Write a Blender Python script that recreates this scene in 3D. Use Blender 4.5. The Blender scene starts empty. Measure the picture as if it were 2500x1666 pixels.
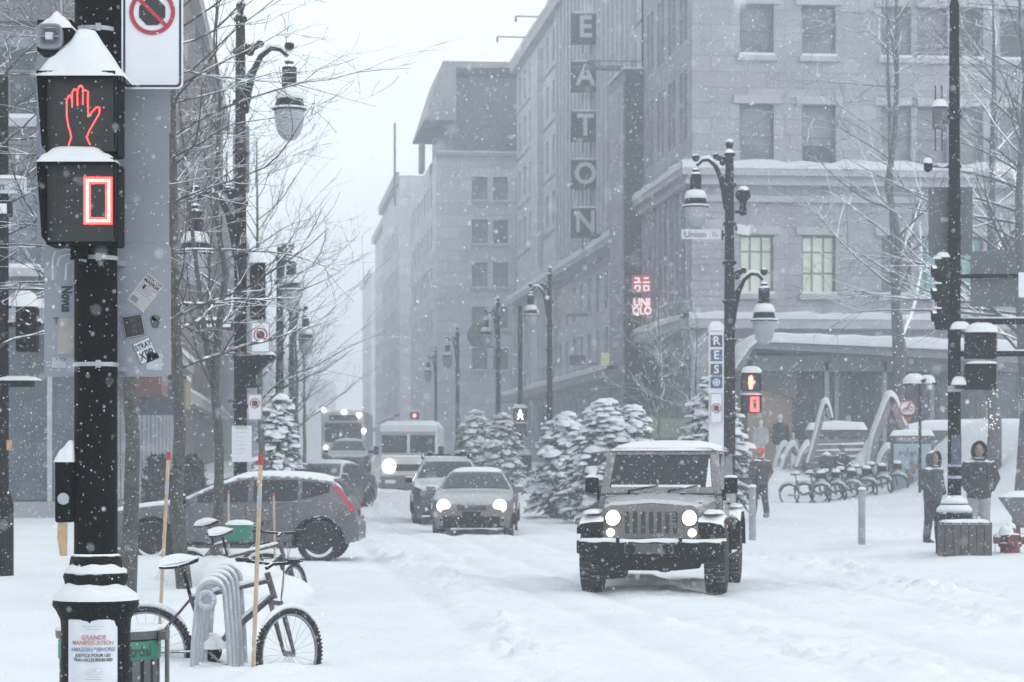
import bpy, bmesh, math, random
import numpy as np
from mathutils import Vector, Matrix
# ------------------------------------------------------------------ camera, sky, sun, exposure
SC = bpy.context.scene
COL = SC.collection
F, EYE, CX, HY = 5903.0, 1.57, 1250.0, 1130.0      # focal length in photo pixels, eye height, principal column, horizon row
R = math.radians
cam_d = bpy.data.cameras.new('camera'); cam = bpy.data.objects.new('camera', cam_d); COL.objects.link(cam)
cam.location = (0, 0, EYE); cam.rotation_euler = (R(90), 0, 0)
cam_d.lens = 85.0; cam_d.sensor_width = 36.0; cam_d.shift_y = 0.1188; cam_d.clip_start = 0.2; cam_d.clip_end = 3000
cam_d.dof.use_dof = True; cam_d.dof.focus_distance = 16.0; cam_d.dof.aperture_fstop = 7.1
SC.camera = cam
w = bpy.data.worlds.new('World'); SC.world = w; w.use_nodes = True
wn, wl = w.node_tree.nodes, w.node_tree.links
sky = wn.new('ShaderNodeTexSky'); sky.sky_type = 'NISHITA'; sky.sun_disc = False
sky.sun_elevation = R(30); sky.sun_rotation = R(120); sky.air_density = 1.0; sky.dust_density = 6.0
bg1 = wn['Background']; wl.new(sky.outputs[0], bg1.inputs[0]); bg1.inputs[1].default_value = 0.05
bg2 = wn.new('ShaderNodeBackground'); bg2.inputs[0].default_value = (0.85, 0.935, 1.0, 1); bg2.inputs[1].default_value = 1.54   # closed cloud deck
mx = wn.new('ShaderNodeMixShader'); mx.inputs[0].default_value = 0.88
wl.new(bg1.outputs[0], mx.inputs[1]); wl.new(bg2.outputs[0], mx.inputs[2]); wl.new(mx.outputs[0], wn['World Output'].inputs[0])
sl = bpy.data.lights.new('sun', 'SUN'); sl.energy = 0.9; sl.angle = R(14); sl.color = (1.0, 0.97, 0.93)
sun = bpy.data.objects.new('sun', sl); COL.objects.link(sun)
sun.rotation_euler = (R(60), 0, R(60))
SC.view_settings.view_transform = 'Standard'; SC.view_settings.look = 'None'
SC.view_settings.exposure = 0.0; SC.view_settings.gamma = 1.0; SC.view_settings.use_curve_mapping = False
try:
    SC.cycles.volume_bounces = 2; SC.cycles.max_bounces = 8
except Exception: pass

# ------------------------------------------------------------------ helpers
def P(px, py, d):
    """photo pixel at distance d -> world point"""
    return Vector(((px - CX) / F * d, d, EYE - (py - HY) / F * d))
def sstep(a, b, x):
    t = np.clip((np.asarray(x, float) - a) / (b - a), 0, 1); return t * t * (3 - 2 * t)
_M = {}
def mat(name, col, rough=0.6, metal=0.0, var=0.12, vscale=6.0, bump=0.0, bscale=40.0, snow=0.0, snow_lo=0.55, emit=None, es=1.0, speck=0.0, spec=0.5, coat=0.0, courses=None):
    """procedural principled material; snow = amount of snow lying on up-facing surfaces, speck = flakes stuck on"""
    if name in _M: return _M[name]
    m = bpy.data.materials.new(name); m.use_nodes = True; _M[name] = m
    n, l = m.node_tree.nodes, m.node_tree.links
    b = n['Principled BSDF']; b.inputs['Roughness'].default_value = rough; b.inputs['Metallic'].default_value = metal
    b.inputs['Specular IOR Level'].default_value = spec; b.inputs['Coat Weight'].default_value = coat
    tc = n.new('ShaderNodeTexCoord')
    def nz(scale, det=3.0):
        t = n.new('ShaderNodeTexNoise'); t.inputs['Scale'].default_value = scale; t.inputs['Detail'].default_value = det
        l.new(tc.outputs['Object'], t.inputs['Vector']); return t
    last = None
    if var > 0:
        t = nz(vscale, 5); r = n.new('ShaderNodeValToRGB'); r.color_ramp.elements[0].position = 0.3; r.color_ramp.elements[1].position = 0.7
        c0 = [max(0, c * (1 - var)) for c in col]; c1 = [min(1, c * (1 + var)) for c in col]
        r.color_ramp.elements[0].color = (*c0, 1); r.color_ramp.elements[1].color = (*c1, 1)
        l.new(t.outputs['Fac'], r.inputs['Fac']); last = r.outputs['Color']
    else:
        b.inputs['Base Color'].default_value = (*col, 1)
    def mixin(fac_out, c):
        nonlocal last
        mixn = n.new('ShaderNodeMix'); mixn.data_type = 'RGBA'
        l.new(fac_out, mixn.inputs[0])
        if last: l.new(last, mixn.inputs[6])
        else: mixn.inputs[6].default_value = (*col, 1)
        mixn.inputs[7].default_value = (*c, 1); last = mixn.outputs[2]
    if courses:        # ashlar blocks: slight tone change per stone, thin darker joints
        sxyz = n.new('ShaderNodeSeparateXYZ'); l.new(tc.outputs['Object'], sxyz.inputs[0]); ad = n.new('ShaderNodeMath'); l.new(sxyz.outputs['X'], ad.inputs[0]); l.new(sxyz.outputs['Y'], ad.inputs[1])
        cb_ = n.new('ShaderNodeCombineXYZ'); l.new(ad.outputs[0], cb_.inputs[0]); l.new(sxyz.outputs['Z'], cb_.inputs[1])
        bt = n.new('ShaderNodeTexBrick'); l.new(cb_.outputs[0], bt.inputs['Vector']); bt.inputs['Scale'].default_value = 1.0; bt.inputs['Brick Width'].default_value = courses[0]; bt.inputs['Row Height'].default_value = courses[1]; bt.inputs['Mortar Size'].default_value = courses[2]; bt.inputs['Mortar Smooth'].default_value = 0.3
        bt.inputs['Color1'].default_value = (1.10, 1.09, 1.09, 1); bt.inputs['Color2'].default_value = (0.87, 0.88, 0.90, 1); bt.inputs['Mortar'].default_value = (0.72, 0.73, 0.76, 1)
        mu = n.new('ShaderNodeMix'); mu.data_type = 'RGBA'; mu.blend_type = 'MULTIPLY'; mu.inputs[0].default_value = 1.0; l.new(last, mu.inputs[6]); l.new(bt.outputs['Color'], mu.inputs[7]); last = mu.outputs[2]
        st = n.new('ShaderNodeTexNoise'); mp = n.new('ShaderNodeMapping'); mp.inputs['Scale'].default_value = (1.6, 1.6, 0.12); l.new(tc.outputs['Object'], mp.inputs[0]); l.new(mp.outputs[0], st.inputs['Vector']); st.inputs['Scale'].default_value = 1.0; st.inputs['Detail'].default_value = 4
        sr = n.new('ShaderNodeMapRange'); l.new(st.outputs['Fac'], sr.inputs[0]); sr.inputs[1].default_value = 0.5; sr.inputs[2].default_value = 0.75; sr.inputs[3].default_value = 0; sr.inputs[4].default_value = 0.5
        mixin(sr.outputs[0], [c * 0.62 for c in col])
    if snow > 0:
        g = n.new('ShaderNodeNewGeometry'); sx = n.new('ShaderNodeSeparateXYZ'); l.new(g.outputs['Normal'], sx.inputs[0])
        t = nz(9.0, 4)
        add = n.new('ShaderNodeMath'); add.operation = 'MULTIPLY_ADD'; l.new(t.outputs['Fac'], add.inputs[0]); add.inputs[1].default_value = 0.7; l.new(sx.outputs['Z'], add.inputs[2])
        mr = n.new('ShaderNodeMapRange'); l.new(add.outputs[0], mr.inputs[0]); mr.inputs[1].default_value = snow_lo + 0.3; mr.inputs[2].default_value = snow_lo + 0.5
        mr.inputs[3].default_value = 0; mr.inputs[4].default_value = snow; mixin(mr.outputs[0], (0.86, 0.89, 0.92))
    if speck > 0:
        t = nz(70.0, 2); mr = n.new('ShaderNodeMapRange'); l.new(t.outputs['Fac'], mr.inputs[0]); mr.inputs[1].default_value = 0.56; mr.inputs[2].default_value = 0.72
        mr.inputs[3].default_value = 0; mr.inputs[4].default_value = speck; mixin(mr.outputs[0], (0.75, 0.78, 0.82))
    if last: l.new(last, b.inputs['Base Color'])
    if bump > 0:
        t = nz(bscale, 4); bp = n.new('ShaderNodeBump'); bp.inputs['Strength'].default_value = bump; bp.inputs['Distance'].default_value = 0.02
        l.new(t.outputs['Fac'], bp.inputs['Height']); l.new(bp.outputs['Normal'], b.inputs['Normal'])
    if emit:
        b.inputs['Emission Color'].default_value = (*emit, 1); b.inputs['Emission Strength'].default_value = es
    return m

class MB:
    def __init__(s): s.v = []; s.f = []
    def add(s, vs, fs):
        o = len(s.v); s.v += [tuple(v) for v in vs]; s.f += [tuple(i + o for i in f) for f in fs]; return s
    def box(s, c, sz, rz=0.0, rot=None, taper=1.0):
        x, y, z = sz[0] / 2, sz[1] / 2, sz[2] / 2
        vs = [Vector((-x, -y, -z)), Vector((x, -y, -z)), Vector((x, y, -z)), Vector((-x, y, -z)),
              Vector((-x * taper, -y * taper, z)), Vector((x * taper, -y * taper, z)), Vector((x * taper, y * taper, z)), Vector((-x * taper, y * taper, z))]
        if rot is None: rot = Matrix.Rotation(rz, 3, 'Z')
        c = Vector(c)
        return s.add([rot @ v + c for v in vs], [(0, 3, 2, 1), (4, 5, 6, 7), (0, 1, 5, 4), (1, 2, 6, 5), (2, 3, 7, 6), (3, 0, 4, 7)])
    def span(s, a, b):
        return s.box([(a[i] + b[i]) / 2 for i in range(3)], [abs(b[i] - a[i]) for i in range(3)])
    def tube(s, pts, rad, n=8, caps=True, squash=1.0):
        pts = [Vector(p) for p in pts]; k = len(pts)
        if not hasattr(rad, '__len__'): rad = [rad] * k
        o = len(s.v); up = None
        for i in range(k):
            t = (pts[min(i + 1, k - 1)] - pts[max(i - 1, 0)])
            if t.length < 1e-9: t = Vector((0, 0, 1))
            t.normalize()
            if up is None: up = Vector((0, 0, 1)) if abs(t.z) < 0.9 else Vector((0, -1, 0))
            sd = t.cross(up)
            if sd.length < 1e-4: sd = t.cross(Vector((1, 0, 0)))
            sd.normalize(); u2 = sd.cross(t).normalized(); up = u2
            for j in range(n):
                a = 2 * math.pi * j / n
                s.v.append(tuple(pts[i] + (sd * math.cos(a) + u2 * math.sin(a) * squash) * rad[i]))
        for i in range(k - 1):
            for j in range(n):
                a = o + i * n + j; b = o + i * n + (j + 1) % n
                s.f.append((a, b, b + n, a + n))
        if caps:
            s.f.append(tuple(o + j for j in range(n))[::-1]); s.f.append(tuple(o + (k - 1) * n + j for j in range(n)))
        return s
    def lathe(s, prof, n=20, c=(0, 0, 0), ax='Z', sx=1.0, sy=1.0):
        """prof: list of (r, h)"""
        o = len(s.v); c = Vector(c)
        for r, h in prof:
            for j in range(n):
                a = 2 * math.pi * j / n; p = (r * math.cos(a) * sx, r * math.sin(a) * sy, h)
                if ax == 'Y': p = (p[0], h, p[1])
                if ax == 'X': p = (h, p[0], p[1])
                s.v.append(tuple(Vector(p) + c))
        k = len(prof)
        for i in range(k - 1):
            for j in range(n):
                a = o + i * n + j; b = o + i * n + (j + 1) % n; s.f.append((a, b, b + n, a + n))
        s.f.append(tuple(o + j for j in range(n))[::-1]); s.f.append(tuple(o + (k - 1) * n + j for j in range(n)))
        return s
    def prism(s, poly, y0, y1):
        """polygon in the XZ plane, extruded along Y"""
        k = len(poly); o = len(s.v)
        s.v += [(x, y0, z) for x, z in poly] + [(x, y1, z) for x, z in poly]
        s.f.append(tuple(range(o, o + k))); s.f.append(tuple(range(o + 2 * k - 1, o + k - 1, -1)))
        for i in range(k):
            j = (i + 1) % k; s.f.append((o + i, o + k + i, o + k + j, o + j))
        return s
    def grid(s, pts):
        o = len(s.v); r = len(pts); c = len(pts[0])
        for row in pts: s.v += [tuple(p) for p in row]
        for i in range(r - 1):
            for j in range(c - 1):
                a = o + i * c + j; s.f.append((a, a + 1, a + c + 1, a + c))
        return s
    def ball(s, c, r, n=8, m=6, sc=(1, 1, 1), jit=0.0, rng=random):
        o = len(s.v); c = Vector(c)
        for i in range(1, m):
            th = math.pi * i / m
            for j in range(n):
                a = 2 * math.pi * j / n; q = 1 + rng.uniform(-jit, jit)
                s.v.append(tuple(c + Vector((r * sc[0] * math.sin(th) * math.cos(a) * q, r * sc[1] * math.sin(th) * math.sin(a) * q, r * sc[2] * math.cos(th) * q))))
        t = len(s.v); s.v.append(tuple(c + Vector((0, 0, r * sc[2])))); s.v.append(tuple(c - Vector((0, 0, r * sc[2]))))
        for i in range(m - 2):
            for j in range(n):
                a = o + i * n + j; b = o + i * n + (j + 1) % n; s.f.append((a, a + n, b + n, b))
        for j in range(n):
            s.f.append((t, o + j, o + (j + 1) % n)); q = o + (m - 2) * n; s.f.append((t + 1, q + (j + 1) % n, q + j))
        return s
    def dome(s, c, rx, ry, h, n=18, m=6, jit=0.06, sq=1.0, seed=1, drop=0.0):
        """heap of snow with a flat underside; sq>1 gives a boxy plan"""
        rng = random.Random(seed); c = Vector(c); rows = []
        o = len(s.v)
        ph = [1 + rng.uniform(-jit, jit) for _ in range(n)]
        prof = [(1.0, -drop), (1.0, 0.0)] + [(math.cos(a) ** 0.8, math.sin(a)) for a in [math.pi / 2 * i / m for i in range(1, m)]]
        for pr, pz in prof:
            for j in range(n):
                a = 2 * math.pi * j / n; ca, sa = math.cos(a), math.sin(a)
                if sq != 1.0:
                    k = max(abs(ca), abs(sa)) ** -(1 - 1 / sq); ca *= k; sa *= k
                q = ph[j] if pz > 0 else 1.0
                s.v.append(tuple(c + Vector((ca * rx * pr * (1 if pr == 1 else q), sa * ry * pr * (1 if pr == 1 else q), (pz if pz < 0 else pz * h * q)))))
        k = len(prof)
        for i in range(k - 1):
            for j in range(n):
                a = o + i * n + j; b = o + i * n + (j + 1) % n; s.f.append((a, b, b + n, a + n))
        t = len(s.v); s.v.append(tuple(c + Vector((0, 0, h)))); q = o + (k - 1) * n
        for j in range(n): s.f.append((q + j, q + (j + 1) % n, t))
        s.f.append(tuple(o + j for j in range(n))[::-1])
        return s
    def build(s, name, m, parent=None, smooth=False, bevel=0.0, kind=None, loc=None, seg=2):
        me = bpy.data.meshes.new(name); me.from_pydata(s.v, [], s.f); me.update()
        o = bpy.data.objects.new(name, me); COL.objects.link(o); me.materials.append(m)
        if smooth:
            me.polygons.foreach_set('use_smooth', [True] * len(me.polygons))
            if smooth != 'all':
                md = None
                try: me.set_sharp_from_angle(angle=R(42))
                except Exception: pass
        if bevel > 0:
            md = o.modifiers.new('bevel', 'BEVEL'); md.width = bevel; md.segments = seg; md.limit_method = 'ANGLE'
        if parent: o.parent = parent
        if loc is not None: o.location = loc
        if kind: o['kind'] = kind
        return o
def tag(o, label, cat, group=None, kind=None):
    o['label'] = label; o['category'] = cat
    if group: o['group'] = group
    if kind: o['kind'] = kind
    return o
def thing(name, label, cat, loc, rz=0.0, group=None):
    o = bpy.data.objects.new(name, None); COL.objects.link(o); o.empty_display_size = 0.2
    o.location = loc; o.rotation_euler = (0, 0, rz); return tag(o, label, cat, group)
def dup(root, loc, rz, label, group=None):
    r = root.copy(); COL.objects.link(r); r.location = loc; r.rotation_euler = (0, 0, rz); r['label'] = label
    if group: r['group'] = group
    for ch in list(root.children):
        c = ch.copy(); COL.objects.link(c); c.parent = r
        for g in list(ch.children):
            e = g.copy(); COL.objects.link(e); e.parent = c
    return r
def text(body, size, m, parent, loc, rot=(R(90), 0, 0), name='lettering', sx=1.0, ext=0.002, bold=0.0, align='CENTER'):
    cu = bpy.data.curves.new('t', 'FONT'); cu.body = body; cu.size = size; cu.align_x = align; cu.align_y = 'CENTER'; cu.extrude = ext; cu.offset = bold
    cu.resolution_u = 3
    ob = bpy.data.objects.new('t', cu); me = bpy.data.meshes.new_from_object(ob)
    bpy.data.objects.remove(ob); bpy.data.curves.remove(cu)
    o = bpy.data.objects.new(name, me); COL.objects.link(o); me.materials.clear(); me.materials.append(m)
    o.parent = parent; o.location = loc; o.rotation_euler = rot; o.scale = (sx, 1, 1); return o
def ring2d(cx, cz, r0, r1, y0, y1, n=40):
    mb = MB(); o = 0
    for r, y in ((r0, y0), (r1, y0), (r1, y1), (r0, y1)):
        for j in range(n):
            a = 2 * math.pi * j / n; mb.v.append((cx + r * math.cos(a), y, cz + r * math.sin(a)))
    for k in range(4):
        for j in range(n):
            a = k * n + j; b = k * n + (j + 1) % n; c = ((k + 1) % 4) * n
            mb.f.append((a, c + j, c + (j + 1) % n, b))
    return mb
# materials
SNOW = mat('snow', (0.65, 0.665, 0.68), 0.85, var=0.02, vscale=3, bump=0.25, bscale=25, spec=0.2)
BLACK = mat('black_paint', (0.002, 0.003, 0.0033), 0.6, var=0.3, vscale=5, speck=0.015, bump=0.1, spec=0.05)
BLACKS = mat('black_paint_snowy', (0.003, 0.0042, 0.0046), 0.6, var=0.3, vscale=5, snow=1.0, snow_lo=0.5, speck=0.05, spec=0.06)
RUBBER = mat('rubber', (0.012, 0.013, 0.015), 0.8, var=0.3, speck=0.22, spec=0.15, snow=0.3, snow_lo=0.7)
PLASTIC = mat('black_plastic', (0.003, 0.004, 0.0045), 0.6, var=0.2, speck=0.05, snow=0.9, snow_lo=0.55, spec=0.07)
STEEL = mat('galvanised_steel', (0.36, 0.38, 0.42), 0.5, 0.45, var=0.12, vscale=12, snow=0.7, snow_lo=0.7)
SIGNBACK = mat('aluminium_sign_back', (0.27, 0.29, 0.33), 0.55, 0.35, var=0.10, vscale=2.5, bump=0.05)
WHITE = mat('white_sheet', (0.66, 0.67, 0.71), 0.45, var=0.04, vscale=4)
RED = mat('red_print', (0.36, 0.03, 0.045), 0.5, var=0.1)
BLK = mat('black_print', (0.02, 0.022, 0.025), 0.5, var=0.1)
BARK = mat('bark', (0.055, 0.055, 0.052), 0.9, var=0.45, vscale=10, bump=0.8, bscale=30, speck=0.22)
TWIG = mat('twig', (0.05, 0.05, 0.05), 0.9, var=0.3, vscale=10, snow=1.0, snow_lo=0.55)
TWIGS = mat('snowy_twig', (0.075, 0.075, 0.08), 0.9, var=0.3, vscale=10, snow=1.0, snow_lo=0.15)
GLASS = mat('window_glass', (0.045, 0.052, 0.065), 0.12, var=0.25, vscale=0.6, spec=0.6)
CGLASS = mat('car_glass', (0.012, 0.016, 0.019), 0.12, var=0.2, spec=0.35, speck=0.10)
LAMPON = mat('lit_headlamp', (0.9, 0.9, 0.9), 0.3, var=0, emit=(1.0, 0.97, 0.92), es=9.0)
# ------------------------------------------------------------------ snow-covered ground
def vnoise(x, y, seed=0):
    xi = np.floor(x).astype(np.int64); yi = np.floor(y).astype(np.int64); fx = x - xi; fy = y - yi
    fx = fx * fx * (3 - 2 * fx); fy = fy * fy * (3 - 2 * fy)
    def h(a, b):
        n = (a * 374761393 + b * 668265263 + seed * 982451653) & 0xffffffff
        n = ((n ^ (n >> 13)) * 1274126177) & 0xffffffff
        return ((n ^ (n >> 16)) & 0xffff) / 65535.0
    return (h(xi, yi) * (1 - fx) + h(xi + 1, yi) * fx) * (1 - fy) + (h(xi, yi + 1) * (1 - fx) + h(xi + 1, yi + 1) * fx) * fy - 0.5
def pldist(x, y, pts):
    best = np.full(x.shape, 1e9)
    for (ax, ay), (bx, by) in zip(pts[:-1], pts[1:]):
        t = np.clip(((x - ax) * (bx - ax) + (y - ay) * (by - ay)) / ((bx - ax) ** 2 + (by - ay) ** 2), 0, 1)
        best = np.minimum(best, np.hypot(x - ax - t * (bx - ax), y - ay - t * (by - ay)))
    return best
def gpt(px, py):
    d = EYE * F / (py - HY); return ((px - CX) / F * d, d)
RIB1 = [gpt(880, 1320), gpt(1010, 1375), gpt(1140, 1450), gpt(1210, 1540), gpt(1290, 1690)]
RIB2 = [gpt(1820, 1350), gpt(2020, 1385), gpt(2200, 1410), gpt(2330, 1460), gpt(2560, 1530)]
RIB4 = [gpt(700, 1345), gpt(900, 1335), gpt(1060, 1330)]
RIB5 = [gpt(1880, 1310), gpt(2050, 1325), gpt(2250, 1345)]
RIB3 = [gpt(1500, 1500), gpt(1900, 1590), gpt(2400, 1660)]
def ground_h(x, y):
    x = np.asarray(x, float); y = np.asarray(y, float)
    z = 0.025 * 60 * sstep(55, 140, y)
    uL = x + 0.0847 * y; uR = x + 0.1067 * y
    # left pavement bank and right pavement
    bank = (1 - sstep(-1.3, -0.2, uL))
    gap = sstep(31, 35, y) * (1 - sstep(45, 49, y))
    z = z + 0.17 * bank * sstep(15, 24, y) * (1 - 0.35 * gap) + 0.12 * sstep(9.9, 11.2, uR) * sstep(34, 40, y)
    z = z + 0.10 * np.exp(-((uL + 0.75) / 0.35) ** 2) * (1 - gap) * (0.6 + vnoise(y * 0.7, x * 0.3, 3)) * sstep(22, 28, y)
    # mounds of cleared snow on the square at the right
    z = z + 2.2 * sstep(11.7, 15.4, x) * sstep(50, 64, y) * (1 - sstep(84, 94, y)) + 0.35 * sstep(8.6, 12.5, x) * sstep(42, 60, y)
    z = z + 1.0 * np.exp(-((x - 9.1) / 1.3) ** 2 - ((y - 81) / 2.0) ** 2)
    z = z + 0.16 * np.exp(-((x + 1.6) / 0.7) ** 2 - ((y - 17.3) / 0.9) ** 2) + 0.12 * np.exp(-((x + 2.6) / 0.9) ** 2 - ((y - 19.8) / 0.8) ** 2)
    z = z + 0.14 * np.exp(-((x - 7.2) / 2.5) ** 2 - ((y - 47) / 3.5) ** 2)
    z = z - 0.25 * (1 - sstep(9, 15, y))
    # wheel tracks along the lane
    lane = sstep(12, 16, y) * (uR > -1) * (uR < 10)
    for u0 in (2.0, 3.4, 4.3, 5.7, 7.4, 8.8):
        z = z - 0.045 * lane * np.exp(-((uR - u0 + 0.12 * vnoise(y * 0.15, u0 * 7 + 0 * x, 9)) / 0.16) ** 2)
    # soft unevenness, then churned clods
    z = z + 0.09 * vnoise(x * 0.6, y * 0.35, 1) + 0.04 * vnoise(x * 1.7, y * 0.9, 2)
    fine = vnoise(x * 9, y * 6, 4) + 0.6 * vnoise(x * 19, y * 12, 5)
    clod = np.clip(fine, -0.1, 1)
    m = np.exp(-(pldist(x, y, RIB1) / 0.42) ** 2) + np.exp(-(pldist(x, y, RIB2) / 0.6) ** 2) + 0.4 * np.exp(-(pldist(x, y, RIB3) / 0.9) ** 2) + 0.5 * np.exp(-(pldist(x, y, RIB4) / 0.9) ** 2) + 0.7 * np.exp(-(pldist(x, y, RIB5) / 0.9) ** 2)
    m = m * np.clip(0.45 + 1.8 * vnoise(x * 1.3, y * 0.8, 6), 0, 1.5)
    ruts = np.clip(vnoise(x * 2.6, y * 0.35, 12) + 0.25, 0, 1) * lane * np.clip(0.5 + 2 * vnoise(x * 0.35, y * 0.12, 13), 0, 1)
    z = z + m * (0.15 * clod + 0.04) + (0.014 + 0.07 * ruts) * fine * lane
    return z
def gz(x, y): return float(ground_h(np.array([x]), np.array([y]))[0])
xs = np.unique(np.concatenate([np.linspace(-160, -14, 30), np.linspace(-14, -6, 40), np.arange(-6, 8, 0.055), np.linspace(8, 18, 90), np.linspace(18, 160, 30)]))
ys = np.concatenate([np.linspace(-40, 12, 14), 12.3 * np.exp(np.arange(0, 1.7, 0.0032))]); ys = np.concatenate([ys, np.linspace(ys[-1] + 1, 130, 60), np.linspace(136, 690, 50)])
X, Y = np.meshgrid(xs, ys); Z = ground_h(X, Y)
me = bpy.data.meshes.new('ground'); nr, nc = X.shape
me.vertices.add(nr * nc); me.vertices.foreach_set('co', np.stack([X, Y, Z], -1).reshape(-1))
idx = np.arange(nr * nc).reshape(nr, nc); q = np.stack([idx[:-1, :-1], idx[:-1, 1:], idx[1:, 1:], idx[1:, :-1]], -1).reshape(-1, 4)
me.loops.add(q.size); me.loops.foreach_set('vertex_index', q.reshape(-1).astype(np.int32))
me.polygons.add(len(q)); me.polygons.foreach_set('loop_start', np.arange(0, q.size, 4, dtype=np.int32))
me.update(calc_edges=True); me.validate(); me.polygons.foreach_set('use_smooth', [True] * len(me.polygons))
GSNOW = mat('ground_snow', (0.645, 0.662, 0.676), 0.9, var=0.045, vscale=0.5, bump=0.6, bscale=12, spec=0.15)
me.materials.append(GSNOW)
g = bpy.data.objects.new('ground', me); COL.objects.link(g); g['kind'] = 'structure'

# ------------------------------------------------------------------ buildings
STONE = mat('pale_limestone', (0.325, 0.32, 0.355), 0.85, var=0.10, vscale=0.9, bump=0.2, bscale=6, courses=(1.5, 0.62, 0.025))
FARST = mat('hazed_limestone', (0.60, 0.62, 0.68), 0.85, var=0.06, vscale=0.6, courses=(1.6, 0.8, 0.03))  # distance haze put into the stone colour, paler and bluer
STONE2 = mat('grey_limestone', (0.34, 0.335, 0.375), 0.85, var=0.12, vscale=0.7, bump=0.2, bscale=5, courses=(1.4, 0.55, 0.025))
TRIM = mat('stone_trim', (0.39, 0.385, 0.415), 0.85, var=0.1, vscale=1.5)
BRICKP = mat('pale_brick', (0.165, 0.155, 0.16), 0.9, var=0.18, vscale=2.2, bump=0.3, bscale=20, courses=(0.9, 0.3, 0.03))
BRICKR = mat('red_brick', (0.165, 0.125, 0.128), 0.9, var=0.2, vscale=2.0, bump=0.3, bscale=20, courses=(0.9, 0.3, 0.03))
GREYW = mat('grey_render', (0.27, 0.275, 0.30), 0.85, var=0.15, vscale=1.0)  # grey lightened so the far left blocks look hazed
DARKM = mat('dark_cladding', (0.11, 0.115, 0.135), 0.5, var=0.2, vscale=1.0)
FRAME = mat('window_frame', (0.16, 0.16, 0.175), 0.6, var=0.1)
BLIND = mat('drawn_blind', (0.22, 0.23, 0.26), 0.8, var=0.08, vscale=1.5)
LITY = mat('lit_window', (0.40, 0.41, 0.37), 0.6, var=0.25, vscale=1.2, emit=(0.85, 0.95, 0.76), es=0.24)
LITT = mat('teal_lit_window', (0.13, 0.28, 0.28), 0.6, var=0.1, emit=(0.2, 0.6, 0.58), es=0.14)
GLASS2 = mat('window_glass_pale', (0.14, 0.15, 0.18), 0.2, var=0.4, vscale=0.8, spec=0.6); GLASS3 = mat('window_glass_pale_hazed', (0.22, 0.23, 0.26), 0.35, var=0.3, vscale=0.7)
WR = random.Random(77)
def facade(root, M, W, Hh, wins, wallm, rec=0.28, frame=0.09, sill=True, framem=None, body_depth=0.0):
    """wall with real openings; wins: (x0,x1,z0,z1,paneMaterial,nx,nz,blindfraction)"""
    framem = framem or FRAME
    xs_ = sorted({0.0, W} | {w_[0] for w_ in wins} | {w_[1] for w_ in wins}); zs_ = sorted({0.0, Hh} | {w_[2] for w_ in wins} | {w_[3] for w_ in wins})
    mb = MB()
    def T(p): return M @ Vector(p)
    for i in range(len(xs_) - 1):
        for j in range(len(zs_) - 1):
            a, b, c, d = xs_[i], xs_[i + 1], zs_[j], zs_[j + 1]; cx, cz = (a + b) / 2, (c + d) / 2
            if any(w_[0] < cx < w_[1] and w_[2] < cz < w_[3] for w_ in wins): continue
            mb.add([T((a, 0, c)), T((b, 0, c)), T((b, 0, d)), T((a, 0, d))], [(0, 1, 2, 3)])
    for w_ in wins:
        a, b, c, d = w_[:4]
        for q_ in ([(a, 0, c), (a, rec, c), (a, rec, d), (a, 0, d)], [(b, 0, c), (b, 0, d), (b, rec, d), (b, rec, c)],
                   [(a, 0, d), (a, rec, d), (b, rec, d), (b, 0, d)], [(a, 0, c), (b, 0, c), (b, rec, c), (a, rec, c)]):
            mb.add([T(p) for p in q_], [(0, 1, 2, 3)])
    wall = mb.build('wall', wallm, root)
    for w_ in wins:
        a, b, c, d, pm, nx, nzz, bl = w_
        if pm is GLASS: pm = WR.choice((GLASS3, GLASS3, GLASS2) if wallm.name in ('hazed_limestone', 'hazed_light_limestone') else (GLASS, GLASS2, GLASS2, GLASS3)); bl = max(bl, WR.choice((0, 0, 0, .25, .4)))  # distant walls get paler panes, haze carried in the glass colour
        fb = MB(); y0, y1 = rec - 0.06, rec + 0.02
        def bx(p, q_): 
            m2 = MB().span(p, q_); fb.add([T(v) for v in m2.v], m2.f)
        bx((a, y0, c), (a + frame, y1, d)); bx((b - frame, y0, c), (b, y1, d)); bx((a + frame, y0, d - frame), (b - frame, y1, d)); bx((a + frame, y0, c), (b - frame, y1, c + frame))
        for k in range(1, nx):
            x = a + (b - a) * k / nx; bx((x - frame / 3, y0 + .01, c + frame), (x + frame / 3, y1, d - frame))
        for k in range(1, nzz):
            z = c + (d - c) * (k / nzz if nzz != 3 else (0.36, 0.72)[k - 1]); bx((a + frame, y0 + .014, z - frame / 3), (b - frame, y1, z + frame / 3))
        fo = fb.build('window', framem, root)
        pn = MB(); p2 = MB().span((a + frame * .8, rec - 0.005, c + frame * .8), (b - frame * .8, rec + 0.015, d - frame * .8)); pn.add([T(v) for v in p2.v], p2.f); pn.build('pane', pm, fo)
        if bl > 0:
            p2 = MB().span((a + frame, rec - 0.02, d - (d - c) * bl), (b - frame, rec - 0.012, d - frame)); MB().add([T(v) for v in p2.v], p2.f).build('blind', BLIND, fo)
        if sill:
            p2 = MB().span((a - .12, -0.14, c - .22), (b + .12, rec - .07, c - .02)); MB().add([T(v) for v in p2.v], p2.f).build('sill', TRIM, fo)
            p2 = MB().span((a - .02, -0.1, c - .02), (b + .02, rec - .065, c + .09)); MB().add([T(v) for v in p2.v], p2.f).build('sill_snow', SNOW, fo)
    return wall
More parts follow.
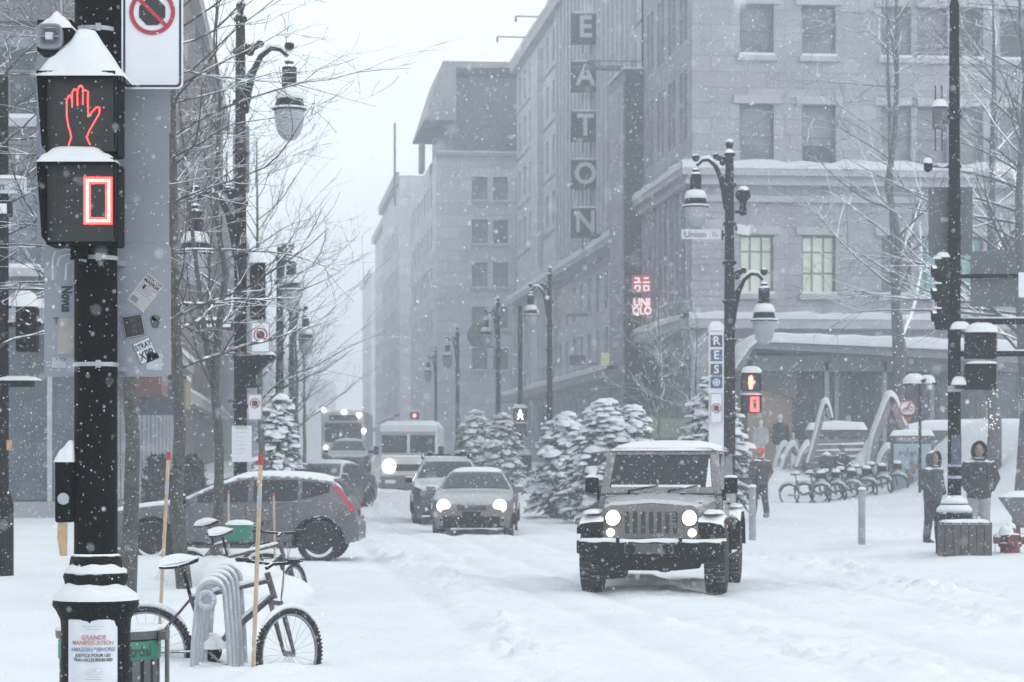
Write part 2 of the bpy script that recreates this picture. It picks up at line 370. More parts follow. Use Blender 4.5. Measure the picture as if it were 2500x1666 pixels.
def ledge(root, M, x0, x1, z0, z1, out, m, name='cornice', snow=0.0, y1=0.02):
    p2 = MB().span((x0, -out, z0), (x1, y1, z1)); o = MB().add([M @ Vector(v) for v in p2.v], p2.f).build(name, m, root)
    if snow > 0:
        n = max(2, int((x1 - x0) / 0.6)); rng = random.Random(int(x0 * 31 + z0 * 7 + x1)); pts = []
        hs = [snow * rng.uniform(0.7, 1.25) for _ in range(n + 1)]
        rows = []
        for k in range(n + 1):
            x = x0 + (x1 - x0) * k / n
            rows.append([M @ Vector((x, -out - .03, z1 - .03)), M @ Vector((x, -out - .02, z1 + hs[k] * .7)), M @ Vector((x, -out * .6, z1 + hs[k])), M @ Vector((x, y1, z1 + hs[k] * 1.1))])
        MB().grid(rows).build('ledge_snow', SNOW, o, smooth=True)
    return o
I4 = Matrix.Identity(4)
SDIR = math.atan2(0.9943, -0.1061)      # street direction angle
CR = math.atan2(0.1061, 0.9943)         # across the street, to the right
def rpt(d): return Vector((17.40 - 0.10673 * d, d, 0))      # foot of the right-hand facade line
def lpt(d): return Vector((-5.0 - 0.0847 * d, d, 0))        # foot of the left-hand facade line
# department store at the corner: front towards the square, side along the street
D0 = 96.0
c0 = rpt(D0)
store = thing('department_store', 'pale limestone department store with lit windows and snowy cornice behind the bare trees', 'building', (c0.x, c0.y, 1.0), CR)
def fx(px): return (px - 1690) * D0 / F
def fz(py): return EYE - (py - HY) * D0 / F - 1.0
wins = []
cols = [(1808, 1893), (1963, 2048), (2162, 2238), (2252, 2330), (2342, 2420), (2462, 2540), (2580, 2660), (2700, 2780), (2850, 2930), (3000, 3080)]
for i, (a, b) in enumerate(cols):
    top = 2 if i < 2 or i > 4 else 2
    wins.append((fx(a), fx(b), fz(-120), fz(-262), GLASS, 1, 2, 0.3))
    wins.append((fx(a), fx(b), fz(132), fz(8), GLASS, 1, 2, 0.22 if i % 2 else 0.0))
    wins.append((fx(a), fx(b), fz(410), fz(252), GLASS, 1, 2, 0.62 if i < 2 else 0.0))
    wins.append((fx(a), fx(b), fz(716), fz(572), LITY if i < 2 else (LITT if i in (3, 4) else GLASS), 3, 3, 0.0))
W0 = 30.0
facade(store, I4, W0, 27.0, wins, STONE)
for i, (a, b) in enumerate(cols[:6]):
    for y_ in (8, 252, 572):
        p = ledge(store, I4, fx(a) - .25, fx(b) + .25, fz(y_) + .02, fz(y_) + .34, 0.10, TRIM, 'window_head')
ledge(store, I4, -0.5, W0, fz(430), fz(412), 0.55, TRIM, 'cornice', 0.34)
ledge(store, I4, -0.3, W0, fz(452), fz(430), 0.34, TRIM, 'cornice_moulding')
ledge(store, I4, -0.15, W0, fz(492), fz(476), 0.15, TRIM, 'string_course')
ledge(store, I4, -0.2, W0, 26.4, 27.2, 0.6, TRIM, 'parapet', 0.3)
ledge(store, I4, -0.2, W0, 5.9, 6.3, 0.4, TRIM, 'shop_cornice', 0.25)
for k in range(14):          # horizontal courses of the rusticated corner, cut as shallow pilaster blocks
    if fz(412) - 0.3 - k * 0.62 > 6.5: ledge(store, I4, -0.02, 1.5, fz(452) - 0.1 - (k + 1) * 0.62 + 0.03, fz(452) - 0.1 - k * 0.62, 0.035, STONE, 'quoin')
# side along the street
LS = 12.0
MS = Matrix.Translation((0, LS, 0)) @ Matrix.Rotation(-math.pi / 2, 4, 'Z')
sw = []
for k in range(4):
    x0 = 0.9 + k * 2.75
    for (za, zb) in ((8.0, 10.6), (13.6, 16.4), (17.6, 20.3), (21.5, 24.2)):
        sw.append((x0, x0 + 0.75, za, zb, GLASS, 1, 2, 0)); sw.append((x0 + 1.0, x0 + 1.75, za, zb, GLASS, 1, 2, 0))
facade(store, MS, LS, 27.0, sw, STONE, sill=False)
ledge(store, MS, 0, LS + .5, fz(430), fz(412), 0.5, TRIM, 'cornice', 0.34)
ledge(store, MS, 0, LS + .3, fz(452), fz(430), 0.3, TRIM, 'cornice_moulding')
ledge(store, MS, 0, LS, 5.9, 6.3, 0.45, TRIM, 'shop_cornice', 0.25)
for k in range(9): ledge(store, MS, 0.25 + k * 1.375, 0.55 + k * 1.375, 6.4, fz(455), 0.14, STONE2, 'pilaster')
MB().span((0.35, 0.35, 0), (W0 - .3, LS + 25, 26.9)).build('inner_block', DARKM, store)
# shop floor glazing with mullions under the side
for k in range(8): 
    p = ledge(store, MS, 0.2 + k * 1.45, 1.45 + k * 1.45, 0.6, 5.2, 0.03, GLASS, 'shop_window')
# long upper block along the street with the vertical name sign
d1, d2 = 108.5, 160.0
e0 = rpt(d2); LE = (d2 - d1) / 0.9943
eat = thing('store_annex', 'tall pale stone store block along the street behind the vertical letter sign', 'building', (e0.x, e0.y, 1.0), SDIR + math.pi)
ew = []
stry = [5.4, 8.2, 14.5, 17.7, 20.9, 23.9]
for k in range(17):
    x0 = 1.2 + k * 3.0
    if abs(x0 - 12.5) < 2.0: continue
    for j, za in enumerate(stry): ew.append((x0, x0 + 1.1, za, za + 1.9, GLASS, 1, 2, 0.4 if (k + j) % 3 == 0 else 0))
EATST = mat('hazed_light_limestone', (0.47, 0.47, 0.51), 0.85, var=0.08, vscale=0.8, courses=(1.5, 0.62, 0.025)); EATS2 = mat('hazed_pilaster', (0.42, 0.42, 0.46), 0.85, var=0.08, vscale=0.8)  # wall and pilasters paled so the colour itself suggests haze
facade(eat, I4, LE, 27.0, ew, EATST, sill=False, rec=0.2)
ledge(eat, I4, 0, LE, 10.95, 11.25, 0.7, TRIM, 'cornice', 0.34)
for z_ in (14.0, 17.2, 20.4, 23.5): ledge(eat, I4, 0, LE, z_, z_ + 0.14, 0.06, GREYW, 'string_course')
for k in range(34):
    ledge(eat, I4, 0.3 + k * 1.5, 0.72 + k * 1.5, 12.0 if k > 14 else 6.2, 26.2 if k > 14 else 10.8, 0.28, EATS2 if k % 2 else EATST, 'pilaster')
ledge(eat, I4, 11.0, 14.6, 3.0, 25.5, 0.35, EATST, 'bay')
ledge(eat, I4, 0, LE, 26.3, 27.0, 0.45, TRIM, 'parapet', 0.3)
ledge(eat, I4, 4, LE - 1, 4.4, 4.8, 1.6, GREYW, 'entrance_canopy', 0.3)
for k in range(20): ledge(eat, I4, 0.4 + k * 2.5, 2.5 + k * 2.5, 0.5, 4.0, 0.03, GLASS, 'shop_window')
MB().span((0.3, 0.25, 0), (LE - .1, 22, 26.9)).build('inner_block', DARKM, eat)
MB().tube([(16, 2, 27.1), (16, -1.8, 27.15)], .05, 6).tube([(16, -1.8, 27.15), (16, -1.8, 26.8)], .08, 6).build('roof_bracket', FRAME, eat)
MB().tube([(9, 2, 27.1), (9, -2.2, 27.15)], .05, 6).tube([(9, -2.2, 27.15), (9, -2.2, 26.8)], .08, 6).build('roof_bracket', FRAME, eat)
# dark projecting blade tower
bd = 108.0; b0 = rpt(bd)
bl = thing('blade_tower', 'dark projecting shaft between the two store facades above the red sign', 'tower', (b0.x, b0.y, 1.2), CR)
BW = 46 * bd / F
def bz(py): return EYE - (py - HY) * bd / F - 1.2
MB().span((-BW, 0, bz(1010)), (0.1, 4.6, bz(170))).build('shaft', mat('slate_cladding', (0.045, 0.05, 0.068), 0.5, var=0.15, vscale=0.8), bl)
MB().span((-BW - .05, .3, bz(1000)), (-BW - .003, 4.4, bz(200))).build('side_panel', STONE, bl)
MB().span((-BW - .1, -.06, bz(170)), (.12, 4.6, bz(165))).build('cap_snow', SNOW, bl)
for k in range(6): MB().tube([(-BW - 1.6 + k * .5, 0.5, bz(146)), (-BW - 1.1 + k * .5, 0.5, bz(146))], .035, 5).tube([(-BW - 1.1 + k * .5, .5, bz(146)), (-BW - 1.1 + k * .5, .5, bz(170))], .03, 5).build('railing', FRAME, bl)
MB().span((-BW - 1.7, .4, bz(166)), (-BW, .9, bz(158))).build('gantry', FRAME, bl)
# vertical letters
ld = 121.6; l0 = rpt(ld)
SIGNK = mat('sign_dark_face', (0.015, 0.018, 0.026), 0.5, var=0.15, vscale=2)
SIGNW = mat('sign_letter', (0.55, 0.56, 0.60), 0.5, var=0.06)
sg = thing('store_name_sign', 'vertical sign of five dark squares with pale letters spelling EATON', 'sign', (l0.x, l0.y, 0), 0)
for ch, py in zip('EATON', (32, 150, 272, 390, 508)):
    z1 = EYE - (py - HY) * ld / F; s_ = 70 * ld / F
    b = MB().span((-s_ - .02, 0, z1 - s_), (0.0, .9, z1)).build('letter_box', SIGNK, sg)
    MB().span((-s_, -.05, z1 - .08), (-.04, -.003, z1 - .03)).build('box_trim', FRAME, b)
    text(ch, 1.5, SIGNW, b, (-s_ / 2 - .01, -.03, z1 - s_ / 2 - .02), name='letter', sx=0.92, ext=0.02, bold=0.035)
    MB().dome((-s_ / 2, .45, z1), s_ / 2 + .03, .46, .13, sq=1.6, seed=ord(ch)).build('snow_cap', SNOW, b, smooth=True)
    MB().span((-.5, .3, z1 - s_ - .6), (-.42, .5, z1 - s_)).build('sign_bracket', FRAME, b); MB().span((-.9, .3, z1 - s_ - .6), (-.82, .5, z1 - s_)).build('sign_bracket', FRAME, b)
# red lit shop sign
ud = 104.0; u0 = rpt(ud)
REDSIGN = mat('red_sign_face', (0.35, 0.06, 0.08), 0.5, var=0.05, emit=(0.75, 0.12, 0.16), es=0.35)
LITW = mat('lit_white_letter', (0.9, 0.9, 0.9), 0.5, var=0, emit=(1.0, 0.93, 0.94), es=0.9)
us = thing('red_shop_sign', 'red double square shop sign with glowing white letters on the dark shaft', 'sign', P(1567, 770, ud), 0)
k_ = ud / F
for row, (pya, pyb) in enumerate(((672, 714), (728, 770))):
    z1, z0 = (770 - pya) * k_, (770 - pyb) * k_; b = MB().span((-22 * k_, 0, z0), (22 * k_, .3, z1)).build('sign_box', REDSIGN, us)
    if row:
        text('UNI', 0.46, LITW, b, (0, -.02, z0 + .54), sx=0.92, bold=0.012); text('QLO', 0.46, LITW, b, (0, -.02, z0 + .18), sx=0.85, bold=0.012)
    else:   # the four block characters, two by two
        q = 0.09
        def bar(mb, x, z, wx, wz): mb.span((x, -.03, z), (x + wx, -.004, z + wz))
        def glyph(ox, oz, bars):
            mb = MB()
            for (x, z, wx, wz) in bars: bar(mb, ox + x * q, oz + z * q, wx * q, wz * q)
            mb.build('block_character', LITW, b)
        glyph(-.34, z0 + .40, [(0, 0, 3.3, .6), (.4, 2.0, 2.2, .6), (2.0, .6, .6, 1.4)])
        glyph(.05, z0 + .40, [(.3, 2.0, 2.4, .6), (0, 0, 3.2, .6)])
        glyph(-.34, z0 + .05, [(.5, 2.2, 2.6, .6), (2.5, .6, .6, 1.6), (1.2, 0, 1.9, .6), (.2, 1.0, .6, 1.2)])
        glyph(.05, z0 + .05, [(.2, 0, .6, 2.8), (2.4, 0, .6, 2.8), (.8, 2.2, 1.6, .6), (.8, 0, 1.6, .6)])
# building with the overhanging roof further on
d3 = 163.0; k3 = d3 / F; x3 = P(1065, 0, d3).x
b3 = thing('overhang_building', 'hazy grey building with a slanted overhanging roof beyond the lettered store', 'building', (x3, d3, 1.5), CR)
def q3x(px): return (px - 1065) * k3
def q3z(py): return EYE - (py - HY) * k3 - 1.5
wn3 = []
for (a, b) in ((1153, 1191), (1205, 1242), (1262, 1300)):
    for (c, d) in ((490, 430), (596, 535), (702, 640), (805, 748), (905, 850)): wn3.append((q3x(a), q3x(b), q3z(c), q3z(d), GLASS, 1, 2, 0))
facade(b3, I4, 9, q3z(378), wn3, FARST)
MB().span((q3x(1108), .4, q3z(378)), (9, 20, q3z(186))).build('roof_house', DARKM, b3)
MB().prism([(q3x(1080), q3z(152)), (q3x(1290), q3z(152)), (q3x(1290), q3z(166)), (q3x(1112), q3z(168)), (q3x(1112), q3z(296)), (q3x(1034), q3z(296))], -.6, 12).build('overhanging_roof', GREYW, b3)
ledge(b3, I4, -.1, 9, q3z(380), q3z(372), .3, TRIM, 'ledge', .1)
M3 = Matrix.Translation((0, 26, 0)) @ Matrix.Rotation(-math.pi / 2, 4, 'Z')
w3 = [(1.5 + k * 3.2, 2.9 + k * 3.2, q3z(c), q3z(d), GLASS, 1, 2, 0) for k in range(7) for (c, d) in ((490, 430), (596, 535), (702, 640), (805, 748))]
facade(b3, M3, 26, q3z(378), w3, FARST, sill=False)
MB().span((.3, .3, 0), (8.8, 25.5, q3z(380))).build('inner_block', DARKM, b3)
MB().tube([(q3x(1010), 22, q3z(420)), (q3x(1010), 22, q3z(190))], .09, 6).build('flagpole', FRAME, b3)
MB().span((q3x(1036), 4, q3z(330)), (q3x(1048), 6, q3z(400))).build('roof_duct', GREYW, b3)
# fainter blocks down the street, right
def far_block(name, label, pxl, d, top, wid, dep, m, wrow, seed, left=False, base=1.5):
    kk = d / F; o = thing(name, label, 'building', (P(pxl, 0, d).x, d, base), CR if not left else math.atan2(0.0845, 0.996))
    hh = EYE - (top - HY) * kk - base; rng = random.Random(seed)
    ww = [(0.9 + i * 2.6, 2.1 + i * 2.6, 4.2 + j * 3.4, 6.1 + j * 3.4, GLASS, 1, 2, 0) for i in range(int((wid - 1) / 2.6)) for j in range(int((hh - 6) / 3.4))]
    if left:
        facade(o, Matrix.Translation((-wid, 0, 0)), wid, hh, [(a, b, c, e, *r) for (a, b, c, e, *r) in ww], m, sill=False)
        ML = Matrix.Rotation(math.pi / 2, 4, 'Z')
    else:
        facade(o, I4, wid, hh, ww, m, sill=False)
        ML = Matrix.Translation((0, dep, 0)) @ Matrix.Rotation(-math.pi / 2, 4, 'Z')
    w2 = [(1.0 + i * 3.4, 2.5 + i * 3.4, 4.2 + j * 3.4, 6.1 + j * 3.4, GLASS, 1, 2, 0) for i in range(int((dep - 1) / 3.4)) for j in range(int((hh - 6) / 3.4))]
    facade(o, ML, dep, hh, w2, m, sill=False)
    ledge(o, ML, 0, dep, hh - .6, hh, .4, TRIM, 'cornice', .25); ledge(o, ML, 0, dep, 3.4, 3.8, .4, TRIM, 'shop_cornice', .2)
    x0, x1 = (-wid + .3, -.32) if left else (.32, wid - .3)
    MB().span((x0, .32, 0), (x1, dep - .2, hh - .05)).build('inner_block', GREYW, o)
    return o
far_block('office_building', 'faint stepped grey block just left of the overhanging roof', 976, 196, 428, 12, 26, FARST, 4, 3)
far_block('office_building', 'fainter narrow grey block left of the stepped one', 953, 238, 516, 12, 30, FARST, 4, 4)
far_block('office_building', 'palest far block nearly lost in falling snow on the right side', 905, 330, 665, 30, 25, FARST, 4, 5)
# left-hand side of the street
ll = math.atan2(0.996, -0.0845)
a1 = lpt(60)
L1 = thing('corner_building', 'pale brick corner building with a tall glazed shopfront at the far left', 'building', (a1.x, a1.y, 0.1), math.atan2(0.0845, 0.996))
wl1 = [(1.3 + i * 3.1, 2.9 + i * 3.1, 6.3 + j * 3.7, 8.7 + j * 3.7, GLASS, 2, 2, 0.3 * ((i + j) % 2)) for i in range(6) for j in range(4)]
facade(L1, Matrix.Translation((-20, 0, 0)), 20, 24, wl1, BRICKP)
ledge(L1, Matrix.Translation((-20, 0, 0)), 0, 20.3, 4.9, 5.3, .5, GREYW, 'shop_cornice', .3)
SHOPG = mat('shop_glass', (0.05, 0.066, 0.082), 0.15, var=0.5, vscale=1.4, spec=0.5)
for i in range(16):
    MB().span((-19.6 + i * 1.22, -.06, .55), (-18.5 + i * 1.22, -.01, 4.6)).build('shop_window', SHOPG, L1)
    MB().span((-18.5 + i * 1.22, -.16, .0), (-18.38 + i * 1.22, -.005, 4.85)).build('mullion', STEEL if i % 3 else FRAME, L1)
MB().span((-20, -.2, -.3), (0.05, -.002, .5)).build('plinth', GREYW, L1)
ML1 = Matrix.Rotation(math.pi / 2, 4, 'Z')
facade(L1, ML1, 34, 24, [(1.2 + i * 3.2, 3.0 + i * 3.2, 6.3 + j * 3.7, 8.7 + j * 3.7, GLASS, 2, 2, 0) for i in range(10) for j in range(4)], BRICKP)
ledge(L1, ML1, 0, 34, 4.9, 5.3, .6, GREYW, 'shop_cornice', .3); ledge(L1, ML1, 0, 34, 16.9, 17.3, .35, TRIM, 'string_course', .15)
for i in range(16): ledge(L1, ML1, .3 + i * 2.1, 2.1 + i * 2.1, .5, 4.4, .03, SHOPG, 'shop_window')
for i, (m_, z_) in enumerate(((mat('red_awning', (0.17, 0.07, 0.07), .7), 3.4), (mat('blue_board', (0.06, 0.07, 0.12), .6), 3.0), (mat('yellow_board', (0.28, 0.24, 0.14), .6), 3.3))):
    ledge(L1, ML1, 8 + i * 7, 11 + i * 7, z_, z_ + 1.0, .9, m_, 'shop_board', .18)
MB().span((-19.7, .35, 0), (-.33, 33.5, 23.9)).build('inner_block', DARKM, L1)
a2 = lpt(95)
far_block('brick_building', 'tall reddish brick block behind the twin-arm lamp at the left', 438, 95.5, -140, 14, 50, BRICKR, 4, 7, left=True, base=.6)
far_block('office_building', 'hazy grey block beyond the brick one on the left of the street', 556, 150, 470, 14, 78, GREYW, 4, 8, left=True)
far_block('office_building', 'low faint building at the far end of the left pavement', 624, 232, 720, 14, 120, GREYW, 4, 9, left=True)
hb = thing('hanging_sign', 'plain grey hanging panel sticking out from the brick block on the left', 'sign', P(588, 470, 120), 0)
MB().span((-.40, 0, 0), (.40, .25, 3.3)).build('panel', mat('grey_panel', (0.16, 0.165, 0.185), .6), hb, bevel=.02)
MB().span((-1.6, .08, 2.9), (-.38, .16, 3.0)).span((-1.6, .08, .3), (-.38, .16, .4)).build('bracket', FRAME, hb)
# far closing mass of the street
vb = thing('office_building', 'ghostly far block closing the end of the street in the snowfall', 'building', (-48, 520, 1.5), 0)
MB().span((-30, 0, 0), (8, 30, 18)).span((-25, 4, 18), (2, 28, 24)).build('wall', STONE2, vb)
# ------------------------------------------------------------------ air full of falling snow
hz = MB().span((-165, -45, -1.6), (165, 700, 30)).build('haze', SNOW, None, kind='stuff')
hm = bpy.data.materials.new('haze_air'); hm.use_nodes = True; hn = hm.node_tree
hn.nodes.remove(hn.nodes['Principled BSDF']); pv = hn.nodes.new('ShaderNodeVolumePrincipled')
pv.inputs['Color'].default_value = (0.95, 0.97, 1.0, 1); pv.inputs['Density'].default_value = 0.0031; pv.inputs['Anisotropy'].default_value = 0.75
hn.links.new(pv.outputs[0], hn.nodes['Material Output'].inputs['Volume'])
hz.data.materials.clear(); hz.data.materials.append(hm); hz['label'] = 'pale snow-filled air over the whole street'
# ------------------------------------------------------------------ near post with pedestrian signal
PD = 12.3; PK = PD / F
pbase = P(234, 0, PD); pz0 = gz(pbase.x, PD) - 0.05
POST = Vector((pbase.x, PD, pz0))
def lx(px): return (px - 234) * PK
def lz(py): return EYE - (py - HY) * PK - pz0
post = thing('signal_post', 'thick black signal post in the left foreground with snow on its flared base', 'post', POST)
MB().lathe([(.112, lz(1400)), (.110, lz(1330)), (.108, lz(600)), (.106, lz(-160))], 28).build('shaft', BLACK, post, smooth=True)
MB().lathe([(.175, -.1), (.175, lz(1530)), (.178, lz(1512)), (.20, lz(1490)), (.218, lz(1478)), (.216, lz(1464)), (.20, lz(1458)), (.13, lz(1440)), (.155, lz(1425)), (.165, lz(1408)), (.160, lz(1400)), (.135, lz(1385)), (.128, lz(1362)), (.122, lz(1356)), (.11, lz(1352))], 32).build('base', BLACKS, post, smooth=True)
for (r0, r1, ya, yb, s_) in ((.215, .12, 1464, 1402, 3), (.158, .112, 1402, 1360, 4)):
    n = 32; mb = MB(); rng = random.Random(s_); rows = []
    for j in range(n + 1):
        a = 2 * math.pi * j / n; q = 1 + 0.12 * math.sin(a * 3 + s_) + 0.08 * math.sin(a * 7)
        h = (lz(yb) - lz(ya)); f_ = 0.75 + 0.25 * max(0, -math.sin(a + .1)) ** 2
        rows.append([(math.cos(a) * r0, math.sin(a) * r0, lz(ya) - .006), (math.cos(a) * r0 * .99, math.sin(a) * r0 * .99, lz(ya) + .025 * q), (math.cos(a) * (r0 * .55 + r1 * .45), math.sin(a) * (r0 * .55 + r1 * .45), lz(ya) + h * .55 * q * f_), (math.cos(a) * r1 * 1.0, math.sin(a) * r1, lz(ya) + h * .95 * q * f_), (math.cos(a) * r1 * .9, math.sin(a) * r1 * .9, lz(ya) + h * .97 * f_)])
    mb.grid(rows).build('snow_collar', SNOW, post, smooth=True)
for y_ in (76, 632, 891): MB().lathe([(.112, lz(y_ + 5)), (.1135, lz(y_ + 5)), (.1135, lz(y_ - 5)), (.112, lz(y_ - 5))], 28).span((.02, -.125, lz(y_ + 9)), (.045, -.112, lz(y_ - 9))).build('steel_band', STEEL, post, smooth=True)
MB().tube([(-.02, -.16, lz(628)), (-.12, -.17, lz(614)), (-.17, -.17, lz(622)), (-.185, -.17, lz(640)), (-.185, -.17, lz(690))], .008, 8).tube([(-.02, -.16, lz(645)), (-.11, -.17, lz(626)), (-.15, -.17, lz(634)), (-.165, -.17, lz(655))], .007, 8).tube([(-.1, -.16, lz(648)), (-.12, -.16, lz(652)), (-.125, -.16, lz(690))], .006, 8).build('conduit', STEEL, post, smooth=True)
MB().lathe([(.045, lz(640)), (.045, lz(585)), (.035, lz(580))], 14, (-.06 + .0, -.15, 0)).span((-.09, -.16, lz(612)), (.08, -.05, lz(596))).build('signal_bracket', BLACK, post)
# poster wrapped round the base
PAPER = mat('paper', (0.60, 0.61, 0.66), .8, var=.05, vscale=8, bump=.2, bscale=8)
pst = thing('protest_poster', 'white paper poster with red, blue and black lettering taped round the post base', 'poster', POST)
rows = []
for j in range(13):
    a = math.radians(-90 - 44 + 88 * j / 12 + 4); r_ = .181 + .004 * math.sin(j * .9)
    rows.append([(math.cos(a) * r_ * .98, math.sin(a) * r_, lz(1690) + i * (lz(1508) - lz(1690)) / 6) for i in range(7)])
MB().grid(rows).build('sheet', PAPER, pst, smooth=True)
PR = mat('poster_red', (0.42, 0.18, 0.17), .7, var=.25, vscale=30); PB = mat('poster_blue', (0.13, 0.19, 0.34), .7, var=.3, vscale=30); PKk = mat('poster_black', (0.05, 0.05, 0.065), .7, var=.3, vscale=30)
def wraptext(body, size, m, py, pxc=245, sx=1.0, bold=.0006):
    o = text(body, size, m, pst, (0, 0, 0), rot=(0, 0, 0), sx=1, ext=0, bold=bold)
    for v in o.data.vertices:
        a = -math.pi / 2 + math.radians(1) + (v.co.x * sx + (pxc - 240) * PK) / .183
        z = v.co.y + lz(py); v.co = (math.cos(a) * .1868, math.sin(a) * .1868, z)
wraptext('GRANDE', .030, PR, 1551, 248, 1.02); wraptext('MANIFESTATION', .028, PR, 1564, 246, 1.0); wraptext('AMAZON DEHORS!', .027, PB, 1580, 246, .98)
wraptext('JUSTICE POUR LES', .021, PKk, 1594, 246, 1.05); wraptext('TRAVAILLEURS/EUSES', .021, PKk, 1605, 246, 1.0)
for i, (t_, y_) in enumerate((('o  ....................    o  ................', 1523), ('o  ............................', 1530), ('.   ....................', 1627), ('.   ............................................', 1632), ('.   .................................................', 1638), ('.   ...................................', 1644), ('.   ..............................................', 1650))): wraptext(t_, .012, PKk, y_, 246, .75, .0002)
# pedestrian signal: two stacked heads
FACE = mat('signal_lens', (0.012, 0.014, 0.014), .35, var=.4, vscale=30)
LEDR = mat('red_led', (.8, .1, .1), .4, var=0, emit=(1.0, .075, .065), es=4.0)
LEDW = mat('bright_red_led', (.8, .2, .2), .4, var=0, emit=(1.0, .30, .26), es=4.2)
LEDO = mat('dark_led', (.05, .055, .055), .3, var=0)
ps = thing('pedestrian_signal', 'black pedestrian signal showing a red hand above a red zero, snow heaped on top', 'traffic signal', POST + Vector((.064, 0, -.046)))
HX0, HX1 = 97, 281
def head(ytop, ybot, name):
    yf = -.36
    h = MB().span((lx(HX0 + 8), yf + .09, lz(ybot)), (lx(HX1 - 2), yf + .30, lz(ytop + 3))).build(name, BLACK, ps, bevel=.012)
    v = MB(); t = .008                                   # open hood round the lens, a little splayed
    o_ = [(lx(HX0 - 3), lz(ytop)), (lx(HX1), lz(ytop)), (lx(HX1 + 1), lz(ybot - 14)), (lx(HX0 + 10), lz(ybot - 14))]
    i_ = [(lx(HX0 + 10), lz(ytop + 7)), (lx(HX1 - 6), lz(ytop + 7)), (lx(HX1 - 6), lz(ybot - 4)), (lx(HX0 + 12), lz(ybot - 4))]
    for a in range(4):
        b = (a + 1) % 4
        if a == 2: continue
        p0, p1, q0, q1 = o_[a], o_[b], i_[a], i_[b]
        A = [(p0[0], yf - .03, p0[1]), (p1[0], yf - .03, p1[1]), (q1[0], yf + .10, q1[1]), (q0[0], yf + .10, q0[1])]
        c = Vector(((lx(HX0) + lx(HX1)) / 2, 0, (lz(ytop) + lz(ybot)) / 2))
        Bv = [tuple(Vector(p) + (Vector((c.x - p[0], 0, c.z - p[2])).normalized() * .012)) for p in A]
        v.add(A + Bv, [(0, 1, 2, 3), (7, 6, 5, 4), (0, 4, 5, 1), (2, 6, 7, 3), (1, 5, 6, 2), (3, 7, 4, 0)])
    v.build('visor', BLACK, h)
    MB().span((lx(HX0 + 14), yf + .075, lz(ybot - 8)), (lx(HX1 - 8), yf + .088, lz(ytop + 10))).build('lens', FACE, h)
    return h, yf + .066
h1, yl = head(181, 372, 'signal_head'); h2, yl2 = head(387, 588, 'signal_head')
c_ = 0.38256
def dots(mb, pts, step, r, y):
    acc = 0
    for (ax, az), (bx_, bz_) in zip(pts[:-1], pts[1:]):
        L = math.hypot(bx_ - ax, bz_ - az); t = acc
        while t < L:
            x = ax + (bx_ - ax) * t / L; z = az + (bz_ - az) * t / L
            mb.lathe([(r, y + .004), (r * .8, y)], 6, (lx(x * c_), 0, lz(z * c_)), ax='Y'); t += step
        acc = t - L
hand = [[(425, 918), (440, 870), (436, 840), (422, 795), (413, 740), (412, 640), (424, 610), (436, 606), (446, 640), (446, 684)],
        [(446, 640), (447, 585), (462, 566), (478, 580), (480, 672)], [(480, 590), (486, 555), (502, 545), (514, 560), (513, 672)],
        [(513, 580), (530, 574), (546, 586), (544, 680)], [(544, 600), (546, 738), (566, 716), (598, 680), (618, 684), (616, 718), (580, 782), (552, 830), (538, 866), (550, 900), (562, 918)]]
mb = MB()
for pl in hand: dots(mb, pl, 12.5, .0042, yl)
mb.build('red_hand', LEDR, h1, kind='stuff')
mb = MB()
for q_ in (8, 18): dots(mb, [(527 + q_, 1124 + q_), (688 - q_, 1124 + q_), (688 - q_, 1402 - q_), (527 + q_, 1402 - q_), (527 + q_, 1124 + q_)], 12, .0047, yl2)
mb.build('red_digit', LEDW, h2, kind='stuff')
mb = MB()
for q_ in (-4, 30): dots(mb, [(527 + q_, 1124 + q_), (688 - q_, 1124 + q_), (688 - q_, 1402 - q_), (527 + q_, 1402 - q_), (527 + q_, 1124 + q_)], 12, .0047, yl2)
mb.build('red_digit_edge', LEDR, h2, kind='stuff')
mb = MB()
for i in range(12):
    for j in range(22):
        if (i < 3 or i > 8 or j < 3 or j > 18 or 9 < j < 13): dots(mb, [(345 + i * 13, 1130 + j * 13), (346 + i * 13, 1130 + j * 13)], 5, .003, yl2)
mb.build('unlit_digit', LEDO, h2, kind='stuff')
# snow on the heads: boxy heaps
def heap(parent, x0, x1, y0, y1, z0, prof, name='snow_cap', seed=1, nx=16, ny=8, over=.0):
    """heap over a rectangle; prof(t) = height along x in metres"""
    rows = []; rng = random.Random(seed)
    for i in range(nx + 1):
        t = i / nx; row = []
        for j in range(ny + 1):
            s_ = j / ny; e = (max(0, 1 - abs(2 * s_ - 1) ** 3)) ** .6
            hh = prof(t) * e * (1 + .04 * math.sin(9 * t + 5 * s_ + seed)); x = x0 + (x1 - x0) * t
            row.append((x, y0 + (y1 - y0) * s_, z0 - (over if j in (0, ny) or i in (0, nx) else 0) + (hh if 0 < i < nx else 0)))
        rows.append(row)
    return MB().grid(rows).build(name, SNOW, parent, smooth='all')
def pl(pts):
    def f_(t):
        for (a, ha), (b, hb) in zip(pts[:-1], pts[1:]):
            if a <= t <= b:
                q_ = (t - a) / (b - a); q_ = q_ * q_ * (3 - 2 * q_); return ha + (hb - ha) * q_
        return pts[-1][1]
    return f_
heap(ps, lx(93), lx(300), -.40, -.02, lz(186), pl([(0, .0), (.12, .10), (.33, .17), (.45, .235), (.62, .235), (.75, .15), (.88, .06), (1, .0)]), over=.015, seed=2)
heap(ps, lx(95), lx(286), -.405, -.24, lz(391), pl([(0, .0), (.08, .035), (.22, .068), (.7, .072), (.85, .035), (1, 0)]), over=.012, seed=3)
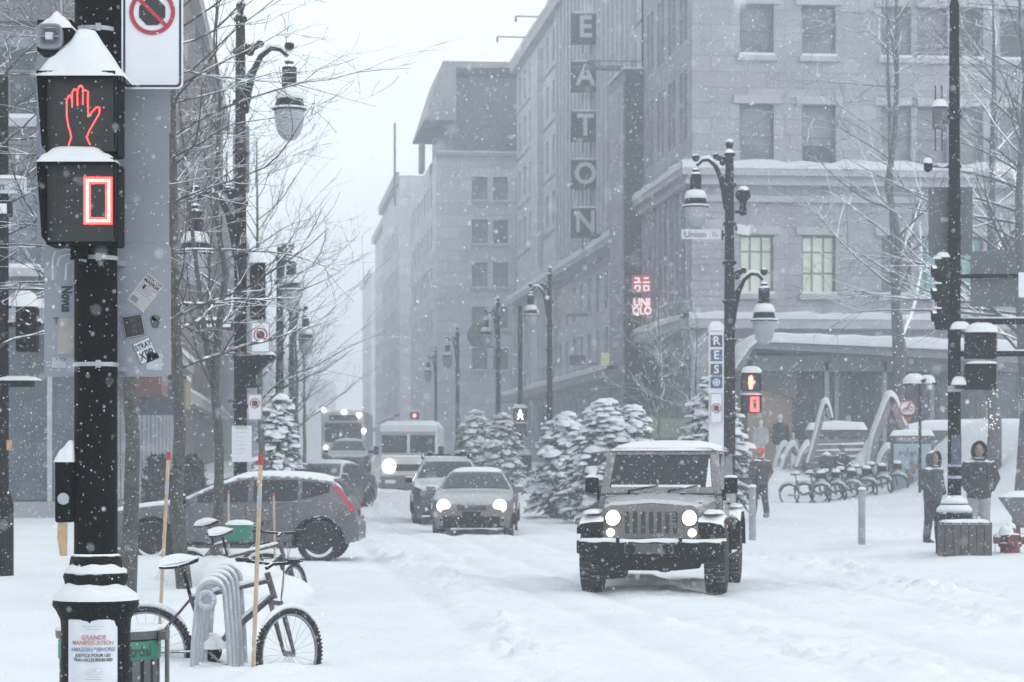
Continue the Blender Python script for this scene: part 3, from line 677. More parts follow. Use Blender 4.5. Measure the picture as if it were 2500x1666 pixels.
# horn loudspeaker
sp = thing('horn_speaker', 'small square grey horn speaker capped with snow above the pedestrian signal', 'speaker', POST + Vector((.060, 0, -.052)))
b = MB().span((lx(90), -.30, lz(126)), (lx(172), -.12, lz(48))).build('housing', PLASTIC, sp, bevel=.006)
n = 20; mb = MB(); o = []
def rsq(x, z, rx, rz, y, p=4):
    return [(x + rx * math.copysign(abs(math.cos(a)) ** (2 / p), math.cos(a)), y, z + rz * math.copysign(abs(math.sin(a)) ** (2 / p), math.sin(a))) for a in [2 * math.pi * j / 24 for j in range(24)]]
cxh, czh = lx(122), lz(92)
rings = [rsq(cxh, czh, .066, .062, -.305), rsq(cxh, czh, .066, .062, -.345), rsq(cxh, czh, .058, .054, -.345), rsq(cxh, czh, .028, .026, -.31)]
v = [p for r_ in rings for p in r_]; f = []
for k in range(3):
    for j in range(24): f.append((k * 24 + j, k * 24 + (j + 1) % 24, k * 24 + 24 + (j + 1) % 24, k * 24 + 24 + j))
f.append(tuple(range(72, 96)))
GREYP = mat('grey_plastic', (.20, .21, .23), .5, var=.15, speck=.1)
MB().add(v, f).build('horn', GREYP, sp); MB().span((cxh - .018, -.352, czh - .018), (cxh + .018, -.315, czh + .018)).build('driver', mat('pale_plastic', (.5, .52, .55), .5), sp, bevel=.004)
MB().span((cxh - .062, -.335, czh - .004), (cxh + .062, -.322, czh + .004)).build('crossbar', GREYP, sp)
heap(sp, lx(90), lx(176), -.335, -.12, lz(66), pl([(0, .0), (.1, .02), (.3, .05), (.5, .085), (.65, .06), (.85, .04), (1, 0)]), over=.012, seed=7)
MB().tube([(lx(140), -.2, lz(60)), (lx(138), -.2, lz(-30))], .005, 6).build('mounting_rod', STEEL, sp)
MB().span((lx(165), -.2, lz(100)), (lx(200), -.1, lz(85))).build('bracket', BLACK, sp)
# no-stopping sign
def rrect(x0, x1, z0, z1, r, n=6):
    pts = []
    for cx_, cz_, a0 in ((x1 - r, z1 - r, 0), (x0 + r, z1 - r, 90), (x0 + r, z0 + r, 180), (x1 - r, z0 + r, 270)):
        for i in range(n + 1):
            a = math.radians(a0 + 90 * i / n); pts.append((cx_ + r * math.cos(a), cz_ + r * math.sin(a)))
    return pts[::-1]
def nostop(label, loc, w_, h_, ringc=.3, ring_r=.36, name='no_stopping_sign', rz=0.0, down=0.3, sym='octagon'):
    s = thing(name, label, 'sign', loc, rz)
    MB().prism(rrect(-w_ / 2, w_ / 2, 0, h_, w_ * .1), 0, .006).build('plate', WHITE, s)
    a = rrect(-w_ / 2 + w_ * .03, w_ / 2 - w_ * .03, w_ * .03, h_ - w_ * .03, w_ * .08); b_ = rrect(-w_ / 2 + w_ * .065, w_ / 2 - w_ * .065, w_ * .065, h_ - w_ * .065, w_ * .055); k = len(a)
    v = [(x, -.002, z) for x, z in a] + [(x, -.002, z) for x, z in b_]
    MB().add(v, [(i, (i + 1) % k, k + (i + 1) % k, k + i) for i in range(k)]).build('border', BLK, s)
    cz_ = h_ - h_ * down
    ring2d(0, cz_, w_ * ring_r * .82, w_ * ring_r, -.006, -.003).build('red_ring', RED, s)
    r_ = w_ * ring_r * .62
    MB().prism([(r_ * math.cos(math.radians(22.5 + 45 * i)), cz_ + r_ * math.sin(math.radians(22.5 + 45 * i))) for i in range(8)][::-1], -.004, -.0015).build('black_' + sym, BLK, s)
    c_, s__ = math.cos(R(-45)), math.sin(R(-45)); L = w_ * ring_r * .86; t = w_ * .032
    MB().prism([(c_ * a_ - s__ * b2, cz_ + s__ * a_ + c_ * b2) for a_, b2 in ((-L, -t), (-L, t), (L, t), (L, -t))], -.0075, -.0045).build('red_slash', RED, s)
    return s
S1 = nostop('large no-stopping sign with red ring and black octagon beside the near signal', POST + Vector((lx(376), -.06, lz(222))), 150 * PK, .56, ring_r=.37, down=.305)
MB().span((-.20, .008, .05), (-.15, .03, .5)).build('mounting_rail', BLACK, S1)
# backs of the large signs behind the post
sb = thing('sign_back_panel', 'large grey metal sign back with stickers fixed behind the near signal post', 'sign', POST)
MB().prism(rrect(lx(97), lx(409), lz(918), lz(589), .03), .115, .121).build('panel', SIGNBACK, sb)
MB().prism(rrect(lx(80), lx(405), lz(588), lz(492), .006), .113, .118).build('panel', SIGNBACK, sb)
MB().prism(rrect(lx(78), lx(405), lz(490), lz(322), .006), .113, .118).build('panel', SIGNBACK, sb)
MB().prism(rrect(lx(78), lx(408), lz(320), lz(130), .01), .113, .118).build('panel', SIGNBACK, sb)
def decal(px, py, wpx, hpx, deg, m, name):
    o = MB().span((-wpx / 2 * PK, -.0008, -hpx / 2 * PK), (wpx / 2 * PK, .0006, hpx / 2 * PK)).build(name, m, sb, loc=(lx(px), .1125, lz(py))); o.rotation_euler = (0, R(deg), 0); return o
STP = mat('sticker_paper', (.42, .41, .42), .7, var=.08, vscale=40); STW = mat('sticker_white', (.55, .57, .62), .6, var=.05)
s1 = decal(347, 711, 52, 84, 38, STP, 'sticker'); text('MASK OFF', .022, BLK, s1, (0, -.002, .073), ext=0); text('MAERSK', .026, BLK, s1, (0, -.002, .052), ext=0, bold=.0006)
for i in range(5): MB().span((-.045, -.0016, .03 - i * .012), (.045 - .02 * (i % 2), -.001, .033 - i * .012)).build('print_line', mat('grey_print', (.2, .2, .21), .7), s1)
MB().span((-.045, -.0016, -.075), (-.005, -.001, -.045)).build('print_block', mat('grey_print', (.2, .2, .21), .7), s1)
MB().span((-.03, -.0017, .008), (-.018, -.0011, .034)).build('print_figure', BLK, s1)
s2 = decal(318, 793, 52, 56, -10, mat('dark_sticker', (.03, .026, .03), .5, var=.4, vscale=60), 'sticker')
MB().prism([(-.0515, -.0555), (.0515, -.0555), (.0515, .0555), (-.0515, .0555)], -.0012, -.0009).build('sticker_border', STW, s2); MB().span((-.049, -.0022, -.053), (.049, -.0014, .053)).build('sticker_print', _M['dark_sticker'], s2)
for i in range(3): text(('|||:|', ':|||', '||:||')[i], .022, mat('brown_print', (.16, .12, .11), .6), s2, (0, -.003, .03 - i * .028), ext=0)
s3 = decal(347, 854, 50, 60, -24, STW, 'sticker')
for e, (x0, x1, z0, z1) in enumerate(((-.05, .05, .056, .06), (-.05, .05, -.06, -.056), (-.05, -.046, -.06, .06), (.046, .05, -.06, .06))): MB().span((x0, -.002, z0), (x1, -.001, z1)).build('sticker_border', BLK, s3)
text('STRAY', .040, BLK, s3, (0, -.002, .027), sx=.74, ext=0, bold=.001); text('XPR', .062, BLK, s3, (0, -.002, -.022), sx=.74, ext=0, bold=.0012)
decal(369, 880, 38, 42, 4, mat('pale_sticker', (.40, .42, .47), .6), 'sticker')
sk = decal(371, 783, 2, 2, 0, SIGNBACK, 'sticker')
MB().prism([(.024 * math.cos(a) * 1.15, .012 + .024 * math.sin(a)) for a in [math.pi * i / 10 for i in range(11)]] [::-1] + [(-.022, .0), (-.014, -.012), (-.013, -.030), (.013, -.030), (.014, -.012), (.022, 0)][::1], -.002, -.001).build('skull_print', mat('skull_print', (.085, .10, .10), .6, var=.4, vscale=90), sk)
MB().lathe([(.006, -.003), (.006, -.0022)], 8, (-.01, 0, .004), ax='Y').lathe([(.006, -.003), (.006, -.0022)], 8, (.01, 0, .004), ax='Y').build('skull_eyes', BLK, sk)
MB().prism([(lx(130), lz(862)), (lx(181), lz(864)), (lx(181), lz(776)), (lx(136), lz(773))][::-1], .1105, .1125).build('torn_paper', mat('tan_paper', (.40, .38, .36), .8, var=.1, vscale=20), sb)
MB().prism([(lx(115), lz(896)), (lx(151), lz(897)), (lx(150), lz(872)), (lx(117), lz(870))][::-1], .1105, .1125).build('torn_paper', _M['pale_sticker'], sb)
text('Novus', .075, mat('graffiti_ink', (.03, .045, .045), .5, var=.3, vscale=40), sb, (lx(152), .1115, lz(727)), rot=(R(90), R(90), 0), name='graffiti', sx=.68, ext=0, bold=.0035)
text('T', .05, _M['graffiti_ink'], sb, (lx(127), .1115, lz(782)), name='graffiti', ext=0); text('.r.tty', .03, _M['graffiti_ink'], sb, (lx(137), .1095, lz(874)), name='graffiti', ext=0)
for y_ in (120, 500, 640, 900): MB().span((lx(170), .085, lz(y_ + 6)), (lx(300), .112, lz(y_ - 6))).build('rail', STEEL, sb)
# call button
cb = thing('call_button', 'black push button box with a snow cap on the side of the near post', 'button', POST + Vector((lx(164), -.02, lz(1275))))
MB().span((-.045, -.08, 0), (.04, .06, .32)).build('housing', BLACK, cb, bevel=.012); MB().lathe([(.03, -.09), (.028, -.08)], 14, (0, 0, .12), ax='Y').build('button', STEEL, cb)
heap(cb, -.05, .05, -.09, .07, .315, pl([(0, .01), (.3, .06), (.8, .105), (1, .1)]), over=.01)
cd = thing('cardboard_scrap', 'tan cardboard scrap taped below the call button on the near post', 'cardboard', POST + Vector((lx(160), -.03, lz(1356))))
MB().prism([(-.012, .0), (.022, 0), (.024, .165), (-.022, .17), (-.026, .09), (-.018, .04)][::-1], -.06, -.045).build('sheet', mat('cardboard', (.42, .29, .17), .85, var=.12, vscale=25), cd)
# street bin
bn_p = P(268, 0, 13.1); bn = thing('street_bin', 'grey slatted street bin with green band and snowy rim behind the post base', 'bin', (bn_p.x, 13.1, gz(bn_p.x, 13.1)))
bk = 13.1 / F
def nz_(py): return EYE - (py - HY) * bk - bn.location.z
GREEN = mat('green_band', (.02, .17, .11), .5, var=.1); BING = mat('bin_grey', (.09, .095, .095), .5, .2, var=.2, speck=.1)
MB().lathe([(.22, -.05), (.235, nz_(1606))], 28).build('liner', mat('bin_liner', (.12, .125, .125), .35, var=.4, vscale=5), bn, smooth=True)
for i in range(22):
    a = 2 * math.pi * i / 22; MB().box((.262 * math.cos(a), .262 * math.sin(a), nz_(1606) / 2), (.012, .05, nz_(1606)), a).build('slat', BING, bn)
MB().lathe([(.272, nz_(1606)), (.276, nz_(1604)), (.276, nz_(1562)), (.272, nz_(1560)), (.255, nz_(1560)), (.255, nz_(1606))], 36).build('green_band', GREEN, bn, smooth=True)
o_ = text('Montréal', .085, mat('dark_green_print', (.008, .05, .035), .5), bn, (0, 0, 0), rot=(0, 0, 0), ext=0, bold=.001)
for v in o_.data.vertices:
    a = -math.pi / 2 + (v.co.x * .95 + .155) / .28; v.co = (math.cos(a) * .2785, math.sin(a) * .2785, v.co.y + nz_(1585))
MB().lathe([(.285, nz_(1556)), (.29, nz_(1550)), (.29, nz_(1536)), (.27, nz_(1532)), (.25, nz_(1536)), (.25, nz_(1556))], 36).build('rim', BING, bn, smooth=True)
MB().lathe([(.29, nz_(1536)), (.285, nz_(1528)), (.265, nz_(1526)), (.245, nz_(1534))], 36).build('snow_rim', SNOW, bn, smooth=True)
MB().box((.30, -.05, nz_(1548)), (.05, .12, .05)).box((.318, -.05, nz_(1640)), (.02, .05, .5)).build('handle', BING, bn, bevel=.006)

# ------------------------------------------------------------------ bare young trees
def bare_tree(name, label, base, h, r0, seed, lean=(0, 0), limbs=20, first=.3, ll=.42, elev=28, tm=None, bm=None, group=None, fork=None, nsub=6, droop=.02, wig=.16, az_bias=None, twr=.0028):
    rng = random.Random(seed); t = thing(name, label, 'tree', base, 0, group)
    tm = tm or BARK; bm = bm or TWIG
    def path(p, d, L, n, w, lift):
        pts = [p.copy()]; d = d.normalized()
        for i in range(n):
            d = (d + Vector((rng.gauss(0, w), rng.gauss(0, w), rng.gauss(0, w * .7) + lift))).normalized(); p = p + d * (L / n); pts.append(p.copy())
        return pts
    stems = []
    tp = [Vector((lean[0] * (i / 10) ** 1.3 * h + rng.gauss(0, .012) * h * .35, lean[1] * i / 10 * h, h * i / 10 - (.3 if i == 0 else 0))) for i in range(11)]
    stems.append((tp, r0))
    if fork:
        for (fz_, fx_, fl) in fork:
            i0 = max(1, int(fz_ * 10)); p0 = tp[i0]; stems.append(([p0 + Vector((fx_ * fl * (j / 8) ** .8, rng.gauss(0, .02), fl * j / 8)) for j in range(9)], r0 * .75 * (1 - .6 * fz_)))
    mb = MB()
    for pts, r_ in stems: mb.tube(pts, [max(.006, r_ * (1 - .88 * (i / (len(pts) - 1)) ** 1.1)) * (1.25 if i == 0 and pts is tp else 1) for i in range(len(pts))], 9)
    mb.build('trunk', tm, t, smooth=True)
    cb_ = MB()
    for k in range(limbs):
        pts, r_ = rng.choice(stems) if k % 3 else stems[0]
        f_ = first + (1 - first) * (k + rng.random()) / limbs * .98 if pts is tp else rng.uniform(.1, .95)
        q_ = f_ * (len(pts) - 1); i = min(int(q_), len(pts) - 2); p = pts[i].lerp(pts[i + 1], q_ - i)
        az = rng.uniform(0, 2 * math.pi) if az_bias is None or rng.random() > .6 else az_bias + rng.gauss(0, .6)
        e = R(elev + rng.gauss(0, 12)); L = h * ll * (1.05 - .65 * f_) * rng.uniform(.65, 1.2)
        rr = max(.006, r_ * (1 - .85 * f_) * rng.uniform(.32, .5))
        bp = path(p, Vector((math.cos(az) * math.cos(e), math.sin(az) * math.cos(e), math.sin(e))), L, 9, wig, droop)
        cb_.tube(bp, [max(twr, rr * (1 - .85 * j / 9)) for j in range(10)], 5, False)
        for m_ in range(nsub):
            j = rng.randint(2, 8); d0 = (bp[j] - bp[j - 1]).normalized(); ax = Vector((rng.gauss(0, 1), rng.gauss(0, 1), rng.gauss(0, .6)))
            d1_ = (d0 + ax.normalized() * .75).normalized(); L2 = L * rng.uniform(.22, .5)
            sp_ = path(bp[j], d1_, L2, 6, wig, droop * 1.3); r2 = max(twr, rr * (1 - .085 * j) * .55)
            cb_.tube(sp_, [max(twr * .9, r2 * (1 - .8 * q / 6)) for q in range(7)], 4, False)
            for x_ in range(3):
                j2 = rng.randint(1, 5); d2_ = ((sp_[j2 + 1] - sp_[j2]).normalized() + Vector((rng.gauss(0, 1), rng.gauss(0, 1), rng.gauss(0, .6))).normalized() * .7).normalized()
                cb_.tube(path(sp_[j2], d2_, L2 * rng.uniform(.3, .6), 4, wig, droop * 1.3), [twr * 1.1, twr, twr * .9, twr * .8, twr * .6], 3, False)
    cb_.build('crown', bm, t, kind='stuff')
    return t
def gp(px, d): 
    x = (px - CX) / F * d; return (x, d, gz(x, d))
TG = 'bare trees along the left pavement'
bare_tree('street_tree', 'bare tree trunk directly behind the sign panel, nearest of the left row', gp(316, 24), 8.0, .085, 11, limbs=26, elev=25, group=TG, ll=.34)
bare_tree('street_tree', 'slender bare tree between the two wooden stakes at the left', gp(440, 26.5), 8.6, .078, 23, lean=(-.015, 0), limbs=34, first=.28, elev=16, group=TG, ll=.42, az_bias=0.1)
bare_tree('street_tree', 'thin bare tree growing beside the far bicycles on the left', gp(536, 33), 8.0, .075, 35, limbs=26, elev=32, group=TG, ll=.36, fork=[(.3, -.12, 4.5)])
bare_tree('street_tree', 'pale bare tree right of the twin-arm lamp with branches arching over the street', gp(640, 52), 8.4, .085, 44, lean=(-.02, 0), limbs=34, elev=38, group=TG, ll=.5, az_bias=0.2, droop=.045)
bare_tree('street_tree', 'hazy bare tree behind the snowy evergreen on the left', gp(722, 76), 7.4, .09, 51, limbs=28, elev=34, group=TG, ll=.42)
bare_tree('street_tree', 'faint bare tree furthest down the left pavement', gp(742, 104), 7.4, .09, 57, limbs=28, elev=34, group=TG, ll=.42)
bare_tree('street_tree', 'bare tree at the left edge behind the left-hand mast', gp(-30, 30), 8.5, .09, 61, limbs=30, elev=20, group=TG, ll=.42)
# marker stakes
WOOD = mat('stake_wood', (.42, .32, .23), .8, var=.15, vscale=14); REDT = mat('red_stake_tip', (.32, .03, .04), .6)
def stake(label, d, pa, pb, w_=.03):
    a, b_ = P(*pa, d), P(*pb, d); z0 = gz(a.x, d); o = thing('marker_stake', label, 'stake', (a.x, d, a.z)); v = b_ - a; L = v.length; dr = v / L
    MB().tube([dr * -.35, dr * L * .955], w_ / 2, 6).build('shaft', WOOD, o); MB().tube([dr * L * .955, dr * L], w_ / 2 + .004, 6).build('red_tip', REDT, o)
    MB().tube([dr * L * .76, dr * L * .83], w_ / 2 + .0015, 6).build('reflective_band', STEEL, o)
stake('tall wooden stake with red tip left of the near bicycle saddle', 19.5, (390, 1528), (412, 1104))
stake('tall wooden stake with red tip in front of the near bicycle handlebar', 17.6, (618, 1640), (637, 1112), .032)
stake('short thin stake with red tip near the hatchback rear wheel', 29, (671, 1362), (668, 1204), .026)
stake('short wooden stake beside the thin tree and the far bicycles', 30, (558, 1345), (558, 1200), .028)
# ------------------------------------------------------------------ bicycles and rack
BD = 18.7; BK = BD / F
BFR = mat('bike_paint', (.05, .035, .038), .4, var=.3, speck=.3, snow=.9, snow_lo=.45)
SPK = mat('spoke', (.25, .26, .28), .4, .6, var=.1)
def wheel(mb_t, mb_r, mb_s, c, r, yaw, n=36):
    ca, sa = math.cos(yaw), math.sin(yaw); c = Vector(c)
    pts = [c + Vector((r * math.cos(a) * ca, r * math.cos(a) * sa, r * math.sin(a))) for a in [2 * math.pi * i / n for i in range(n + 1)]]
    mb_t.tube(pts, .026, 7, False)
    for i in range(n * 2):
        a = math.pi * i / n; p = c + Vector((r * math.cos(a) * ca, r * math.cos(a) * sa, r * math.sin(a))) + (Vector((math.cos(a) * ca, math.cos(a) * sa, math.sin(a))) * .024)
        mb_t.box(p, (.02, .03, .014), yaw)
    pts2 = [c + (p - c) * .915 for p in pts]; mb_r.tube(pts2, .013, 5, False)
    for i in range(24):
        a = 2 * math.pi * i / 24; s_ = .018 if i % 2 else -.018
        mb_s.tube([c + Vector((-sa * s_, ca * s_, 0)), c + Vector((math.cos(a) * ca, math.cos(a) * sa, math.sin(a))) * r * .91], .0016, 3, False)
    mb_s.tube([c + Vector((-sa * .05, ca * .05, 0)), c - Vector((-sa * .05, ca * .05, 0))], .022, 8)
def make_bike(label, loc, rz, steer=R(52)):
    t = thing('bicycle', label, 'bicycle', loc, rz, 'bicycles parked on the left pavement')
    X = lambda px: (px - 520) * BK
    Zb = 1700
    Z = lambda py: (Zb - py) * BK
    q = lambda px, py, y=0: Vector((X(px), y, Z(py)))
    for (c, yaw, nm) in ((q(356, 1592), 0, 'wheel'), (q(706, 1597), steer, 'wheel')):
        a, b_, s_ = MB(), MB(), MB(); wheel(a, b_, s_, c, .335, yaw)
        wo = a.build('wheel', RUBBER, t); b_.build('rim', SPK, wo); s_.build('spokes', SPK, wo, kind='stuff')
    rh, bb, st, ht, hb_ = q(356, 1592), q(512, 1590), q(466, 1462), q(655, 1418), q(668, 1452)
    fr = MB().tube([st, ht], .020, 8).tube([bb, hb_], .026, 8).tube([st, bb], .017, 8).tube([q(652, 1398), q(671, 1462)], .024, 10)
    for s_ in (-.05, .05): fr.tube([st + Vector((0, s_ * .4, 0)), rh + Vector((0, s_, 0))], .010, 6).tube([bb + Vector((0, s_ * .6, 0)), rh + Vector((0, s_, 0))], .011, 6)
    fr.build('frame', BFR, t, smooth=True)
    ca, sa = math.cos(steer), math.sin(steer); fk = MB(); fc = q(673, 1472); hub = q(706, 1597)
    for s_ in (-.055, .055): o_ = Vector((-sa * s_, ca * s_, 0)); fk.tube([fc + o_, fc.lerp(hub, .5) + o_, hub + o_], [.021, .019, .013], 8)
    fk.tube([fc + Vector((-sa * .06, ca * .06, 0)), fc - Vector((-sa * .06, ca * .06, 0))], .022, 8).build('fork', BFR, t, smooth=True)
    MB().tube([st, q(447, 1388)], .014, 8).build('seat_post', PLASTIC, t)
    sd = MB(); rows = []
    for i in range(9):
        x = i / 8; w_ = .015 + .065 * (1 - x) ** 1.2 + .005; c = q(392 + 92 * x, 1386 - 18 * x ** 1.5 + 4 * math.sin(x * 3)); c.z += .01
        rows.append([c + Vector((0, w_ * math.cos(a) * 1.15, .022 * math.sin(a))) for a in [2 * math.pi * j / 10 for j in range(11)]])
    sdo = sd.grid(rows).build('saddle', PLASTIC, t, smooth=True)
    rows = [[q(392 + 92 * i / 8, 1384 - 18 * (i / 8) ** 1.5) + Vector((0, (.015 + .07 * (1 - i / 8)) * s_, .012 + (.075 * math.sin(math.pi * min(1, .25 + i / 11)) * (1 - abs(s_) ** 2.4)))) for s_ in (-1, -.7, -.35, 0, .35, .7, 1)] for i in range(9)]
    MB().grid(rows).build('saddle_snow', SNOW, sdo, smooth='all')
    stem = q(650, 1388); hd = Vector((-sa, ca, 0)); fwd = Vector((ca, sa, 0))
    hp = stem + fwd * .07 + Vector((0, 0, .03))
    hbo = MB().tube([stem, hp], .016, 8).tube([hp - hd * .33 - fwd * .06 + Vector((0, 0, .03)), hp - hd * .15 + Vector((0, 0, .01)), hp, hp + hd * .15 + Vector((0, 0, .01)), hp + hd * .33 - fwd * .06 + Vector((0, 0, .03))], .013, 8).build('handlebar', PLASTIC, t)
    for s_ in (-1, 1):
        e = hp + hd * .33 * s_ - fwd * .06 + Vector((0, 0, .03)); MB().tube([e, e - hd * .11 * s_ + fwd * .015], .018, 8).build('grip', RUBBER, t)
        MB().tube([e - hd * .12 * s_ + fwd * .03, e - hd * .02 * s_ + fwd * .07], .006, 5).build('brake_lever', PLASTIC, t)
        MB().tube([e - hd * .13 * s_, hp + fwd * .14 + Vector((0, 0, .05)), q(690, 1440) + Vector((0, .05 * s_, .02)), q(685, 1475)], .0035, 5).build('cable', BLK, t)
    MB().lathe([(.095, -.05), (.1, -.045), (.1, -.04), (.06, -.038)], 24, bb, ax='Y').build('chainring', PLASTIC, t)
    MB().tube([bb + Vector((0, -.07, 0)), bb + Vector((.11, -.07, -.10))], .011, 6).tube([bb + Vector((0, .07, 0)), bb + Vector((-.11, .07, .10))], .011, 6).build('crank', SPK, t)
    MB().box(bb + Vector((.13, -.11, -.10)), (.09, .08, .02)).box(bb + Vector((-.13, .11, .10)), (.09, .08, .02)).build('pedal', PLASTIC, t)
    tt = [st.lerp(ht, i / 8) for i in range(9)]
    MB().tube([p + Vector((0, 0, .024)) for p in tt], [.006, .02, .022, .019, .022, .024, .02, .022, .012], 8, squash=.9).build('tube_snow', SNOW, t, smooth='all')
    dt = [bb.lerp(hb_, .25 + .7 * i / 8) for i in range(9)]
    MB().tube([p + Vector((-.012, 0, .026)) for p in dt], [.004, .013, .018, .015, .017, .014, .018, .012, .004], 7).build('tube_snow', SNOW, t, smooth='all')
    for (c, yaw) in ((q(356, 1592), 0), (q(706, 1597), steer)):
        pts = [c + Vector((.362 * math.cos(a) * math.cos(yaw), .362 * math.cos(a) * math.sin(yaw), .362 * math.sin(a) + .012)) for a in [math.radians(28 + 118 * i / 14) for i in range(15)]]
        MB().tube(pts, [.006, .015, .02, .024, .026, .028, .03, .03, .028, .026, .026, .022, .018, .012, .004], 8, squash=.8).build('tyre_snow', SNOW, t, smooth='all')
    MB().dome(bb + Vector((.0, 0, .02)), .13, .12, .12, seed=5).build('frame_snow', SNOW, t, smooth='all')
    return t
b0_ = P(520, 1700, BD)
bike1 = make_bike('snow-laden mountain bike leaning in the silver coil rack', b0_, 0)
b2_ = gp(592, 27.5); b3_ = gp(550, 29.5)
bk2 = dup(bike1, (b2_[0], 27.5, b2_[2] - .44), R(18), 'half-buried bicycle behind the rack with its handlebar pointing right')
bk3 = dup(bike1, (b3_[0], 29.5, b3_[2] - .40), R(-28), 'bicycle furthest back beside the green box under the lamp post')
gb = thing('green_crate', 'small green crate with snow on it among the far bicycles', 'crate', P(585, 1300, 29))
MB().span((-.15, -.12, -.1), (.15, .12, .09)).build('body', GREEN, gb, bevel=.01); MB().dome((0, 0, .09), .17, .14, .06, sq=1.7).build('snow_cap', SNOW, gb, smooth='all')
for i_, (px_, d_, rx_, h_) in enumerate(((560, 27.2, .7, .34), (640, 27.0, .6, .28), (500, 28.4, .6, .30))):
    x_ = (px_ - CX) / F * d_; MB().dome((0, 0, 0), rx_, .5, h_, n=24, jit=.12, seed=i_ + 3, drop=.2).build('snow_drift', GSNOW, None, smooth='all', loc=(x_, d_, gz(x_, d_) - .06), kind='structure')
rk = thing('bike_rack', 'silver coil bicycle rack with snow on its loops', 'bicycle rack', P(515, 1650, 18.2))
RK = 18.2 / F
for i in range(5):
    ox, oy, oz = i * .014, i * .14, i * .018; mb = MB(); w_ = .098; h_ = .70 + .022 * i
    pts = [(-w_ - .055 + ox, oy, -.2), (-w_ - .035 + ox, oy, .25), (-w_ + ox, oy, h_ - .08)] + [(ox + w_ * math.cos(a), oy + .04 * (1 - math.cos(a - math.pi)) * .5, h_ - .08 + .08 * math.sin(a)) for a in [math.pi - math.pi * j / 8 for j in range(1, 9)]] + [(w_ + .03 + ox, oy + .04, .25), (w_ + .05 + ox, oy + .04, -.2)]
    ho = mb.tube(pts, .019, 9).build('hoop', STEEL, rk, smooth=True)
    MB().tube([(ox + (w_ + .004) * math.cos(a), oy + .01, h_ - .08 + .10 * math.sin(a) + .01) for a in [R(25 + 130 * j / 8) for j in range(9)]], [.004, .014, .018, .02, .02, .02, .018, .014, .004], 6).build('hoop_snow', SNOW, ho, smooth='all')
MB().tube([(-.03 + .055 * math.cos(a), -.03, h_ - .22 + .055 * math.sin(a)) for a in [2 * math.pi * j / 20 for j in range(21)]], .024, 8, False).build('coil', STEEL, rk, smooth=True)
# ------------------------------------------------------------------ street lamps
BOWL = mat('frosted_lamp_bowl', (.30, .305, .34), .3, var=.06, spec=.4)
def lamp_post(label, px, d, toppy, arms, group='ornate street lamps along the street', r=.095, base=True, z0=None, collars=()):
    x = (px - CX) / F * d; zg = gz(x, d) if z0 is None else z0; t = thing('street_lamp', label, 'street lamp', (x, d, zg - .05), 0, group)
    top = EYE - (toppy - HY) * d / F - zg + .05
    MB().lathe([(r * 1.25, 0), (r * 1.2, 1.2), (r * 1.1, top * .5), (r * .85, top * .93), (r * .8, top - .35)], 14).build('pole', BLACKS, t, smooth=True)
    MB().lathe([(r * 1.15, top - .36), (r * 1.2, top - .3), (r * .9, top - .26), (r * .5, top - .2), (r * .75, top - .12), (r * .8, top - .06), (r * .4, top)], 12).build('finial', BLACKS, t, smooth=True)
    MB().dome((0, 0, top - .06), r * .7, r * .7, .09).build('finial_snow', SNOW, t, smooth='all')
    if base:
        MB().lathe([(r * 2.3, 0), (r * 2.3, .5), (r * 2.0, .58), (r * 2.1, .66), (r * 1.5, .8), (r * 1.6, .9), (r * 1.25, 1.1)], 16).build('base', BLACKS, t, smooth=True)
    z = 1.6
    while z < top - .5: MB().lathe([(r * 1.3, z), (r * 1.42, z + .02), (r * 1.42, z + .06), (r * 1.3, z + .08)], 12).build('collar', BLACKS, t, smooth=True); z += .9
    for (sd, py, reach) in arms:
        za = EYE - (py - HY) * d / F - zg + .05; sx = reach * sd
        pts = [(sx * .08, 0, za - 1.15), (sx * .16, 0, za - .75), (sx * .26, 0, za - .42), (sx * .42, 0, za - .14), (sx * .62, 0, za), (sx * .82, 0, za - .02), (sx * .97, 0, za - .14)]
        a = MB().tube(pts, [.075, .07, .062, .055, .05, .046, .042], 9).build('arm', BLACKS, t, smooth=True)
        MB().tube([(p[0], p[1], p[2] + .045) for p in pts[2:]], [.02, .045, .055, .05, .02], 7, squash=.7).build('arm_snow', SNOW, a, smooth='all')
        for k, (fx_, dz) in enumerate(((.20, -.05), (.30, .06), (.40, .10), (.14, .04), (1.0, .06))): MB().ball((sx * fx_, 0, za + dz - .02), .075 if k < 4 else .09, 8, 6, (1, .5, 1)).build('scroll_knob', BLACKS, a, smooth=True)
        MB().tube([(0, 0, za - .1), (sx * .2, 0, za - .08), (sx * .38, 0, za + .06)], .03, 6).build('scroll', BLACKS, a, smooth=True); MB().tube([(sx * .1, 0, za - .55), (sx * .2, 0, za - .4), (sx * .32, 0, za - .35)], .025, 6).build('scroll', BLACKS, a, smooth=True)
        c = Vector((sx * 1.0, 0, za - .2))
        MB().lathe([(.05, 0), (.09, -.04), (.06, -.09), (.13, -.14), (.13, -.52), (.10, -.54)], 14, c).build('lamp_neck', BLACKS, t, smooth=True)
        sh = MB().lathe([(.10, -.50), (.16, -.54), (.22, -.64), (.25, -.78), (.27, -.85), (.31, -.87), (.31, -.90), (.26, -.91)], 20, c).build('lamp_shade', BLACKS, t, smooth=True)
        MB().lathe([(.13, -.50), (.20, -.53), (.255, -.64), (.26, -.70), (.2, -.72)], 16, c).build('shade_snow', SNOW, sh, smooth='all')
        MB().lathe([(.325, -.885), (.32, -.855), (.28, -.845)], 18, c).build('rim_snow', SNOW, sh, smooth='all')
        MB().lathe([(.26, -.905), (.255, -1.1), (.2, -1.32), (.1, -1.43), (.02, -1.45)], 18, c).build('lamp_bowl', BOWL, t, smooth=True)
    return t
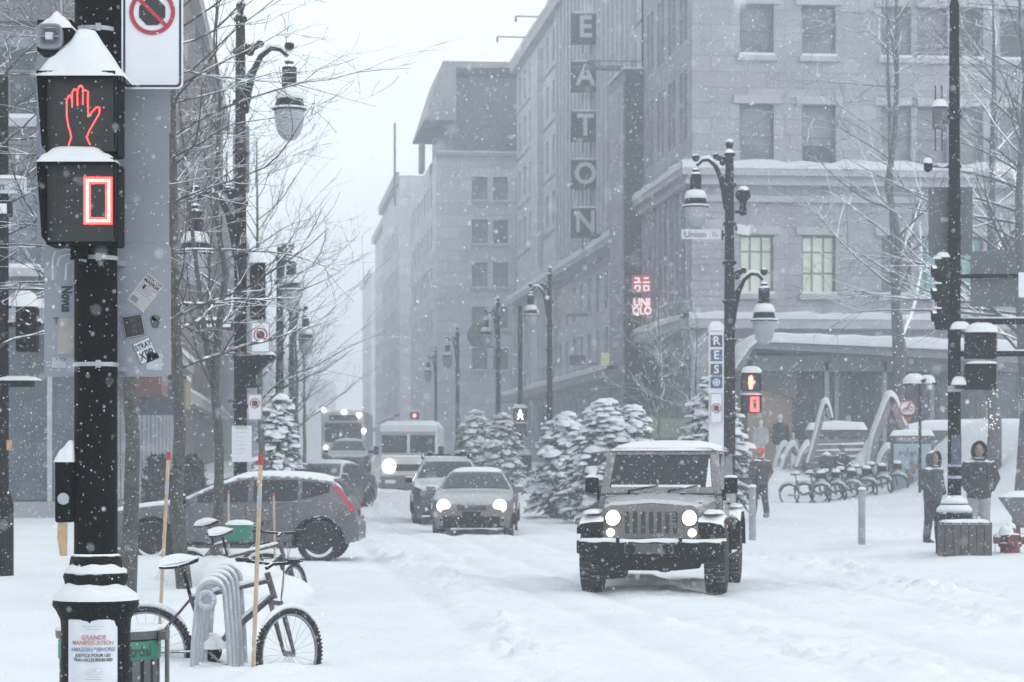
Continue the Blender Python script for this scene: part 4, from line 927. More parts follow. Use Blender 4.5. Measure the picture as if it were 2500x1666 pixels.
lampL1 = lamp_post('near twin-arm black street lamp among the left trees', 587, 43, 3, [(1, 118, .87), (-1, 470, .80)], r=.1)
lampL2 = lamp_post('second street lamp on the left with a single frosted bowl', 683, 63, 600, [(1, 607, .30)])
lamp_post('third street lamp on the left, faint beyond the bare trees', 712, 86, 712, [(1, 755, .5)])
lampU = lamp_post('twin-arm black street lamp behind the boxy off-roader carrying a street name sign', 1781, 56, 343, [(-1, 390, .78), (1, 668, .80)], r=.115)
lamp_post('snow-dusted street lamp right of the traffic in front of the store', 1342, 92, 652, [(-1, 700, .72)])
lamp_post('hazy street lamp right of the delivery truck', 1216, 110, 725, [(-1, 762, .55)])
lamp_post('faint street lamp behind the snowy evergreens further down the street', 1117, 133, 798, [(-1, 828, .55)])
lamp_post('very faint street lamp furthest down the right pavement', 1064, 160, 845, [(-1, 872, .5)])
# signal pole on the far right pavement
def ped_signal(name, label, px, py0, py1, d, wpx, lit, parent_rz=0.0, back=False):
    k = d / F; o = thing(name, label, 'traffic signal', P(px, py1, d), parent_rz, None); w_ = wpx * k; h_ = (py1 - py0) * k
    for i, (a, b_) in enumerate(((h_ * .53, h_ * .97), (0.0, h_ * .44))):
        b = MB().span((-w_ / 2, 0, a), (w_ / 2, .2, b_)).build('signal_head', BLACKS, o, bevel=.015)
        if not back:
            MB().span((-w_ / 2, -.16, b_ - .02), (w_ / 2, .0, b_)).span((-w_ / 2, -.14, a + .03), (-w_ / 2 + .02, .0, b_ - .02)).span((w_ / 2 - .02, -.14, a + .03), (w_ / 2, 0, b_ - .02)).build('visor', BLACKS, b)
            MB().span((-w_ / 2 + .03, -.006, a + .03), (w_ / 2 - .03, -.001, b_ - .04)).build('lens', FACE, b)
            cz = (a + b_) / 2; s_ = (b_ - a)
            if lit == 'hand' and i == 0: MB().prism([(x * s_ * .5, cz + z * s_ * .5) for x, z in ((-.22, -.75), (.12, -.75), (.22, -.3), (.45, .05), (.4, .18), (.22, .0), (.2, .55), (.08, .72), (-.02, .78), (-.14, .7), (-.3, .55), (-.32, -.1))][::-1], -.02, -.008).build('red_hand', LEDR2, b)
            if lit == 'hand' and i == 1: 
                m_ = MB(); q_ = s_ * .4
                m_.span((-.02, -.02, cz - q_), (.04, -.008, cz + q_)).span((.12, -.02, cz - q_), (.18, -.008, cz + q_)).span((.04, -.02, cz + q_ - .06), (.12, -.008, cz + q_)).span((.04, -.02, cz - q_), (.12, -.008, cz - q_ + .06)).build('red_digit', LEDR, b)
            if lit == 'man' and i == 0: MB().ball((0, -.03, cz + s_ * .28), s_ * .1, 8, 6).tube([(0, -.03, cz + s_ * .18), (0, -.03, cz - s_ * .08)], s_ * .11, 6).tube([(0, -.03, cz), (-s_ * .2, -.03, cz - s_ * .38)], s_ * .06, 5).tube([(0, -.03, cz), (s_ * .2, -.03, cz - s_ * .38)], s_ * .06, 5).tube([(0, -.03, cz + s_ * .12), (-s_ * .22, -.03, cz - s_ * .05)], s_ * .05, 5).tube([(0, -.03, cz + s_ * .12), (s_ * .22, -.03, cz - s_ * .03)], s_ * .05, 5).build('walking_figure', LEDM, b)
            if lit == 'red' and i == 0: MB().lathe([(s_ * .3, -.02), (s_ * .25, -.04)], 12, (0, 0, cz), ax='Y').build('red_light', LEDR2, b)
    MB().dome((0, .02, h_ * .97), w_ / 2 + .02, .19, .16, sq=1.5).build('snow_cap', SNOW, o, smooth='all'); MB().dome((0, -.03, h_ * .44), w_ / 2 + .01, .12, .05, sq=1.6).build('snow_ledge', SNOW, o, smooth='all')
    return o
LEDR2 = mat('red_signal_light', (.8, .15, .1), .4, var=0, emit=(1.0, .22, .16), es=4.0)
LEDM = mat('white_signal_light', (.9, .95, 1), .4, var=0, emit=(.9, 1.0, 1.0), es=4.0)
ped_signal('pedestrian_signal', 'snow-capped pedestrian signal with red hand and zero on the lamp behind the off-roader', 1834, 908, 1010, 56, 48, 'hand')
sgp = thing('signal_pole', 'slim pole with a lit walking-man signal right of the traffic', 'pole', (P(1270, 0, 102).x, 102, gz(P(1270, 0, 102).x, 102)))
MB().lathe([(.13, 0), (.1, 2.5), (.085, 7.2)], 10).build('shaft', BLACKS, sgp, smooth=True)
MB().lathe([(.45, -.2), (.5, .9), (.45, .95)], 10).build('pot', PLASTIC, sgp); MB().dome((0, 0, .95), .45, .45, .25).build('pot_snow', SNOW, sgp, smooth='all')
ped_signal('pedestrian_signal', 'hazy pedestrian signal with a glowing white walking figure', 1270, 995, 1065, 101.5, 34, 'man')
ped_signal('traffic_light', 'small distant red light above the white truck', 1012, 1006, 1042, 122, 22, 'red')
# things carried by the lamps
SGNB = mat('pale_name_plate', (.50, .52, .56), .6, var=.04)
ns = thing('street_name_sign', 'pale Union street name plate with a small leaf mark on the twin-arm lamp', 'sign', P(1712, 584, 55.8))
kk = 55.8 / F
MB().span((-48 * kk, 0, 0), (48 * kk, .02, 24 * kk)).build('plate', SGNB, ns); text('Union', 21 * kk, mat('grey_letter', (.10, .105, .125), .6), ns, (-15 * kk, -.01, 11 * kk), sx=1.05, ext=.002)
MB().ball((33 * kk, 0, 13 * kk), 7 * kk, 6, 5, (1, .2, 1), .3).ball((38 * kk, 0, 9 * kk), 4 * kk, 6, 5, (1, .3, 1), .3).build('leaf_mark', mat('mark_grey', (.33, .34, .37), .6), ns)
MB().span((50 * kk, .0, -2 * kk), (54 * kk, .05, 22 * kk)).span((54 * kk, 0, 8 * kk), (66 * kk, .05, 13 * kk)).build('bracket', BLACKS, ns)
ns2 = thing('street_name_sign', 'blank pale name plate edge-on to the right of the twin-arm lamp', 'sign', P(1812, 572, 56.3), R(60)); MB().span((-.3, 0, 0), (.42, .02, .22)).build('plate', SGNB, ns2)
MB().span((-.32, -.01, .06), (-.29, .03, .16)).build('bracket', BLACKS, ns2)
gl = thing('globe_siren', 'dark faceted globe on a bracket at the upper right of the twin-arm lamp', 'siren', P(1814, 520, 56))
MB().ball((0, 0, .42), .18, 10, 8, jit=.05).lathe([(.10, .28), (.07, .2), (.085, .1), (.085, -.02), (.06, -.06)], 10).tube([(0, 0, .02), (-.28, 0, .02)], .04, 6).build('body', BLACKS, gl, smooth=True); MB().dome((0, 0, .52), .13, .13, .1).build('snow_cap', SNOW, gl, smooth='all')
nostop('small no-stopping sign on the twin-arm lamp behind the off-roader', P(1749, 1034, 55.7), 30 * 55.7 / F, 74 * 55.7 / F, down=.5, ring_r=.40)
rs = thing('letter_column_sign', 'narrow white column with blue and black squares reading R E S O', 'sign', (P(1749, 0, 55.8).x, 55.8, gz(P(1749, 0, 55.8).x, 55.8)))
zz = lambda py: EYE - (py - HY) * kk - rs.location.z
MB().span((-.17, 0, 0), (.17, .14, zz(808))).build('column', WHITE, rs, bevel=.01)
BLU = mat('sign_blue', (.035, .08, .19), .5, var=.1); SQK = mat('sign_charcoal', (.03, .035, .045), .5)
for i, (ch, m_) in enumerate(zip('RES', (SQK, BLU, SQK))):
    zc = zz(833 + i * 35); b = MB().span((-.135, -.015, zc - .135), (.135, -.002, zc + .135)).build('square', m_, rs); text(ch, .27, WHITE, b, (0, -.022, zc), bold=.006)
zc = zz(934); b = MB().span((-.135, -.015, zc - .135), (.135, -.002, zc + .135)).build('square', BLU, rs); ring2d(0, zc, .06, .085, -.022, -.016, 20).build('letter', WHITE, b); MB().span((-.012, -.022, zc - .05), (.012, -.017, zc + .05)).span((-.05, -.023, zc - .012), (.05, -.0175, zc + .012)).build('arrow_mark', WHITE, b)
MB().dome((0, .07, zz(808)), .19, .10, .22, sq=1.5).build('snow_cap', SNOW, rs, smooth='all')
# on the left lamp
nostop('small no-stopping sign fixed to the near twin-arm lamp on the left', P(636, 862, 42.7), 48 * 42.7 / F, 76 * 42.7 / F, down=.42, ring_r=.36)
nostop('faint second parking sign lower on the near left lamp', P(622, 1026, 44.5), 36 * 44.5 / F, 64 * 44.5 / F, down=.36, ring_r=.34)
nt = thing('paper_notice', 'white notice sheet taped to the near left lamp pole', 'notice', P(590, 1128, 42.6)); k4 = 42.6 / F
MB().span((-24 * k4, 0, 0), (24 * k4, .03, 88 * k4)).build('sheet', PAPER, nt); MB().span((-16 * k4, -.004, 80 * k4), (14 * k4, -.001, 87 * k4)).build('green_header', mat('pale_green', (.33, .42, .34), .7), nt)
for i in range(6): MB().span((-18 * k4, -.003, (70 - i * 10) * k4), ((16 - 6 * (i % 3)) * k4, -.001, (72 - i * 10) * k4)).build('print_line', mat('faint_print', (.45, .46, .5), .7), nt)
ar = thing('one_way_sign', 'black and white arrow sign left of the near twin-arm lamp', 'sign', P(525, 808, 42.8)); 
MB().span((-44 * k4, 0, 0), (44 * k4, .02, 26 * k4)).build('plate', BLK, ar)
MB().prism([(-38 * k4, 13 * k4), (-24 * k4, 22 * k4), (-24 * k4, 17 * k4), (38 * k4, 17 * k4), (38 * k4, 9 * k4), (-24 * k4, 9 * k4), (-24 * k4, 4 * k4)], -.01, -.002).build('arrow', WHITE, ar)
MB().dome((0, .01, 26 * k4), 44 * k4, .04, .06, sq=1.7).build('snow_cap', SNOW, ar, smooth='all'); MB().span((44 * k4, .0, 10 * k4), (60 * k4, .03, 15 * k4)).build('bracket', BLACKS, ar)
tl = thing('traffic_light', 'black traffic light seen from the side on the near left lamp', 'traffic light', P(618, 950, 42.9))
for i in range(2): 
    b = MB().span((-.30, -.13, .02 + i * .0), (.05, .13, .60)).build('housing', BLACKS, tl, bevel=.02) if i == 0 else MB().prism([(.05, .25), (.40, .58), (.36, .60), (.05, .60)][::-1], -.14, .14).build('visor', BLACKS, tl)
MB().dome((.2, 0, .6), .2, .15, .07, sq=1.4).build('snow_cap', SNOW, tl, smooth='all')
tl2 = thing('traffic_light', 'tall black signal head with snow shelves above the small parking sign on the left', 'traffic light', P(625, 780, 43))
MB().span((-.1, -.12, 0), (.16, .14, 1.0)).build('housing', BLACKS, tl2, bevel=.02)
for i in range(3): MB().tube([(.03, -.12, .2 + i * .32), (.03, -.28, .19 + i * .32)], .11, 10, False).build('visor', BLACKS, tl2); 
MB().dome((.03, 0, 1.0), .17, .16, .22, sq=1.4).build('snow_cap', SNOW, tl2, smooth='all')
pbx = thing('control_cabinet', 'black utility box with a snow ledge at the foot of the near left lamp', 'box', P(595, 1265, 42.6)); MB().span((-.22, -.1, -.1), (.22, .15, .28)).span((-.25, -.13, .28), (.25, .18, .34)).span((-.2, -.1, .34), (.2, .15, .52)).build('body', BLACKS, pbx, bevel=.01); MB().dome((0, 0, .52), .23, .15, .08, sq=1.6).build('snow_cap', SNOW, pbx, smooth='all')
# left edge mast
lm = thing('signal_mast', 'black signal mast cut by the left edge of the view, snow on its arm', 'pole', gp(2, 30))
MB().lathe([(.16, 0), (.16, .9), (.1, 1.1), (.095, 6.2)], 14).build('shaft', BLACKS, lm, smooth=True)
k5 = 30 / F; z5 = lambda py: EYE - (py - HY) * k5 - lm.location.z
MB().tube([(0, 0, z5(793)), (.5, 0, z5(790))], .035, 8).build('arm', BLACKS, lm); MB().tube([(0, 0, z5(787)), (.5, 0, z5(784))], .03, 6).build('arm_snow', SNOW, lm, smooth='all')
MB().span((.2, -.1, z5(860)), (.46, .12, z5(750))).build('signal_head', BLACKS, lm, bevel=.02); MB().dome((.3, 0, z5(750)), .17, .14, .2, sq=1.3).build('snow_cap', SNOW, lm, smooth='all')
for i in range(3): MB().tube([(.33, -.1, z5(835 - i * 32)), (.33, -.25, z5(837 - i * 32))], .07, 10, False).build('visor', BLACKS, lm); 
MB().span((-.05, -.12, z5(530)), (.14, .05, z5(492))).build('lantern', BLACKS, lm, bevel=.02); MB().span((-.02, -.13, z5(524)), (.10, -.122, z5(500))).build('lantern_glass', WHITE, lm)
MB().dome((.2, .0, z5(930)), .3, .15, .06, sq=1.5).build('shelf_snow', SNOW, lm, smooth='all'); MB().span((.0, -.12, z5(945)), (.4, .12, z5(931))).build('shelf', BLACKS, lm)
MB().span((.1, -.15, z5(1100)), (.16, -.11, z5(1075))).build('orange_tag', mat('orange_tag', (.45, .22, .10), .7), lm)
MB().span((-.3, -.12, z5(475)), (.34, -.1, z5(440))).build('name_plate', SGNB, lm); text('Union', .16, mat('grey_letter', (.1, .1, .12)), lm, (-.11, -.13, z5(458)), sx=.95)
MB().dome((.02, -.11, z5(440)), .33, .05, .05, sq=1.7).build('plate_snow', SNOW, lm, smooth='all')
# ------------------------------------------------------------------ vehicles
def interp(tab, x):
    if x <= tab[0][0]: return tab[0][1]
    for (a, va), (b, vb) in zip(tab[:-1], tab[1:]):
        if x <= b:
            t = (x - a) / (b - a); return va + (vb - va) * t
    return tab[-1][1]
def smoothtab(tab, L, n=140, it=2):
    xs_ = [L * i / n for i in range(n + 1)]; v = [interp(tab, x) for x in xs_]
    for _ in range(it): v = [v[0]] + [(v[i - 1] + 2 * v[i] + v[i + 1]) / 4 for i in range(1, n)] + [v[-1]]
    return list(zip(xs_, v))
def road_wheel(parent, c, r, wd, side, rimm, spokes=5, snow=True):
    a = MB().lathe([(r * .62, -wd / 2), (r * .93, -wd / 2), (r, -wd / 2 + .03), (r, wd / 2 - .03), (r * .93, wd / 2), (r * .62, wd / 2)], 32, c, ax='X')
    for i in range(36):
        an = 2 * math.pi * i / 36
        for s_ in (-1, 1): a.box(Vector(c) + Vector((s_ * wd * .26, r * 1.0 * math.cos(an + s_ * .04), r * 1.0 * math.sin(an + s_ * .04))), (wd * .42, .03, .03), rot=Matrix.Rotation(an, 3, 'X'))
    w_ = a.build('wheel', RUBBER, parent, smooth=True)
    b = MB(); xo = c[0] + side * wd * .40
    b.lathe([(r * .64, xo - side * .05), (r * .64, xo), (r * .58, xo + side * .004), (r * .55, xo - side * .03)] if side > 0 else [(r * .64, xo + .05), (r * .64, xo), (r * .58, xo - .004), (r * .55, xo + .03)], 28, (0, c[1], c[2]), ax='X')
    for i in range(spokes):
        an = 2 * math.pi * i / spokes + .3; b.box((xo, c[1] + r * .3 * math.cos(an), c[2] + r * .3 * math.sin(an)), (.03, r * .56, .07), rot=Matrix.Rotation(an, 3, 'X'))
    b.lathe([(.06, xo - .02), (.06, xo + .02)], 12, (0, c[1], c[2]), ax='X').build('rim', rimm, w_)
    if snow:
        pts = [(xo + side * .008, c[1] + r * .68 * math.cos(t), c[2] + r * .68 * math.sin(t)) for t in [R(200 + 150 * j / 10) for j in range(11)]]
        MB().tube(pts, [.004, .02, .026, .03, .026, .03, .03, .026, .03, .02, .004], 6).build('wheel_snow', SNOW, w_, smooth='all')
    return w_
RIM = mat('alloy_rim', (.10, .105, .115), .4, .5, var=.2, speck=.2, snow=.5); ARCHM = mat('wheel_arch', (.012, .012, .013), .9, var=.1)
TAIL = mat('red_tail_lamp', (.30, .02, .045), .25, var=.1, emit=(.8, .05, .12), es=.12); CHROME = mat('dull_chrome', (.35, .36, .38), .3, .8, var=.1, speck=.2)
PLATE = mat('number_plate', (.42, .45, .5), .5)
def make_car(name, label, cat, loc, rz, pr):
    """front faces -Y; pr: L, W, zb, top profile (front to rear), belt, wheels, paint ..."""
    L, W, zb, belt, roof = pr['L'], pr['W'], pr['zb'], pr['belt'], pr['roof']; t = thing(name, label, cat, loc, rz)
    tab = smoothtab(pr['top'], L); bot = pr.get('bot', [(0, zb + .08), (.4, zb), (L - .5, zb), (L, zb + .12)])
    cabin0, cabin1 = pr['cabin']
    def plan(l): return 1 - .26 * (1 - float(sstep(0, .75, l))) ** 1.6 - .16 * (1 - float(sstep(0, .7, L - l))) ** 1.5
    def hw(l, z):
        k = 1 - .07 * max(0, (.62 - z) / .4) ** 2 if z < .62 else 1 - .03 * ((z - .62) / .4) ** 2
        if z > belt: k *= 1 - pr.get('tumble', .22) * (z - belt) / (roof - belt)
        return W / 2 * plan(l) * k
    fr = [0, .06, .16, .28, .42, .56, .7, .82, .91, .97]; rows = []
    ls = [0, .01, .04, .09, .16] + [.16 + (L - .32) * i / 56 for i in range(1, 56)] + [L - .16, L - .09, L - .04, L - .01, L]
    for l in ls:
        zt = interp(tab, l); z0 = interp(bot, l); row = []
        side = [(hw(l, z0 + (zt - .05 - z0) * f_), z0 + (zt - .05 - z0) * f_) for f_ in fr]
        wt = hw(l, zt - .05)
        topp = [(wt * .985, zt - .035), (wt * .93, zt - .015), (wt * .8, zt - .002), (wt * .45, zt + .012), (0, zt + .018)]
        half = [(0, z0), (side[0][0] * .9, z0)] + side + topp
        full = [(x, z) for x, z in half] + [(-x, z) for x, z in half[-2:0:-1]]
        rows.append([(x, l - L / 2, z) for x, z in full])
    mb = MB(); k = len(rows[0])
    for row in rows: mb.v += row
    for i in range(len(rows) - 1):
        for j in range(k): mb.f.append((i * k + j, i * k + (j + 1) % k, (i + 1) * k + (j + 1) % k, (i + 1) * k + j))
    mb.f.append(tuple(range(k))[::-1]); mb.f.append(tuple((len(rows) - 1) * k + j for j in range(k)))
    body = mb.build('body', pr['paint'], t)
    bmn = bmesh.new(); bmn.from_mesh(body.data); bmesh.ops.recalc_face_normals(bmn, faces=bmn.faces); bmn.to_mesh(body.data); bmn.free()
    wr = pr['wr']
    for wy in pr['axles']:
        cu = MB().lathe([(wr + .055, -W), (wr + .055, W)], 36, (0, wy - L / 2, wr - .02), ax='X').build('cut', ARCHM)
        bmn = bmesh.new(); bmn.from_mesh(cu.data); bmesh.ops.recalc_face_normals(bmn, faces=bmn.faces); bmn.to_mesh(cu.data); bmn.free()
        md = body.modifiers.new('b', 'BOOLEAN'); md.object = cu; md.operation = 'DIFFERENCE'; md.solver = 'EXACT'
        body.parent = None; bpy.context.view_layer.update(); dg = bpy.context.evaluated_depsgraph_get()
        nm = bpy.data.meshes.new_from_object(body.evaluated_get(dg)); body.modifiers.clear(); body.data = nm; body.parent = t
        me_ = cu.data; bpy.data.objects.remove(cu); bpy.data.meshes.remove(me_)
    body.data.materials.clear(); body.data.materials.append(pr['paint']); body.data.polygons.foreach_set('use_smooth', [True] * len(body.data.polygons)); body.data.set_sharp_from_angle(angle=R(38))
    MB().span((-W * .40, pr['axles'][0] - L / 2 - .3, zb + .03), (W * .40, pr['axles'][1] - L / 2 + .3, .62)).build('underbody', ARCHM, t)
    for wy in pr['axles']:
        for s_ in (-1, 1):
            x = s_ * (W / 2 - .12); road_wheel(t, (x, wy - L / 2, wr - .01), wr, .21, s_, RIM, snow=pr.get('wsnow', True))
            arc = [(s_ * (hw(wy, .6) + .005), wy - L / 2 + (wr + .065) * math.cos(a), wr - .02 + (wr + .065) * math.sin(a)) for a in [R(-8 + 196 * j / 16) for j in range(17)]]
            MB().tube(arc, .022, 6).build('arch_trim', PLASTIC, t)
    # side glass panels following the body surface
    for (l0, l1, f0, f1, nm) in pr['side_glass']:
        for s_ in (-1, 1):
            rows = []
            for i in range(9):
                l = l0 + (l1 - l0) * i / 8; zt = min(interp(tab, l) - .085, f1(l)); z0_ = min(f0(l), zt - .005)
                rows.append([(s_ * (hw(l, z0_ + (zt - z0_) * j / 5) + .006), l - L / 2, z0_ + (zt - z0_) * j / 5) for j in range(6)])
            MB().grid(rows).build(nm, CGLASS, t, smooth=True)
    # front and rear glass along the profile
    for (l0, l1, inset, nm) in pr['screens']:
        rows = []
        for i in range(9):
            l = l0 + (l1 - l0) * i / 8; zt = interp(tab, l); dz = (interp(tab, l + .03) - interp(tab, l - .03)); n_ = Vector((0, -dz, .06)).normalized() * .012
            wv = hw(l, zt - .05) - inset
            rows.append([(wv * u, l - L / 2 + n_.y, zt + n_.z + .018 - .016 * abs(u) ** 2.2 - .014 * (abs(u) > .9)) for u in (-1, -.9, -.6, -.3, 0, .3, .6, .9, 1)])
        MB().grid(rows).build(nm, CGLASS, t, smooth=True)
    # mirrors
    for s_ in (-1, 1):
        c = Vector((s_ * (W / 2 + .02), cabin0 + .25 - L / 2, belt + .06)); mo = MB().box(c + Vector((s_ * .07, 0, 0)), (.2, .1, .14)).box(c, (.1, .05, .05)).build('mirror', pr.get('mirror', PLASTIC), t, bevel=.025)
        MB().dome(c + Vector((s_ * .07, 0, .068)), .10, .055, .03, sq=1.5).build('mirror_snow', SNOW, mo, smooth='all')
    # roof, bonnet snow
    rs_ = pr.get('roof_snow', .05)
    if rs_:
        for (l0, l1, h_, ins, nm) in pr['snow']:
            rows = []
            for i in range(15):
                l = l0 + (l1 - l0) * i / 14; zt = interp(tab, l); wv = hw(l, zt - .05) * ins; e = min(1, min(i, 14 - i) / 2.0) ** .6
                rows.append([(wv * u, l - L / 2, zt - .012 * abs(u) ** 3 + .012 + h_ * e * (1 - abs(u) ** 5) * (1 + .12 * math.sin(5 * u + 1.7 * i)) - (.03 if abs(u) == 1 else 0)) for u in (-1, -.96, -.85, -.6, -.3, 0, .3, .6, .85, .96, 1)])
            MB().grid(rows).build(nm, SNOW, t, smooth='all')
    # front end
    for e in pr.get('front', []):
        nm, x0, x1, z0, z1, m_ = e
        def fy(x, z):      # where the rounded nose is at this x
            for l in [i * .01 for i in range(90)]:
                if hw(l, z) >= abs(x) and interp(tab, l) >= z - .01: return l - L / 2
            return .9 - L / 2
        rows = [[(x0 + (x1 - x0) * i / 8, fy(x0 + (x1 - x0) * i / 8, z0 + (z1 - z0) * j / 4) - .012, z0 + (z1 - z0) * j / 4) for j in range(5)] for i in range(9)]
        MB().grid(rows).build(nm, m_, t, smooth=True)
    for e in pr.get('lamps', []):
        x, z, r_, m_, nm = e
        for l in [i * .01 for i in range(90)]:
            if hw(l, z) >= abs(x) and interp(tab, l) >= z: break
        MB().lathe([(r_, l - L / 2 + .06), (r_, l - L / 2 - .02), (r_ * .8, l - L / 2 - .035)], 18, (x, 0, z), ax='Y').build(nm, m_, t, smooth=True)
    t['hw'] = 0; del t['hw']
    return t, hw, tab
# hatchback turning off on the left
GREYP2 = mat('grey_car_paint', (.085, .082, .092), .42, .15, var=.15, vscale=2, speck=.26, snow=.75, snow_lo=.62, coat=.3)
hp_ = P(570, 1338, 39.0)
hatch = dict(L=4.16, W=1.80, zb=.22, belt=.93, roof=1.40, wr=.335, axles=(.90, 3.54), cabin=(1.15, 3.9), paint=GREYP2, mirror=PLASTIC, tumble=.24,
    top=[(0, .62), (.06, .74), (.25, .83), (.7, .90), (1.15, .95), (1.35, 1.0), (1.75, 1.19), (2.1, 1.33), (2.4, 1.39), (2.9, 1.40), (3.4, 1.37), (3.74, 1.31), (3.86, 1.22), (4.0, 1.0), (4.09, .90), (4.16, .62)],
    side_glass=[(1.62, 2.42, lambda l: .95 + .01 * (l - 1.6), lambda l: 1.30, 'door_glass'), (2.50, 3.20, lambda l: .96 + .03 * (l - 2.5), lambda l: 1.30, 'door_glass'), (3.27, 3.70, lambda l: 1.0 + .22 * (l - 3.27), lambda l: 1.28 - .1 * (l - 3.27), 'quarter_glass')],
    screens=[(1.30, 2.12, .09, 'windscreen'), (3.78, 3.98, .12, 'rear_window')], snow=[(2.1, 3.76, .035, .93, 'roof_snow'), (.2, 1.2, .02, .8, 'bonnet_snow')],
    front=[('grille', -.4, .4, .45, .62, PLASTIC)], lamps=[])
hyaw = R(90 - 13) 
hc, hwf, htab = make_car('hatchback_car', 'grey snow-dusted hatchback crossing behind the trees on the left', 'car', (hp_.x, 39.0, gz(hp_.x + 1.0, 38.4) - .03), R(-90 + 0) + R(-0), hatch)
hc.rotation_euler = (0, 0, R(-90 - 1))
for s_ in (-1, 1):
    rows = []
    for i in range(9):
        t_ = i / 8; l = 3.82 + .32 * t_; z = 1.20 - .40 * t_
        hwid = .10 + .03 * math.sin(t_ * 3)
        rows.append([(s_ * (hwf(min(l + dl * .4, 4.15), z) + .010), min(l + dl * .5, 4.14) - 2.08 - .02, z + .02 * dl) for dl in (-.26 * (1 - .3 * t_), -.1, .05)])
    MB().grid(rows).build('tail_lamp', TAIL, hc, smooth=True)
    MB().span((s_ * .905 - .004, .1 - .9, .80), (s_ * .905 + .004, .26 - .9, .83)).span((s_ * .905 - .004, .95 - .2, .82), (s_ * .905 + .004, 1.1 - .2, .85)).build('door_handle', GREYP2, hc, bevel=.004)
    for l_ in (1.5, 2.46, 3.22):
        MB().tube([(s_ * (hwf(l_, z) + .002), l_ - 2.15, z) for z in (.38, .6, .8, .92)], .005, 4).build('door_seam', BLK, hc)
    MB().tube([(s_ * (hwf(l, 1.0) + .004), l - 2.15, .935 + .03 * max(0, l - 2.5)) for l in (1.5, 2.0, 2.5, 3.0, 3.5)], .012, 5).build('belt_trim', PLASTIC, hc)
    MB().tube([(s_ * (hwf(l, .34) + .006), l - 2.15, .30) for l in (1.3, 1.8, 2.4, 3.1)], .03, 6).build('sill_trim', PLASTIC, hc)
    MB().tube([(s_ * (hwf(l, 1.0) - .01), l - 2.15, z) for l, z in ((3.72, .99), (3.86, .97))], .02, 5).build('shoulder_snow', SNOW, hc, smooth='all')
MB().span((-.7, 1.96, .32), (.7, 2.07, .56)).build('rear_bumper', PLASTIC, hc, bevel=.05); MB().span((-.25, 2.07, .72), (.25, 2.082, .85)).build('number_plate', PLATE, hc)
MB().tube([(-.60, 1.70, 1.285), (0, 1.74, 1.31), (.60, 1.70, 1.285)], .035, 6).build('spoiler', GREYP2, hc)
# silver saloon
SILV = mat('silver_car_paint', (.10, .094, .094), .42, .2, var=.15, vscale=2, speck=.3, snow=.22, snow_lo=.66, coat=.3)
saloon = dict(L=4.5, W=1.82, zb=.17, belt=.95, roof=1.44, wr=.33, axles=(.85, 3.55), cabin=(1.2, 3.7), paint=SILV, mirror=SILV, tumble=.27,
    top=[(0, .58), (.05, .70), (.3, .80), (.8, .90), (1.35, .97), (1.5, 1.01), (2.1, 1.36), (2.4, 1.43), (2.9, 1.44), (3.3, 1.38), (3.9, 1.08), (4.4, 1.02), (4.5, .7)],
    side_glass=[(1.75, 2.5, lambda l: .98, lambda l: 1.34, 'door_glass'), (2.58, 3.4, lambda l: .99, lambda l: 1.34, 'door_glass')], screens=[(1.52, 2.14, .08, 'windscreen'), (3.4, 3.85, .1, 'rear_window')],
    snow=[(2.25, 3.3, .06, .9, 'roof_snow')],
    front=[('grille', -.32, .32, .56, .68, BLK), ('lower_grille', -.62, .62, .24, .44, PLASTIC), ('number_plate', -.2, .2, .44, .54, PLASTIC), ('bumper_edge', -.72, .72, .18, .24, PLASTIC)],
    lamps=[(-.62, .66, .14, LAMPON, 'headlamp'), (.62, .66, .14, LAMPON, 'headlamp'), (-.66, .36, .05, PLASTIC, 'fog_lamp'), (.66, .36, .05, PLASTIC, 'fog_lamp')])
sx_ = P(1160, 0, 53).x
make_car('saloon_car', 'silver saloon with both headlamps glowing in the snowy lane', 'car', (sx_, 55.2, gz(sx_, 54) - .02), R(-2), saloon)
DKP = mat('dark_car_paint', (.028, .028, .033), .45, .1, var=.15, speck=.25, snow=.5, snow_lo=.68, coat=.3)
suv = dict(L=4.7, W=1.86, zb=.25, belt=1.08, roof=1.72, wr=.36, axles=(.9, 3.65), cabin=(1.15, 4.3), paint=DKP, mirror=PLASTIC, tumble=.17,
    top=[(0, .7), (.05, .88), (.3, .98), (.9, 1.06), (1.3, 1.12), (1.45, 1.16), (1.95, 1.56), (2.3, 1.70), (3.0, 1.72), (4.2, 1.66), (4.5, 1.3), (4.7, .95)],
    side_glass=[(1.8, 2.5, lambda l: 1.1, lambda l: 1.58, 'door_glass'), (2.58, 3.4, lambda l: 1.1, lambda l: 1.58, 'door_glass')], screens=[(1.48, 2.05, .08, 'windscreen'), (4.25, 4.46, .1, 'rear_window')],
    snow=[(2.3, 4.1, .03, .8, 'roof_snow')], front=[('grille', -.4, .4, .66, .84, BLK), ('lower_grille', -.6, .6, .34, .5, PLASTIC)], lamps=[(-.68, .8, .07, GREYP, 'headlamp'), (.68, .8, .07, GREYP, 'headlamp')], wsnow=False)
s2x = P(1085, 0, 61).x
sv, _, _ = make_car('dark_suv', 'dark sport utility car with roof bars half hidden behind the silver saloon', 'car', (s2x, 63.5, gz(s2x, 62) - .02), R(3), suv)
for s_ in (-1, 1): MB().tube([(s_ * .62, -.1, 1.72), (s_ * .62, -.05, 1.79), (s_ * .62, 1.7, 1.78), (s_ * .62, 1.75, 1.68)], .03, 6).build('roof_bar', PLASTIC, sv)
MB().ball((-.45, 0, 1.82), .07, 8, 6).ball((.42, .0, 1.84), .08, 8, 6).tube([(-.62, 0, 1.79), (.62, 0, 1.79)], .03, 6).build('roof_rack', PLASTIC, sv)
s3x = P(845, 0, 107).x
